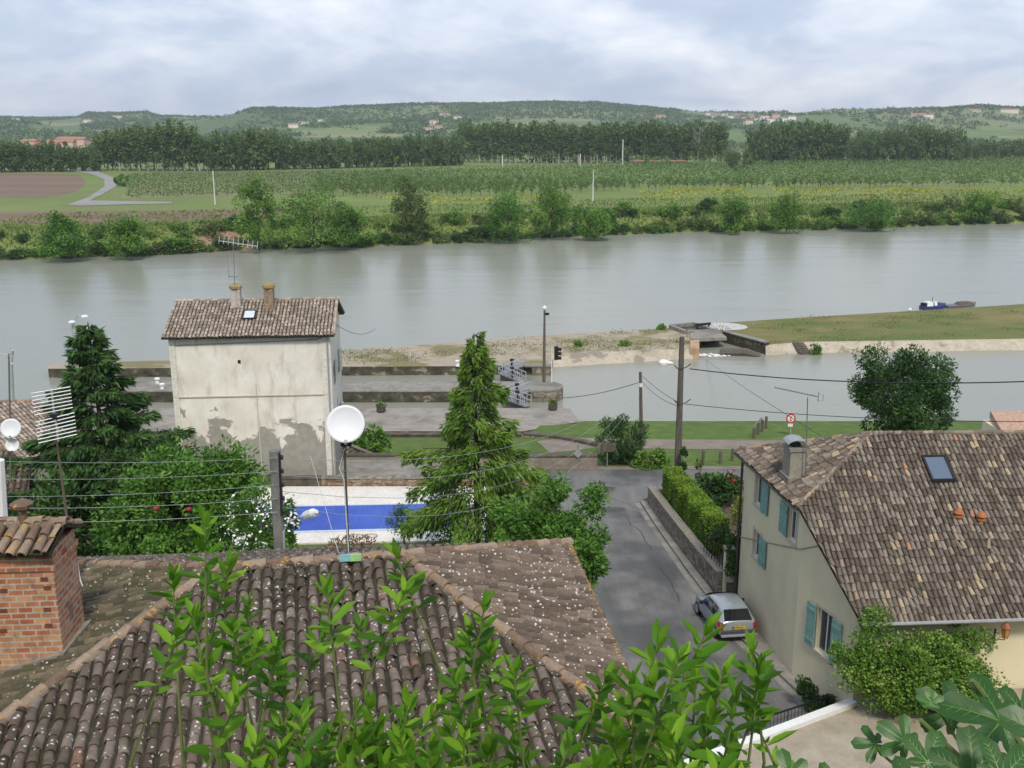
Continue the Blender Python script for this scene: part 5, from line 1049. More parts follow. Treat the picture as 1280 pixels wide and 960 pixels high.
def window(P, h, side, shm, both=False, shw=None):
    s0, s1_, z0, z1 = h; w_ = s1_ - s0; f = MB(); g_ = MB()
    def bx(mb, a, b, c, d, k0, k1):   # box on the wall between depths k0..k1
        q = [P(a, c, k0), P(b, c, k0), P(b, d, k0), P(a, d, k0), P(a, c, k1), P(b, c, k1), P(b, d, k1), P(a, d, k1)]
        mb.add(q, [(0, 1, 2, 3), (7, 6, 5, 4), (0, 4, 5, 1), (1, 5, 6, 2), (2, 6, 7, 3), (3, 7, 4, 0)])
    for a, b, c, d in ((s0, s0 + .07, z0, z1), (s1_ - .07, s1_, z0, z1), (s0 + .07, s1_ - .07, z0, z0 + .07), (s0 + .07, s1_ - .07, z1 - .07, z1), ((s0 + s1_) / 2 - .03, (s0 + s1_) / 2 + .03, z0 + .07, z1 - .07)): bx(f, a, b, c, d, .12, .17)
    wo_ = f.build('window', white_p, t)
    for a, b in ((s0 + .07, (s0 + s1_) / 2 - .03), ((s0 + s1_) / 2 + .03, s1_ - .07)):
        q = MB(); bx(q, a, b, z0 + .07, z1 - .07, .14, .15); q.build('pane', glass, wo_)
    m2 = MB(); bx(m2, s0 - .1, s1_ + .1, z0 - .12, z0 - .003, -.05, .2); m2.build('sill', stonetrim, wo_)
    m2 = MB(); bx(m2, s0 - .13, s0 - .003, z0, z1 + .12, -.012, .05); bx(m2, s1_ + .003, s1_ + .13, z0, z1 + .12, -.012, .05); bx(m2, s0 - .003, s1_ + .003, z1 + .003, z1 + .12, -.012, .05); m2.build('window_surround', stonetrim, wo_)
    for sd2 in side:
        sw = shw or w_ * .55; a = s0 - sw - .03 if sd2 < 0 else s1_ + .03; m3 = MB(); bx(m3, a, a + sw, z0, z1, -.09, -.045)
        so_ = m3.build('shutter', teal, t)
        for zz in (z0 + .2, z1 - .3): m4 = MB(); bx(m4, a + .03, a + sw - .03, zz, zz + .1, -.115, -.092); m4.build('batten', teal, so_)
window(PA, h1, (1,), teal, shw=.75); window(PA, h2, (-1,), teal, shw=.75); window(PA, h3, (1,), teal, shw=.75); window(PB, h4, (-1, 1), teal, shw=.55)
ov = .28
eA, eB = Vector((hA[0] - ov - .1, hA[1] + .35, ZA - .02)), Vector((hB[0] - ov, hB[1] - .1, ZA - .02)); eC = Vector((hC[0] - .12, hC[1] - .55, ZC - .22)); eD = Vector((28.0, 32.4, ZC - .22)); rL, rR = Vector((14.45, rdg_y, rdg_z)), Vector((28.0, rdg_y + .35, rdg_z))
tiled('roof', [eB, eC, eD, rR, rL], tile_right, t, .19, .33, .084, 61, 7, roofthick=.06)
tiled('roof', [eA, eB, rL], tile_right, t, .19, .33, .084, 62, 7, roofthick=.12)
eE = Vector((28.0, 42.6, ZA - .02))
tiled('roof', [rL, rR, eE, eA], tile_right, t, .19, .33, .084, 63, 4, roofthick=.06)
rcap = tilemat('tiles_right_ridge', [(0, (.14, .10, .08)), (.6, (.26, .21, .17)), (1, (.45, .32, .2))], (.5, .48, .42), .15)
caps([eB, rL], rcap, t, .1, .4, 64); caps([rL, rR], rcap, t, .1, .4, 65); caps([eA + Vector((.1, .1, .05)), rL], rcap, t, .1, .4, 66)
# verge along the sloping edge, gutter and pipe
mb = MB(); mb.tube([eC + Vector((-.05, -.1, -.02)), eD + Vector((0, -.1, -.02))], .07, 8); mb.build('gutter', MATS['zinc'], t)
mb = MB(); mb.tube([eA + Vector((-.05, 0, -.06)), eB + Vector((-.05, 0, -.06))], .05, 6); mb.build('gutter', simple('dark_gutter', (.06, .055, .05), .6), t)
mb = MB(); mb.tube([(hA[0] - .1, hA[1] + .12, ZA - .15), (hA[0] - .1, hA[1] + .12, 4.3)], .06, 7); mb.build('downpipe', MATS['dark_gutter'], t)
nF = (rL - eC).cross(eD - eC).normalized(); nF = nF if nF.z > 0 else -nF; dF = (Vector((0, 0, -1)) - nF * nF.dot(Vector((0, 0, -1)))).normalized()
skylight(t, None, nF, dF, hitplane(1171, 589, eC, nF) + nF * .07, .88, 1.15, metal_d, skyglass)
for px, py in ((1197.5, 647), (1226, 651)):
    q = hitplane(px, py + 3, eC, nF); MB().lathe([(.1, -.1), (.1, .12), (.17, .13), (.17, .18), (.1, .19), (.1, .27), (.19, .29), (.12, .4), (.04, .48)], q, 10).build('roof_vent', terrac, t)
# chimney with curved metal cowl
nH = (rL - eA).cross(eB - eA).normalized(); nH = nH if nH.z > 0 else -nH
q = hitplane(991, 597, eA, nH); zt_ = V(991, 561, q.y).z
ch = MB().box((q.x, q.y, (q.z - .5 + zt_) / 2), (.62, .75, zt_ - q.z + .5), R(6)).build('chimney', patchy('grey_render', [(.3, (.27, .25, .20)), (.7, (.38, .35, .29))], 3, fine=12), t)
MB().box((q.x, q.y, zt_ + .06), (.72, .85, .12), R(6)).build('chimney_top', conc, ch)
MB().box((q.x, q.y, q.z + .05), (.8, .95, .22), R(6)).build('chimney_foot', mortar, ch)
mb = MB(); n_s = 9
for k_ in range(n_s):
    pass
vs = []
for side in (-.42, .42):
    for k_ in range(n_s):
        a = math.pi * (.12 + .76 * k_ / (n_s - 1)); vs.append((q.x + .42 * math.cos(a), q.y + side, zt_ + .18 + .27 * math.sin(a)))
vs2 = [(x, y, z + .02) for x, y, z in vs]
mb.add(vs + vs2, [(k_, k_ + 1, n_s + k_ + 1, n_s + k_) for k_ in range(n_s - 1)] + [(2 * n_s + k_, 3 * n_s + k_, 3 * n_s + k_ + 1, 2 * n_s + k_ + 1) for k_ in range(n_s - 1)])
mb.build('chimney_cowl', MATS['zinc'], ch, smooth=True); MB().box((q.x, q.y, zt_ + .2), (.3, .4, .18), R(6)).build('flue', black_m, ch)
b = hitplane(1007, 600, eA, nH); tp = V(1009.5, 497, b.y); t2 = thing('yagi_aerial', 'yagi television aerial on a mast beside the chimney of the cream house', 'aerial', b)
MB().tube([b - Vector((0, 0, .1)), tp], [.026, .02], 6).build('mast', metal_g, t2)
p0, p1 = V(969, 484.5, b.y), V(1023, 496, b.y - .3); mb = MB(); mb.bar(p0, p1, .025, .025)
for i in range(16): qq = p0.lerp(p1, i / 16.); mb.tube([qq + Vector((0, -.14, .0)), qq + Vector((0, .14, 0.0))], .010, 4); mb.tube([qq + Vector((0, 0, -.03)), qq + Vector((0, 0, .05))], .012, 4)
for dz in (-.12, .12): mb.tube([p1 + Vector((.02, -.2, dz)), p1 + Vector((.02, .2, dz))], .01, 4)
mb.tube([p1 + Vector((0, 0, -.2)), p1 + Vector((0, 0, .2))], .012, 4); mb.tube([p1 + Vector((.18, 0, -.18)), p1 + Vector((.18, 0, .1))], .010, 4); mb.build('boom', metal_g, t2)
# wall cable, lantern and iron cross
s_, z_ = hitwall(934, 680, hA, hB); s2q, z2q = hitwall(996, 681, hA, hB); s3q, z3q = hitwall(1024, 682, hB, hC); pw = [Vector(PA(0.0, z_, -.03)), Vector(PA(LenAB, z2q, -.03)), Vector(PB(s3q, z3q, -.03))]
MB().tube(pw, .018, 5).build('wall_cable', MATS['cable_grey'], t)
s_, z_ = hitwall(1250, 800, hC, hD); wy = lambda x: hC[1] + (x - hC[0]) * (hD[1] - hC[1]) / (hD[0] - hC[0])
q = V(1257, 790, wy(17.5) - .75); t2 = thing('wall_lantern', 'copper coloured lantern on a curled iron bracket on the cream front wall', 'lantern', q)
mb = MB(); mb.lathe([(.10, -.22), (.155, .14), (.155, .16)], q, 6); mb.build('glass_body', simple('amber_glass', (.50, .26, .07), .25), t2)
MB().lathe([(.19, .15), (.17, .2), (.10, .30), (.04, .34), (.03, .42), (.005, .44)], q, 6).build('top', simple('copper', (.30, .12, .07), .5, .3), t2)
mb = MB()
for k_ in range(6): a = k_ * math.pi / 3; mb.tube([q + Vector((.10 * math.cos(a), .10 * math.sin(a), -.22)), q + Vector((.157 * math.cos(a), .157 * math.sin(a), .16))], .010, 4)
mb.build('frame', MATS['copper'], t2)
wq = V(1243, 797, wy(17.2) - .03); mb = MB(); mb.bar(wq + Vector((0, 0, -.25)), wq + Vector((0, 0, .35)), .04, .03); mb.tube([wq + Vector((0, 0, -.05)), wq.lerp(q, .5) + Vector((0, 0, -.18)), q + Vector((0, 0, -.3)), q + Vector((0, 0, -.22))], .016, 5)
mb.tube([wq + Vector((0, 0, .2)), wq.lerp(q, .35) + Vector((0, 0, .1)), wq.lerp(q, .6) + Vector((0, 0, -.12)), wq.lerp(q, .3) + Vector((0, 0, -.1))], .012, 5); mb.build('bracket', metal_d, t2)
xq = V(1276, 769, wy(18) - .04); mb = MB(); mb.bar(xq + Vector((-.22, 0, -.2)), xq + Vector((.22, 0, .2)), .05, .03); mb.bar(xq + Vector((-.22, -.02, .2)), xq + Vector((.22, -.02, -.2)), .05, .03); mb.build('iron_cross', metal_d, label='dark iron anchor cross on the cream front wall right of the lantern', cat='wall anchor')

# ------------------------------------------------------------------ terrace in front of it
TZ = 6.5; a, b_ = U(912, 941, TZ), U(1070, 881, TZ); dirc = (b_ - a).normalized(); a2 = a - dirc * 3.5
t = thing('terrace', 'pale gravel terrace with a white coping in front of the cream house', 'terrace', (a.x, a.y, 5))
MB().prism([(a2.x, a2.y), (b_.x, b_.y), (b_.x + .5, 31.9), (27.5, 32.9), (27.5, 22), (a2.x + 2, 20)], 3.5, TZ - .05).build('floor', gravel, t)
mb = MB(); mb.bar(a2 + Vector((-.05, .12, -.05)), b_ + Vector((-.05, .12, -.05)), .32, .34); mb.build('coping', white_p, t)
mb = MB(); mb.bar(a2 + Vector((-.05, .16, -1.3)), b_ + Vector((-.05, .16, -1.3)), .2, 2.2); mb.build('retaining_face', creamwall, t)
sideN = Vector((-dirc.y, dirc.x, 0))
r0, r1 = V(934, 908, a.y + 1.0), V(1031, 873, b_.y + .6); r0 = V(936, 903, 30.2); r1 = V(1032, 872, 32.4)
t = thing('railing', 'dark iron railing beside the steps below the terrace', 'railing', (r0.x, r0.y, r0.z - 1)); mb = MB(); mb.bar(r0, r1, .05, .05); mb.bar(r0 + Vector((0, 0, -.78)), r1 + Vector((0, 0, -.78)), .03, .03); mb.build('handrail', metal_d, t)
for i in range(23): q = r0.lerp(r1, i / 22.); MB().tube([q + Vector((0, 0, -.8 if i % 11 else -1.4)), q], .011 if i % 11 else .02, 5).build('baluster', metal_d, t)
q = U(1006, 885, 5.4); big_tree('potted_shrub', (q.x, q.y, 6.25), (.38, .38, .33), 14, 900, .14, .10, f_vine, 'small clipped round shrub standing beside the iron railing', 'shrub', base=(q.x, q.y, 5.3), seed=141, trunk_r=.03, nb=3, shell=.3)
big_tree('shrub', (q.x + .3, q.y - .1, 5.65), (.75, .4, .3), 14, 1000, .16, .12, f_fir, 'dark low shrub behind the iron railing', 'shrub', base=(q.x + .3, q.y - .1, 5.3), seed=142, trunk_r=.02, nb=3, shell=.3)
# flowering climber heaped against the wall
q = U(1100, 890, TZ)
ctr = V(1150, 842, 30.6)
big_tree('climbing_shrub', (ctr.x, ctr.y, ctr.z), (2.2, .95, 1.15), 150, 30000, .48, .12, f_ivy, 'wide heaped flowering climber growing against the cream front wall', 'shrub', base=(ctr.x - .8, ctr.y, TZ - .1), seed=143, trunk_r=.06, shell=.35, cut=-1.35, nb=12,
    extra=[(tuple(V(1080, 835, 30.6)), (1.05, .8, 1.25), 5200), (tuple(V(1215, 860, 30.8)), (1.0, .8, .95), 4500), (tuple(V(1092, 778, 31.4)), (.36, .25, .30), 700), (tuple(V(1210, 800, 31.4)), (.8, .4, .35), 1100)])
p0 = U(1088, 893, TZ); MB().tube([p0, V(1090, 850, p0.y)], .022, 6).build('garden_stake', galva, label='thin grey stake standing before the flowering climber', cat='stake')
# ------------------------------------------------------------------ garden, wall, hedge and gate
gl = [(8.5, 58.75), (8.8, 54), (9.35, 46.5), (9.72, 43.4)]
gz = lambda x, y: nz(x, y) + .85
o = MB().prism([(gl[0][0] + .3, 58.9), (17, 59.6), (17, 51), (17, 42.2), (10.2, 42.2), (gl[3][0] + .3, 43.4), (gl[2][0] + .3, 46.5), (gl[1][0] + .3, 54)], 2.6, gz).build('garden_soil', soil2, kind='structure')
t = thing('garden_wall', 'rough grey stone wall along the road below the clipped hedge', 'wall', (gl[0][0], gl[0][1], 3.3)); mb = MB(); mc = MB()
for (x0, y0), (x1, y1) in zip(gl[:-1], gl[1:]):
    mb.prism([(x0, y0), (x0 + .42, y0), (x1 + .42, y1), (x1, y1)], lambda x, y: nz(x, y) - .2, lambda x, y: nz(x, y) + 1.15)
    mc.prism([(x0 - .04, y0), (x0 + .46, y0), (x1 + .46, y1), (x1 - .04, y1)], lambda x, y: nz(x, y) + 1.15, lambda x, y: nz(x, y) + 1.24)
mb.prism([(8.5, 58.75), (8.6, 59.2), (11.5, 60.0), (17, 60.0), (17, 59.6), (11.5, 59.6), (9.0, 58.9)], 2.8, 4.25)
mb.build('wall', rubble, t); mc.build('coping', mortar, t)
hq = [Vector((9.25, 57.4, 0)), Vector((10.15, 57.4, 0)), Vector((10.95, 47.0, 0)), Vector((10.0, 47.2, 0))]
t = thing('hedge', 'long clipped box-shaped hedge above the garden wall', 'hedge', (10, 52, 4.5))
core = MB().prism([(v.x + (.08 if i in (0, 3) else -.08), v.y + (-.1 if i < 2 else .1)) for i, v in enumerate(hq)], lambda x, y: gz(x, y) - .1, lambda x, y: 6.12 + (57.4 - y) * .078).build('twigs', simple('hedge_core', (.03, .05, .012), .9), t)
g = np.random.default_rng(9); n = 26000; face = g.choice(5, n, p=[.42, .3, .16, .06, .06]); uu = g.uniform(0, 1, n); vv = g.uniform(0, 1, n); PP = np.zeros((n, 3)); OO = np.zeros((n, 3))
yy = 57.4 - uu * 10.3; xl = 9.25 + (57.4 - yy) * .072; xr2 = xl + .93; zt2 = 6.2 + (57.4 - yy) * .078; zb2 = np.interp(yy, RY, RZ) + .75
und = .06 * np.sin(yy * 2.1) + .04 * np.sin(yy * 5.3 + 1)
for f_ in range(5):
    k_ = face == f_
    if f_ == 0: PP[k_] = np.stack([xl + und * .6 - .02, yy, zb2 + (zt2 - zb2) * vv], 1)[k_]; OO[k_] = (-1, 0, .15)
    if f_ == 1: PP[k_] = np.stack([xl + (xr2 - xl) * vv, yy, zt2 + und * .4], 1)[k_]; OO[k_] = (0, 0, 1)
    if f_ == 2: PP[k_] = np.stack([xr2, yy, zb2 + (zt2 - zb2) * vv], 1)[k_]; OO[k_] = (1, 0, .1)
    if f_ == 3: PP[k_] = np.stack([xl[k_] * 0 + 10.0 + uu[k_] * .93, np.full(k_.sum(), 47.0), 4.9 + 2.1 * vv[k_]], 1); OO[k_] = (0, -1, .1)
    if f_ == 4: PP[k_] = np.stack([xl[k_] * 0 + 9.25 + uu[k_] * .93, np.full(k_.sum(), 57.45), 4.2 + 2.0 * vv[k_]], 1); OO[k_] = (0, 1, .1)
PP += g.normal(0, .035, PP.shape); put_leaves('leaves', PP, OO, np.clip(.5 + .25 * np.sin(PP[:, 1] * 3 + PP[:, 2] * 2) + g.normal(0, .25, n), 0, 1), .12, .09, f_hedge, t, jit=.9)
def pt(px, py, z): return U(px, py, z)
# gate pillar, gate and fence with creeper at the corner of the house
t = thing('gate_pillar', 'pale plastered gate pillar between the garden wall and the green gate', 'pillar', (10.05, 43.0, 4.6)); q = U(909, 745, 4.7)
MB().box((q.x, q.y, 5.8), (.45, .42, 2.5)).build('shaft', creamwall, t); MB().box((q.x, q.y, 7.12), (.56, .52, .14)).build('cap', conc, t)
t = thing('garden_gate', 'dark green plank gate under the creeper beside the cream house', 'gate', (q.x + .5, q.y, 4.7)); MB().box((q.x + .62, q.y + .02, 5.75), (.78, .06, 2.1)).build('panel', simple('gate_green', (.02, .05, .04), .5), t)
MB().box((q.x + .62, q.y - .03, 6.3), (.78, .04, .08)).box((q.x + .62, q.y - .03, 5.2), (.78, .04, .08)).build('crosspiece', MATS['gate_green'], t)
t = thing('iron_fence', 'black iron bars standing on the end of the garden wall', 'fence', (9.8, 45, 5.5)); 
for i in range(9): y = 46.2 - i * .36; x = 9.5 + i * .055; MB().tube([(x + .1, y, nz(x, y) + .9), (x + .1, y, nz(x, y) + 2.2)], .02, 5).build('fence_bar', black_m, t)
MB().bar((9.6, 46.2, nz(9.6, 46.2) + 2.1), (10.1, 43.3, nz(10, 43.3) + 2.1), .04, .04).build('top_rail', black_m, t)
c0 = V(925, 692, 42.6)
big_tree('creeper', (c0.x, c0.y, c0.z), (.62, .5, 1.6), 26, 4200, .3, .13, f_vine, 'dark green creeper hanging over the gate at the corner of the cream house', 'plant', base=(c0.x - .1, c0.y + .2, 4.8), seed=151, trunk_r=.04, shell=.4, droop_dummy=None) if False else big_tree('creeper', (c0.x, c0.y, c0.z), (.62, .5, 1.6), 26, 4200, .3, .13, f_vine, 'dark green creeper hanging over the gate at the corner of the cream house', 'plant', base=(c0.x - .1, c0.y + .2, 4.8), seed=151, trunk_r=.04, shell=.4, extra=[(tuple(V(900, 668, 44.5)), (.5, .9, .5), 1200), (tuple(V(931, 735, 42.2)), (.2, .25, .9), 700)])
def plantblob(px, py, y, rad, n, ln, mat, label, nm='shrub', seed=1, bz=None):
    c = V(px, py, y); big_tree(nm, tuple(c), rad, max(6, n // 90), n, min(rad) * .5, ln, mat, label, 'plant', base=(c.x, c.y, bz if bz is not None else gz(c.x, c.y) - .05), seed=seed, trunk_r=.03, nb=5, shell=.3)
plantblob(927, 636, 46.0, (.55, .6, 1.0), 1300, .14, foliage('leaf_lime', (.10, .14, .02), (.2, .26, .03), (.34, .38, .06)), 'yellow green bush against the far corner of the cream house', seed=161)
plantblob(897, 607, 56.5, (1.1, .8, .45), 1500, .5, f_fir, 'clump of sword shaped iris leaves behind the hedge', 'iris_clump', 162)
plantblob(916, 607, 55.0, (.5, .5, .8), 900, .16, f_vine, 'red flowering rose bush beside the iris clump', 'rose_bush', 163)
c = V(915, 597, 54.9); P_, o_, tn_ = crown(tuple(c), (.45, .4, .45), 9, 90, .12, rng, .6); 
o_r = [x for x in bpy.data.objects if x.name == 'rose_bush'][0]; put_leaves('flowers', P_, o_, tn_, .10, .09, f_red, o_r, kind='stuff')
plantblob(874, 592, 57.5, (.45, .45, .9), 420, .16, f_olive, 'slender young tree with thin grey green leaves beside the hedge', 'young_tree', 164)
plantblob(853, 582, 65.0, (.32, .32, 1.6), 1300, .14, f_fir, 'narrow dark shrub climbing the foot of the timber power pole', 'shrub', 165, 3.0)
plantblob(905, 628, 52, (.9, 1.0, .3), 700, .2, f_vine, 'low green plants in the soil bed behind the hedge', 'bedding_plants', 166)

# ------------------------------------------------------------------ car
def car(loc, heading, pitch, label):
    t = thing('parked_car', label, 'car', (0, 0, 0)); silver = NM('car_silver', .28); silver.color((.34, .375, .40)); silver.b.inputs['Metallic'].default_value = .35; silver.b.inputs['Coat Weight'].default_value = .5; silver = silver.m
    # station: y, half width at sill, at belt, belt z, roof half width, roof z, bottom z
    st = [(-.62, .60, .66, .86, .56, .90, .34), (-.60, .74, .74, .90, .60, .95, .30), (-.50, .80, .79, .93, .60, 1.03, .26), (-.28, .82, .81, .94, .585, 1.26, .22), (-.08, .825, .815, .94, .575, 1.385, .2), (.4, .825, .82, .93, .575, 1.43, .2), (1.1, .825, .82, .915, .575, 1.43, .2), (1.55, .825, .82, .905, .565, 1.37, .2),
          (2.15, .82, .81, .89, .60, 1.02, .2), (2.35, .82, .80, .87, .63, .90, .2), (2.85, .80, .76, .77, .60, .82, .22), (3.08, .74, .68, .66, .52, .70, .26), (3.17, .58, .52, .52, .40, .54, .32)]
    def sec(q):
        y, ws, wb, zb, wr, zr, z0 = q; h = [(ws * .9, z0), (ws, z0 + .1), (ws + .012, (z0 + zb) * .5), (wb + .008, zb - .10), (wb, zb), (wb - .02, zb + .03), (wr + .04, zr - .05), (wr, zr - .012), (wr * .6, zr + .022), (0, zr + .034)]
        return [(x, y, z) for x, z in h] + [(-x, y, z) for x, z in h[-2::-1]]
    mb = MB(); S_ = [sec(q) for q in st]; n = len(S_[0])
    for s_ in S_: mb.v += s_
    for i in range(len(S_) - 1): mb.f += [(i * n + k_, i * n + k_ + 1, (i + 1) * n + k_ + 1, (i + 1) * n + k_) for k_ in range(n - 1)] + [(i * n + n - 1, i * n, (i + 1) * n, (i + 1) * n + n - 1)]
    mb.f += [tuple(range(n)), tuple(range((len(S_) - 1) * n, len(S_) * n))[::-1]]
    body = mb.build('body', silver, t, smooth=True); sm = body.modifiers.new('sub', 'SUBSURF'); sm.levels = 1; sm.render_levels = 1
    bm = bmesh.new(); bm.from_mesh(body.data); bmesh.ops.recalc_face_normals(bm, faces=bm.faces[:]); bm.to_mesh(body.data); bm.free()
    dk_ = NM('car_glass', .05); dk_.color((.012, .014, .016)); dk_.b.inputs['Specular IOR Level'].default_value = .9; dk_ = dk_.m
    def panel(name, pts, mat, off, th=.012, par=t):
        P_ = [Vector(p) for p in pts]; n_ = Vector((0, 0, 0))
        for i in range(len(P_)): a, b = P_[i], P_[(i + 1) % len(P_)]; n_ += Vector(((a.y - b.y) * (a.z + b.z), (a.z - b.z) * (a.x + b.x), (a.x - b.x) * (a.y + b.y)))
        n_.normalize(); cc = sum(P_, Vector()) / len(P_)
        if n_.dot(cc - Vector((0, 1.3, .7))) < 0: n_ = -n_
        k_ = len(P_); return MB().add([p + n_ * off for p in P_] + [p + n_ * (off + th) for p in P_], [tuple(range(k_))[::-1], tuple(range(k_, 2 * k_))] + [(i, (i + 1) % k_, k_ + (i + 1) % k_, k_ + i) for i in range(k_)]).build(name, mat, par)
    panel('rear_window', [(-.60, -.545, .955), (.60, -.545, .955), (.53, -.17, 1.315), (-.53, -.17, 1.315)], dk_, .05)
    for sx in (-1, 1):
        panel('side_window', [(sx * .795, .02, .965), (sx * .795, .62, .955), (sx * .63, .60, 1.34), (sx * .635, .10, 1.33)], dk_, .012)
        panel('side_window', [(sx * .80, .70, .955), (sx * .80, 1.75, .94), (sx * .645, 1.42, 1.31), (sx * .63, .70, 1.345)], dk_, .012)
        panel('tail_light', [(sx * .83, -.42, .94), (sx * .66, -.64, .93), (sx * .68, -.66, .60), (sx * .84, -.45, .62)], simple('lamp_red', (.42, .015, .02), .25, var=.02), .0, .02)
        MB().box((sx * .93, 1.55, .98), (.18, .12, .14)).build('mirror', black_m, t, bevel=.02)
        for yw in (0, 2.47):
            wh = MB().lathe([(.2, -.09), (.285, -.09), (.30, -.06), (.30, .06), (.285, .09), (.2, .09)], (sx * .76, yw, .30), 20, axis=(sx, 0, 0)).build('wheel', black_m, t); MB().lathe([(.02, .085), (.1, .10), (.195, .092), (.2, .08)], (sx * .76, yw, .30), 14, axis=(sx, 0, 0)).build('rim', galva, wh)
    panel('windscreen', [(-.66, 2.12, .99), (.66, 2.12, .99), (.53, 1.58, 1.335), (-.53, 1.58, 1.335)], dk_, .05)
    bp = MB(); bp.box((0, -.66, .50), (1.52, .09, .20)); bp.build('rear_bumper', simple('bumper_dark', (.06, .065, .07), .5), t, bevel=.03)
    MB().box((0, -.69, .38), (1.56, .10, .12)).build('bumper_lip', silver, t, bevel=.03)
    pl = MB().box((0, -.672, .72), (.52, .015, .12)).build('number_plate', simple('plate_yellow', (.62, .40, .03), .5, var=.02), t)
    mb = MB()
    for i, x in enumerate((-.17, -.12, -.07, .0, .05, .12, .17)): mb.box((x, -.682, .72), (.028, .006, .07))
    mb.build('plate_digits', black_m, pl); MB().box((-.235, -.683, .72), (.045, .006, .115)).build('plate_band', simple('plate_blue', (.03, .06, .35), .5), pl)
    MB().box((0, -.66, .645), (.6, .02, .03)).build('handle_strip', galva, t)
    MB().box((0, -.655, .83), (.07, .015, .07)).build('badge', galva, t, bevel=.01)
    wp = MB(); wp.bar((0, -.53, .98), (.3, -.36, 1.16), .02, .02); wp.build('wiper', black_m, t)
    MB().tube([(0, .1, 1.45), (0, -.12, 1.62)], .006, 4).build('roof_aerial', black_m, t)
    t.location = loc; t.rotation_euler = (pitch, 0, heading); return t
qc = U(914, 792, 4.98)
car((qc.x + .02, qc.y - .25, 4.97), R(7), R(-3.6), 'small silver hatchback parked against the cream house, seen from behind')

# ------------------------------------------------------------------ poles, wires, posts, signs
def pole(px, pyb, pyt, z, r0, r1, mat, name, label, cat='pole', yd=None, **kw):
    b = U(px[0], pyb, z) if yd is None else Vector((V(px[0], pyb, yd).x, yd, z)); tp = V(px[1], pyt, b.y); t = thing(name, label, cat, b); MB().tube([b - Vector((0, 0, .2)), b.lerp(tp, .5), tp], [r0, (r0 + r1) / 2, r1], 8).build('post', mat, t); return t, b, tp
tA, bA, topA = pole((847, 852.5), 589, 421, 3.0, .25, .17, woodpole, 'power_pole', 'tall thick timber power pole beside the cross road')
for py in (461, 505):
    q = V(851, py, bA.y - .2); mb = MB(); mb.tube([q + Vector((-.45, 0, .25)), q + Vector((-.2, 0, 0)), q, q + Vector((.35, 0, .1)), q + Vector((.65, 0, .35))], .035, 5); mb.build('bracket', metal_d, tA)
tB, bB, topB = pole((802, 800.5), 571, 465, 2.1, .16, .11, woodpole, 'power_pole', 'thinner dark timber pole with a white collar by the tow path bush')
MB().lathe([(.17, -.14), (.17, .14)], V(801, 481, bB.y), 10).build('collar', white_p, tB)
tC, bC, topC = pole((349, 343.5), 760, 563, 4.2, .19, .15, concpole, 'power_pole', 'grey concrete power pole with insulators behind the near roof', yd=24.5)
for i in range(5):
    q = V(347.5 + i * .7, 570 + i * 17, 24.4); MB().lathe([(.02, -.06), (.05, -.05), (.035, 0), (.055, .03), (.02, .07)], q + Vector((.12, -.12, 0)), 8).build('insulator', metal_d, tC)
mb = MB(); mb.bar(V(349, 566, 24.25), V(352, 645, 24.25), .04, .05); mb.build('insulator_rail', metal_d, tC)
t = thing('street_lamp', 'street lamp on a curved arm fixed to the grey concrete pole', 'street lamp', V(356, 690, 24.3))
MB().tube([V(356, 700, 24.3), V(354.5, 665, 24.3), V(360, 653, 24.3), V(370, 648, 24.2), V(380, 643, 24.0)], [.03, .03, .028, .026, .024], 7).build('arm', galva, t)
q0, q1 = V(377, 646, 24.0), V(396, 639.5, 23.6); MB().tube([q0, q0.lerp(q1, .3), q0.lerp(q1, .75), q1], [.05, .11, .12, .05], 10).build('lamp_head', white_m, t); MB().bar(q0.lerp(q1, .3) + Vector((0, 0, -.07)), q0.lerp(q1, .95) + Vector((0, 0, -.08)), .16, .06).build('lamp_glass', simple('lamp_lens', (.45, .40, .33), .3), t)
def wire(p, q, sag, r, label, name='power_line', mat=metal_d):
    pts = [p.lerp(q, i / 14.) - Vector((0, 0, sag * 4 * (i / 14.) * (1 - i / 14.))) for i in range(15)]; MB().tube(pts, r, 4).build(name, mat, label=label, cat='wire')
wire(V(862, 461, bA.y - .2), V(1330, 475, 52), .5, .035, 'thick twisted cable from the timber power pole to the right, the upper one')
wire(V(856, 505, bA.y - .2), V(1330, 527, 52), .35, .022, 'thin wire from the timber power pole to the right, passing the round red sign')
wire(V(803, 470, bB.y), V(850, 504, bA.y - .2), .15, .02, 'short wire between the two timber poles')
wire(V(803, 478, bB.y), V(850, 508, bA.y - .2), .3, .02, 'lower short wire between the two timber poles')
wire(V(799, 478, bB.y), V(640, 492, 96), .8, .025, 'wire from the thinner pole over the lock basin to the left')
wire(V(883, 450, 114), V(1040, 553, 44), .2, .018, 'thin wire running down from the sluice towards the cream house roof')
for i, (y0, y1) in enumerate(((575, 574), (596, 597), (618, 620), (634, 634), (652, 652))):
    wire(V(347, 572 + i * 17, 24.3), V(-60, y1 + 0, 24.3 - .2 * i), .12, .006, ('topmost', 'second', 'middle', 'fourth', 'lowest')[i] + ' wire running left from the concrete pole', mat=metal_g)
for i, (x1, y1) in enumerate(((800, 548), (800, 572), (800, 600), (800, 640))):
    wire(V(349, 574 + i * 20, 24.3), V(801, 474 + i * 5, bB.y), 1.9 + i * .5, .007, ('topmost', 'second', 'third', 'lowest')[i] + ' wire running right from the concrete pole past the spruce', mat=galva)
wire(V(413, 400, 64), V(470, 410, 104), .8, .02, 'dark cable from the lock house gable towards the levee')
wire(V(936, 678, 41.5), V(880, 678, 60) * 1.0, .1, .01, 'thin cable from the cream house wall across the garden')
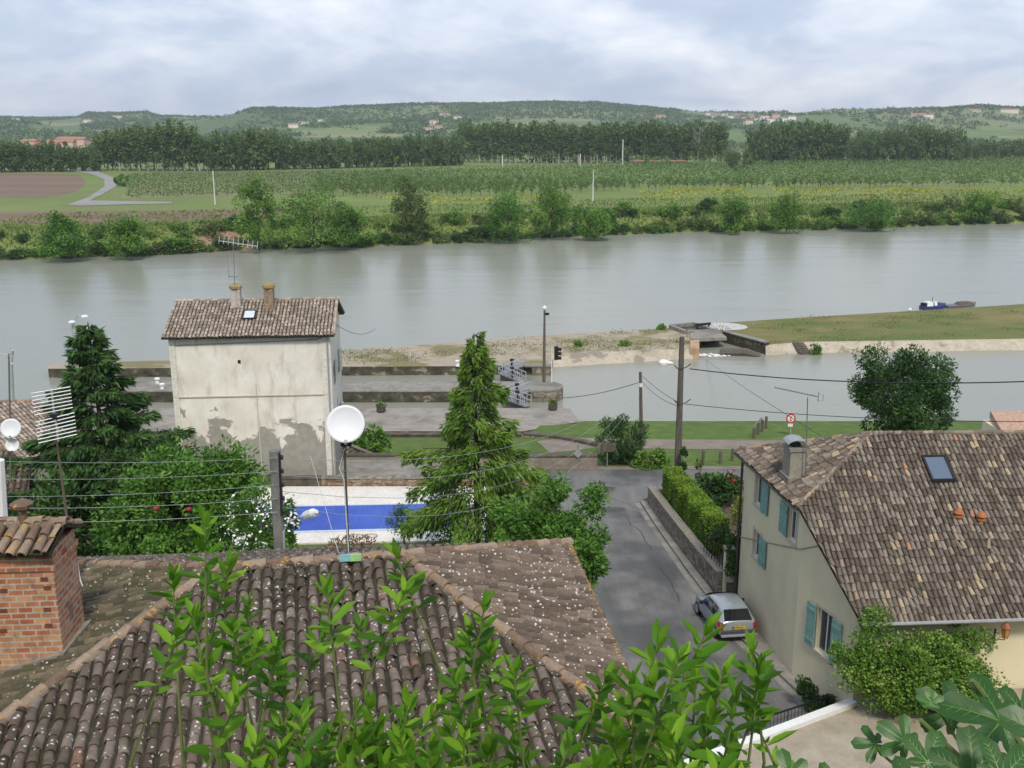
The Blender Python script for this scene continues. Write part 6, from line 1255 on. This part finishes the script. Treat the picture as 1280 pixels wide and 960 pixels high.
# round sign, boards and posts
b = U(988.5, 548, 1.2); t = thing('round_sign', 'round white sign with a red ring on a post by the basin', 'sign', b); q = V(988.5, 523, b.y); MB().tube([b, q + Vector((0, .05, 0))], .035, 6).build('post', galva, t)
MB().lathe([(.40, 0), (.40, .03)], q, 24, axis=(0, -1, 0)).build('ring', simple('sign_red', (.5, .03, .03), .5), t); MB().lathe([(.29, .035), (.29, .045)], q, 24, axis=(0, -1, 0)).build('face', white_p, t)
MB().box(q + Vector((0, -.06, 0)), (.16, .03, .38)).build('symbol', MATS['sign_red'], t).location
MB().box(q + Vector((0, -.085, 0)), (.07, .02, .26)).build('symbol_gap', white_p, t); MB().box(q + Vector((0, -.02, -.58)), (.4, .03, .25)).build('lower_plate', white_p, t)
b = U(759, 584, 3.0); t = thing('wooden_sign', 'weathered wooden board sign on a pale post before the tow path bush', 'sign', b); q = V(758, 559, b.y); MB().tube([b, V(759, 566, b.y)], .05, 6).build('post', concpole, t)
MB().add([q + Vector(v) for v in ((-.68, -.04, -.33), (.45, -.04, -.33), (.75, -.04, -.15), (.62, -.04, .02), (.72, -.04, .30), (-.66, -.04, .34), (-.68, .04, -.33), (.45, .04, -.33), (.75, .04, -.15), (.62, .04, .02), (.72, .04, .30), (-.66, .04, .34))],
    [(5, 4, 3, 2, 1, 0), (6, 7, 8, 9, 10, 11)] + [(i, (i + 1) % 6, 6 + (i + 1) % 6, 6 + i) for i in range(6)]).build('board', woodpole, t)
b = U(723, 586, 3.0); t = thing('sign_post', 'small diamond marker on a thin post in front of the old roadside wall', 'sign', b); q = V(722.5, 567, b.y - .1); MB().tube([b, V(722.5, 556, b.y)], .045, 6).build('post', concpole, t)
MB().add([q + Vector(v) for v in ((0, -.03, .32), (.32, -.03, 0), (0, -.03, -.32), (-.32, -.03, 0), (0, .03, .32), (.32, .03, 0), (0, .03, -.32), (-.32, .03, 0))], [(3, 2, 1, 0), (4, 5, 6, 7)] + [(i, (i + 1) % 4, 4 + (i + 1) % 4, 4 + i) for i in range(4)]).build('marker', MATS['zinc'], t)
for i, (px, pb, pt_) in enumerate(((825.5, 582, 571), (878.5, 577.5, 571), (900, 579.5, 569.5), (915, 576, 567.5), (925, 572.5, 563.5))):
    y = 66.0
    while True:
        b = U(px, pb, nz(10, y)); 
        if abs(b.y - y) < .05: break
        y = b.y
    MB().tube([b - Vector((0, 0, .2)), b + Vector((0, 0, .85)), b + Vector((0, 0, .95))], [.12, .11, .06], 7).build('wooden_bollard', woodpole, label='short wooden post on the grass between the tow path and the cross road', cat='bollard', group='wooden posts on the grass verge')
q0, q1 = U(942, 551, 1.3), U(957, 538, 1.0); t = thing('wooden_handrail', 'wooden handrail going down to the basin beside the tow path', 'railing', q0)
for i in range(4): q = q0.lerp(q1, i / 3.); MB().tube([q - Vector((0, 0, .2)), q + Vector((0, 0, 1.25 if i else 1.1))], .12, 6).build('post', woodpole, t)
MB().bar(q0 + Vector((-.15, 0, 1.1)), q0.lerp(q1, .75) + Vector((-.15, 0, 1.35)), .09, .1).build('rail', concpole, t)
b = U(1251, 545, 2.0); t = thing('garden_shed', 'low building with a pale salmon tile roof just beyond the cream house', 'shed', (21.5, 62, 2.5))
q = V(1262, 541, 56); MB().box((q.x + 4.3, 58, q.z - 2.2), (8, 4, 3.6)).build('wall', creamwall, t); MB().prism([(q.x - .1, 56.6), (q.x + 9, 55.6), (q.x + 9, 60.4), (q.x + .9, 60.4)], q.z - .35, lambda x, y: q.z - .22 + (y - 55.6) * .07).build('roof', simple('salmon_tiles', (.46, .30, .22), .9, var=.3, scale=5), t)
# moored boat beyond the levee
b = U(1157, 387.5, 0.1); e_ = (U(1235, 382.2, .1) - b); e_.z = 0; ln = e_.length; e_.normalize(); s_ = Vector((-e_.y, e_.x, 0))
b = b + s_ * .9
t = thing('moored_boat', 'blue and white cabin boat moored behind the levee', 'boat', b); blue = simple('boat_blue', (.035, .06, .20), .4); 
def hull(o_, l_, w_, h_, mat, name, par):
    vs = []; st = [(0, .7, .0), (.15, .95, 0), (.5, 1, 0), (.8, .75, .1), (1, .06, .3)]
    for u, ww, zz in st:
        for sgn, zc, wf in ((-1, h_ + zz, 1), (-1, -.3, .7), (1, -.3, .7), (1, h_ + zz, 1)): p = o_ + e_ * (u * l_) + s_ * (sgn * w_ / 2 * ww * wf); vs.append((p.x, p.y, zc))
    fs = [(i * 4 + k_, i * 4 + k_ + 1, (i + 1) * 4 + k_ + 1, (i + 1) * 4 + k_) for i in range(4) for k_ in range(3)] + [(i * 4 + 3, i * 4, (i + 1) * 4, (i + 1) * 4 + 3) for i in range(4)] + [(0, 1, 2, 3), (19, 18, 17, 16)]
    return MB().add(vs, fs).build(name, mat, par)
hull(b, 4.4, 1.7, .55, blue, 'hull', t); ra = math.atan2(e_.y, e_.x); c = b + e_ * 1.1; MB().box((c.x, c.y, .85), (1.1, 1.2, .6), ra, .85).build('cabin', white_p, t)
c = b + e_ * .35; MB().box((c.x, c.y, .75), (.45, .9, .5), ra).build('engine_cover', black_m, t); c = b + e_ * 2.3; MB().box((c.x, c.y, .85), (.5, .9, .55), ra, .8).build('wheelhouse', white_p, t)
c = b + e_ * 3.2; MB().box((c.x, c.y, .72), (1.0, 1.1, .35), ra, .8).build('tarpaulin', simple('tarp_blue', (.06, .07, .20), .7), t); c = b + e_ * 1.9; MB().tube([(c.x, c.y, .5), (c.x, c.y, 1.9)], .04, 5).build('mast', metal_d, t)
t = thing('barge', 'low grey punt with a brown load moored ahead of the cabin boat', 'barge', b + e_ * 4.6); hull(b + e_ * 4.5, 5.6, 1.8, .42, simple('barge_grey', (.16, .165, .18), .6), 'hull', t)
c = b + e_ * 7.9; MB().box((c.x, c.y, .6), (2.8, 1.3, .4), ra, .7).build('cargo', simple('cargo_brown', (.13, .09, .07), .9, var=.4), t)
q = U(1142, 388.5, .2) + s_ * .8; MB().lathe([(.1, -.2), (.28, 0), (.22, .25), (.05, .32)], q, 10).build('mooring_float', white_p, label='small white float just left of the cabin boat', cat='buoy')
# mud scar on the far bank
def bankz(x, y): return interp([p[0] for p in prof], [p[1] for p in prof], y - bank_y(x) + 1)
vs = []; nx_ = 12; ny_ = 6
for j in range(ny_):
    for i in range(nx_):
        x = -74 + 15 * i / (nx_ - 1); yb = bank_y(x); w_ = math.sin(math.pi * (i + .6) / nx_); y = yb - .8 + (j / (ny_ - 1)) * 6.5 * w_; vs.append((x, y, bankz(x, y) + .25))
MB().add(vs, [(j * nx_ + i, j * nx_ + i + 1, (j + 1) * nx_ + i + 1, (j + 1) * nx_ + i) for j in range(ny_ - 1) for i in range(nx_ - 1)]).build('mud_bank', simple('mud', (.30, .20, .13), .9, var=.3, scale=.6), kind='structure')

# ------------------------------------------------------------------ near trees
def conifer(name, x, y, z0, H_, rad, mat, label, seed, droop, nwh, nl, hang, ln, prof_=None, lean=0):
    g = np.random.default_rng(seed); rr2 = random.Random(seed); t = thing(name, label, 'tree', (x, y, z0)); mb = MB()
    mb.tube([(x, y, z0 - .2), (x + lean * .4, y, z0 + H_ * .5), (x + lean, y, z0 + H_ * .985)], [.22, .14, .025], 7); P_ = []; A_ = []; T_ = []
    for i in range(nwh):
        f = (i + rr2.random() * .8) / nwh; f = f ** .9; z = z0 + H_ * (.10 + .88 * f); base = rad * (prof_(f) if prof_ else (1 - f) ** .8) * rr2.uniform(.7, 1.12) + .12
        a = i * 2.399 + rr2.uniform(-.3, .3); d = Vector((math.cos(a), math.sin(a), 0)); up = rr2.uniform(.1, .35) * base * (.4 + f); tx = x + lean * f
        pts = [Vector((tx, y, z)) + d * (base * s_) + Vector((0, 0, up * s_ * 1.2 - droop * base * s_ * s_)) for s_ in (0, .25, .5, .75, 1)]
        mb.tube(pts, [.045, .035, .028, .018, .008], 4); m_ = int(nl * (base / rad + .15)); tone = rr2.uniform(.1, .9)
        s_ = g.uniform(.12, 1, m_) ** .8; side = g.normal(0, .5, m_) * base * .30 * (1.15 - s_); pp = np.array([[q.x, q.y, q.z] for q in pts]); xi = np.clip(s_ * 4, 0, 3.999); i0 = xi.astype(int); fr = (xi - i0)[:, None]
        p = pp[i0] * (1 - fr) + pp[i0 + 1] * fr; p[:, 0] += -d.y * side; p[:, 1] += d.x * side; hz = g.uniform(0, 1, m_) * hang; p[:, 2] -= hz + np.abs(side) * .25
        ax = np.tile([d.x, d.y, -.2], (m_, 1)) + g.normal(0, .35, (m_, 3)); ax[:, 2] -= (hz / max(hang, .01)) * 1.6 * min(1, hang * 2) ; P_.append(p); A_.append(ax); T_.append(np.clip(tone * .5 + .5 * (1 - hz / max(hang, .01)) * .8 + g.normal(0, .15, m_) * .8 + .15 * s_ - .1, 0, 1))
    P_ = np.vstack(P_); A_ = np.vstack(A_); T_ = np.concatenate(T_); n = len(P_)
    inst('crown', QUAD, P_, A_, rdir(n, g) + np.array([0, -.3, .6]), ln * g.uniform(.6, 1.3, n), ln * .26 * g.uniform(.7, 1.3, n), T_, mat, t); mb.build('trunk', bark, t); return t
b = V(592, 640, 46.5)
tz = V(592, 412, 46.5).z; b0 = 4.3
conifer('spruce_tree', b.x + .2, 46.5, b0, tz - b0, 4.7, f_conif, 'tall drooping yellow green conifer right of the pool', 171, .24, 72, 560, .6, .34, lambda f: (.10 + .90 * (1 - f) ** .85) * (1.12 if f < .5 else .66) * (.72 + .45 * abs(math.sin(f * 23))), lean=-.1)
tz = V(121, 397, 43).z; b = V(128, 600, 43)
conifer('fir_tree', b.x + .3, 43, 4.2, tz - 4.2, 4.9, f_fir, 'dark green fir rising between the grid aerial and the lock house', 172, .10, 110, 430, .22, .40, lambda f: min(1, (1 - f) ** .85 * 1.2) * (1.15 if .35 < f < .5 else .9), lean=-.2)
c = V(70, 650, 40); big_tree('evergreen_shrub', (c.x, 40, c.z - .5), (3.6, 2.6, 3.0), 60, 9000, .8, .34, f_fir, 'dark broad evergreen below the fir at the left edge', 'tree', base=(c.x, 40, 4.4), seed=173, wd=.35, shell=.4)
c = V(238, 634, 36); big_tree('garden_tree', (c.x, 36, c.z - .2), (3.0, 2.5, 2.35), 90, 17000, .62, .20, f_bush, 'rounded bright green garden tree left of the concrete pole', 'tree', base=(c.x, 36, 4.6), seed=174, shell=.55, wd=.55,
    extra=[(tuple(V(205, 590, 37)), (1.3, 1.2, 1.0), 2400), (tuple(V(285, 590, 36)), (1.2, 1.1, .9), 2400), (tuple(V(168, 650, 36)), (1.1, 1.2, 1.6), 2600)])
c = V(190, 585, 40); big_tree('garden_tree', (c.x, 40, c.z), (2.0, 1.8, 1.3), 40, 5000, .5, .2, f_vine, 'darker small tree behind the rounded garden tree', 'tree', base=(c.x, 40, 4.4), seed=175, shell=.5, wd=.5)
t = big_tree('flowering_shrub', tuple(V(330, 655, 30)), (1.0, .9, 1.35), 36, 5200, .34, .15, f_bush, 'green shrub starred with white blossom just left of the concrete pole', 'shrub', base=(V(330, 655, 30).x, 30, 5.0), seed=176, shell=.5, wd=.5)
P_, o_, tn_ = crown(tuple(V(328, 652, 29.7)), (1.0, .9, 1.3), 30, 300, .3, rng, .85); put_leaves('blossom', P_, o_, tn_, .11, .10, f_white, t)
for px, py in ((195, 636), (236, 637)): MB().lathe([(.02, -.07), (.1, -.02), (.11, .04), (.03, .09)], V(px, py, 33.6), 8).build('red_flower', f_red, label={195: 'red flower on the rounded garden tree, left one', 236: 'red flower on the rounded garden tree, right one'}[px], cat='flower')
c = V(690, 668, 36); big_tree('laurel_tree', (c.x, 36, c.z - .7), (1.9, 1.6, 1.6), 50, 8500, .5, .19, f_bush, 'leafy bright green tree between the spruce and the road', 'tree', base=(c.x, 36, 4.8), seed=177, shell=.5, wd=.55,
    extra=[(tuple(V(740, 690, 36)), (.75, .8, .95), 2000), (tuple(V(738, 625, 36.5)), (.38, .4, .75), 800), (tuple(V(693, 612, 36.5)), (.45, .4, .6), 800), (tuple(V(650, 640, 36.5)), (1.1, .8, .8), 1600)])
c = V(1128, 492, 70); b_ = 2.4; big_tree('round_tree', (c.x, 70, c.z - .1), (3.65, 3.4, 2.75), 110, 20000, .75, .27, f_round, 'dark green rounded tree standing at the basin behind the cream house', 'tree', base=(c.x, 70, b_), seed=178, shell=.5, wd=.45,
    extra=[(tuple(V(1130, 525, 70)), (2.2, 2, 1.0), 1800), (tuple(V(1092, 450, 70)), (1.3, 1.2, .9), 900), (tuple(V(1165, 458, 70)), (1.5, 1.2, 1.0), 900), (tuple(V(1140, 449, 70)), (1.4, .9, .7), 900)])
c = V(776, 552, 68.6); big_tree('riverside_bush', (c.x, 68.6, c.z), (1.75, 1.4, 1.9), 44, 5200, .55, .30, f_vine, 'dark spiky bush behind the wooden sign beside the tow path', 'shrub', base=(c.x, 68.6, 2.6), seed=179, shell=.45, wd=.25)
c = V(815, 577, 66.9); big_tree('shrub', (c.x, 66.9, c.z), (1.3, .9, .7), 20, 1800, .35, .24, f_bright, 'bright low shrub at the foot of the thinner timber pole', 'shrub', base=(c.x, 66.9, 2.9), seed=180, shell=.4)
c = V(441, 684, 27); big_tree('dry_shrub', (c.x, 27, c.z - .3), (.75, .6, .55), 20, 1600, .3, .14, f_dry, 'brown dry shrub just behind the ridge by the dish mast', 'shrub', base=(c.x, 27, 5.2), seed=181, shell=.4, wd=.3)
c = V(502, 650, 50.5); big_tree('small_tree', (c.x, 50.5, c.z), (.75, .7, .75), 16, 900, .35, .16, f_fir, 'small dark round headed tree at the pool edge left of the spruce', 'tree', base=(c.x + .2, 50.5, 3.4), seed=182, shell=.4, wd=.4, trunk_r=.07)
# neighbouring roofs at the left edge
t = thing('left_house', 'brown tiled house at the left edge, behind the brick chimney', 'house', (-24, 44, 4))
n1_ = Vector((.30, -.22, .92)).normalized(); o1 = Vector((-27.0, 54, 9.0)); q_ = [hitplane(px, py, o1, n1_) for px, py in ((-60, 505), (48, 502), (74, 558), (30, 578), (-60, 578))]
tiled('roof', q_, tile_house, t, .24, .4, .1, 71, 4, roofthick=.15)
MB().prism([(p.x - .3, p.y - .1) for p in q_], 2, lambda x, y: min(p.z for p in q_) - .1).build('wall', oldwall, t); caps([q_[0], q_[1]], tile_cap, t, .13, .4, 72); caps([q_[1], q_[2]], tile_cap, t, .13, .4, 73)
t = thing('left_house', 'lower brown tiled roof at the left edge, below the two small dishes', 'house', (-20, 36, 4))
n1_ = Vector((.10, -.32, .94)).normalized(); o1 = Vector((-19.0, 36, 9.4)); q_ = [hitplane(px, py, o1, n1_) for px, py in ((-60, 562), (14, 562), (38, 590), (34, 655), (-60, 655))]
tiled('roof', q_, tile_side, t, .24, .4, .1, 74, 4, roofthick=.15); MB().prism([(p.x - .3, p.y + .3) for p in q_], 3, lambda x, y: min(p.z for p in q_) - .1).build('wall', oldwall, t); caps([q_[0], q_[1]], tile_cap, t, .13, .4, 75)
yb_ = 39.0; b = V(10, 575, yb_); t = thing('dish_mast', 'pole at the left edge carrying two small white dishes, one above the other', 'aerial', b); MB().tube([b - Vector((0, 0, 1)), V(11, 442, yb_)], .035, 6).build('mast', metal_g, t)
mb = MB(); mb.bar(V(-14, 440, yb_), V(18, 446, yb_), .05, .05); mb.tube([V(14, 452, yb_), V(15.5, 438, yb_)], .06, 6); mb.tube([V(14.5, 455, yb_ - .2), V(16.5, 500, yb_)], .05, 5); mb.build('boom', alu, t)
for px, py, rd in ((13.5, 535.5, .40), (15.5, 556.5, .27)):
    mb = MB(); mb.lathe([(.002, -.06), (rd * .5, -.035), (rd * .85, 0), (rd, .02), (rd, .035), (rd * .8, .01), (rd * .4, -.02), (.002, -.04)], V(px, py, yb_ - .25), 24, axis=Vector((.2, -1, .35))); ds = mb.build('dish', white_m, t, smooth=True)
    MB().tube([V(px, py, yb_ - .25) + Vector((0, 0, -rd * .9)), V(px, py, yb_ - .25) + Vector((.1, -.4, -rd * .5))], .02, 5).build('feed_arm', metal_d, ds)
q = V(68, 629, 33.8); MB().lathe([(.05, -.3), (.4, -.25), (.5, 0), (.45, .2), (.1, .3)], q, 10).build('garden_lantern', white_p, label='white rounded thing glinting among the dark evergreen at the left', cat='ornament') if False else None
q0 = V(-6, 690, 20); MB().tube([V(3, 690, 20), V(-2, 575, 20)], [.16, .12], 8).build('pale_pole', white_p, label='pale plastered pole cut by the left edge behind the brick chimney', cat='pole')

# ------------------------------------------------------------------ foreground sprays of laurel
def sprays(name, label, tips, root, dist0, seed, fill=None):
    g = np.random.default_rng(seed); rr2 = random.Random(seed); t = thing(name, label, 'shrub', root); mb = MB(); P_, A_, N_, T_, S_ = [], [], [], [], []
    hub = Vector(root)
    for (px, py, dd, bend) in tips:
        r_ = ray(px, py).normalized(); tip = Vector((0, 0, CAMH)) + r_ * dd; L_ = min(1.5, (tip - hub).length * .8)
        dirn = (tip - hub).normalized(); st_ = tip - dirn * .2 * L_ + Vector((0, 0, -L_ * .8)); st_ = st_.lerp(hub, .18)
        c1 = tip.lerp(st_, .45) + Vector((rr2.uniform(-.12, .12) + bend, rr2.uniform(-.05, .05), .02)); pts = [st_, st_.lerp(c1, .55) + Vector((bend * .4, 0, 0)), c1, c1.lerp(tip, .6), tip]
        mb.tube([hub.lerp(st_, .0 if rr2.random() < .3 else .6)] + pts, [.012, .009, .007, .0055, .004, .002], 5)
        m_ = rr2.randint(13, 19); tone = rr2.uniform(.3, .9)
        for i in range(m_):
            f = (i / m_) ** 1.25; s_ = 1 - f * (.30 if py < 860 else .5); u = s_ * 4; i0 = min(3, int(u)); p = pts[i0].lerp(pts[i0 + 1], u - i0); ax = (pts[min(4, i0 + 1)] - pts[i0]).normalized()
            a = i * 2.4 + rr2.uniform(-.4, .4); sd2 = Vector((math.cos(a), math.sin(a), 0)); open_ = .35 + .75 * min(1, f * 2.2) + rr2.uniform(-.1, .3)
            d = (ax * (1.1 - open_ * .6) + sd2 * open_ * .9 + Vector((rr2.uniform(-.25, .25), rr2.uniform(-.25, .25), .12))).normalized(); P_.append(p); A_.append(d); N_.append((ax * 1.0 - d * .3 + Vector((rr2.uniform(-.5, .5), rr2.uniform(-.5, .3), .2))))
            T_.append(min(1, max(0, tone * .7 + .35 * (1 - f) + rr2.uniform(-.4, .3)))); S_.append(rr2.uniform(.055, .11) * (.75 + .35 * min(1, f * 3)))
    S_ = np.array(S_); inst('leaves', LANCE, np.array(P_), np.array(A_), np.array(N_), S_, S_ * .42, np.array(T_), f_laurel, t); mb.build('stems', f_stem, t); return t
def mk(tips, seed, d0=3.2, d1=4.0):
    r2 = random.Random(seed); return [(px, py, r2.uniform(d0, d1), r2.uniform(-.12, .12)) for px, py in tips]
g = random.Random(77)
tl = [(256, 650), (216, 722), (287, 705), (241, 770), (222, 790), (309, 757), (323, 804), (290, 785), (350, 850), (403, 794), (408, 735), (450, 782), (375, 900), (345, 810), (255, 830), (296, 870), (320, 930)]
sprays('laurel_shrub', 'tall thin sprays of laurel leaves at the left of the foreground', mk(tl, 1), (-1.05, 3.0, 23.3), 3, 201)
tm = [(494, 692), (506, 738), (460, 880), (420, 905), (510, 880), (550, 880), (500, 920), (450, 930), (400, 940), (350, 935), (540, 930), (580, 920), (430, 955), (480, 958), (380, 960), (560, 960), (330, 960)]
tm += [(g.gauss(455, 55), g.uniform(885, 1000)) for _ in range(24)]
sprays('laurel_shrub', 'densest laurel shrub, at the bottom centre in front of the tiled roof', mk(tm, 2, 2.9, 3.9), (-.45, 3.0, 23.2), 3, 202)
tr = [(606, 757), (586, 790), (612, 812), (642, 838), (570, 850), (600, 870), (560, 910), (640, 900), (655, 945), (610, 940), (630, 975)]
sprays('laurel_shrub', 'small laurel sprays between the dense shrub and the roof corner', mk(tr, 3), (-.05, 3.0, 23.2), 3, 203)
tq = [(822, 807), (884, 787), (850, 820), (940, 812), (950, 838), (757, 848), (790, 850), (815, 860), (870, 850), (905, 840), (920, 870), (775, 880), (740, 890), (850, 890), (890, 900), (720, 915), (940, 890), (830, 925), (870, 935), (770, 930), (910, 935), (800, 960), (745, 955), (950, 870), (845, 960), (905, 970)]
tq += [(g.gauss(815, 55), g.uniform(905, 1010)) for _ in range(18)]
sprays('laurel_shrub', 'bright laurel shrub at the bottom, hiding the road below the car', mk(tq, 4, 2.6, 3.5), (.50, 2.7, 23.3), 3, 204)
# fig branches at the lower right corner
def figleaf(ln_, seed):
    rr2 = random.Random(seed); LO = [(-2.05, .50), (-1.02, .84), (0, 1.0), (1.02, .84), (2.05, .50)]; pts = []; n = 90
    for i in range(n):
        a = -math.pi * .95 + 2 * math.pi * .95 * i / (n - 1); r_ = .33 + .06 * math.cos(a)
        for la, lr in LO:
            d = abs(a - la); r_ = max(r_, lr * (1 - (d / .50) ** 2.6) ** .62 if d < .50 else 0)
        r_ *= 1 + .03 * math.sin(i * 1.7) + rr2.uniform(-.012, .012); pts.append((r_ * math.sin(a), r_ * math.cos(a)))
    def zf(x, y):
        a = math.atan2(x, y); dl = min(abs(a - la) for la, _ in LO); r_ = math.hypot(x, y)
        return .11 * min(1, dl * 1.8) * r_ - .20 * r_ * r_ + .015 * math.sin(9 * r_) * min(1, dl * 3)
    V_ = [(0, 0, 0)]; F_ = []; R_ = []
    fr = (.2, .4, .6, .8, 1.0)
    for f in fr:
        for x, y in pts: V_.append((x * f, y * f, zf(x * f, y * f)))
    for i in range(n - 1): F_.append((0, 1 + i, 2 + i)); R_.append(0)
    for r_ in range(len(fr) - 1):
        for i in range(n - 1): a = 1 + r_ * n + i; F_.append((a, a + n, a + n + 1, a + 1)); R_.append(rr2.uniform(-.05, .07))
    def strip(p0, p1, w0, w1):
        b = len(V_); m = 6; dx, dy = p1[0] - p0[0], p1[1] - p0[1]; L_ = math.hypot(dx, dy); nx, ny = -dy / L_, dx / L_
        for i in range(m + 1):
            t = i / m; w_ = w0 + (w1 - w0) * t; x, y = p0[0] + dx * t, p0[1] + dy * t; z = zf(x, y) + .012
            V_.append((x + nx * w_, y + ny * w_, z)); V_.append((x - nx * w_, y - ny * w_, z))
        for i in range(m): F_.append((b + 2 * i, b + 2 * i + 1, b + 2 * i + 3, b + 2 * i + 2)); R_.append(.75)
    for la, lr in LO:
        q = (math.sin(la) * lr * .93, math.cos(la) * lr * .93); strip((0, 0), q, .016, .004)
        for f in (.35, .52, .68, .82):
            for sg in (-1, 1):
                a2 = la + sg * .75; l2 = lr * .24 * (1.15 - f * .6); p = (q[0] * f, q[1] * f); strip(p, (p[0] + math.sin(a2) * l2, p[1] + math.cos(a2) * l2), .006, .002)
    return np.array(V_), F_, R_
FT = [figleaf(1, i) for i in range(2)]
figs = [(1225, 878, 1.75, .150, -1.2, .25), (1175, 868, 1.85, .10, -.9, .1), (1120, 905, 1.72, .075, -.9, .6), (1085, 915, 1.75, .06, -1.5, .5), (1165, 925, 1.68, .085, .5, .6), (1215, 935, 1.5, .105, .1, .25), (1125, 975, 1.5, .095, -1.3, .3), (1265, 945, 1.45, .09, .9, .4),
        (983, 945, 1.8, .072, -.2, .7), (1030, 958, 1.75, .058, .2, .8), (950, 975, 1.8, .075, -1.2, .4), (1012, 985, 1.7, .07, -.8, .5), (1295, 900, 1.6, .12, -1.0, .3), (1090, 975, 1.6, .08, -.4, .4), (1163, 858, 1.72, .04, .05, 1.0), (1180, 985, 1.4, .10, .3, .3), (1245, 985, 1.4, .10, -.6, .3), (1055, 990, 1.6, .08, .3, .5), (1285, 865, 1.9, .09, .6, .3)]
t = thing('fig_tree', 'fig branches with large lobed leaves filling the lower right corner', 'tree', (1.3, 1.7, 24.0)); mbs = MB(); rr2 = random.Random(6)
for i, (px, py, dd, sz, ang_, tone) in enumerate(figs):
    py += 14; sz *= .84
    r_ = ray(px, py).normalized(); c = Vector((0, 0, CAMH)) + r_ * dd; up_ = Vector((0, .45, .9)).normalized(); rt = Vector((1, 0, 0)); ax = (rt * math.sin(ang_) + Vector((0, .55, .8)).normalized() * math.cos(ang_)).normalized()
    nm_ = Vector((rr2.uniform(-.35, .35), -.75 + rr2.uniform(-.2, .2), .85)).normalized(); base = c - ax * sz * .25
    fl = inst('fig_leaf', FT[i % 2][:2], np.array([base]), np.array([ax]), np.array([nm_]), np.array([sz * .72]), np.array([sz * .80]), np.array([tone * .8]), f_fig, t)
    at_ = fl.data.attributes['rnd']
    for k_, rv in enumerate(FT[i % 2][2]): at_.data[k_].value = min(1, max(0, tone * .6 + rv))
    for p in fl.data.polygons: p.use_smooth = True
    hubx = Vector((.98, 1.42, 24.75)) if px > 1080 else Vector((.55, 1.55, 24.6)); mbs.tube([base + ax * .01, base.lerp(hubx, .35) + Vector((0, 0, -.03)), base.lerp(hubx, .6)], [.0022, .003, .004], 5)
hubx = Vector((.98, 1.42, 24.75)); top_ = Vector((0, 0, CAMH)) + ray(1150, 900).normalized() * 1.72; mbs.tube([hubx - Vector((0, 0, .6)), hubx, hubx.lerp(top_, .5) + Vector((.01, 0, 0)), top_], [.012, .009, .007, .004], 7)
top_ = Vector((0, 0, CAMH)) + ray(1215, 850).normalized() * 1.75; mbs.tube([hubx, hubx.lerp(top_, .6) + Vector((.03, 0, 0)), top_], [.009, .007, .004], 7); mbs.build('branches', f_stem, t)

# ------------------------------------------------------------------ air
hz = NM('haze_air'); ht = hz.t; ht.nodes.remove(hz.b); pv = ht.nodes.new('ShaderNodeVolumePrincipled'); pv.inputs['Color'].default_value = (.80, .88, 1.0, 1); pv.inputs['Density'].default_value = 0.00013; pv.inputs['Anisotropy'].default_value = 0.2
ht.links.new(pv.outputs[0], ht.nodes['Material Output'].inputs['Volume'])
MB().box((0, 2700, 123), (12200, 6400, 254)).build('haze', hz.m, kind='stuff')
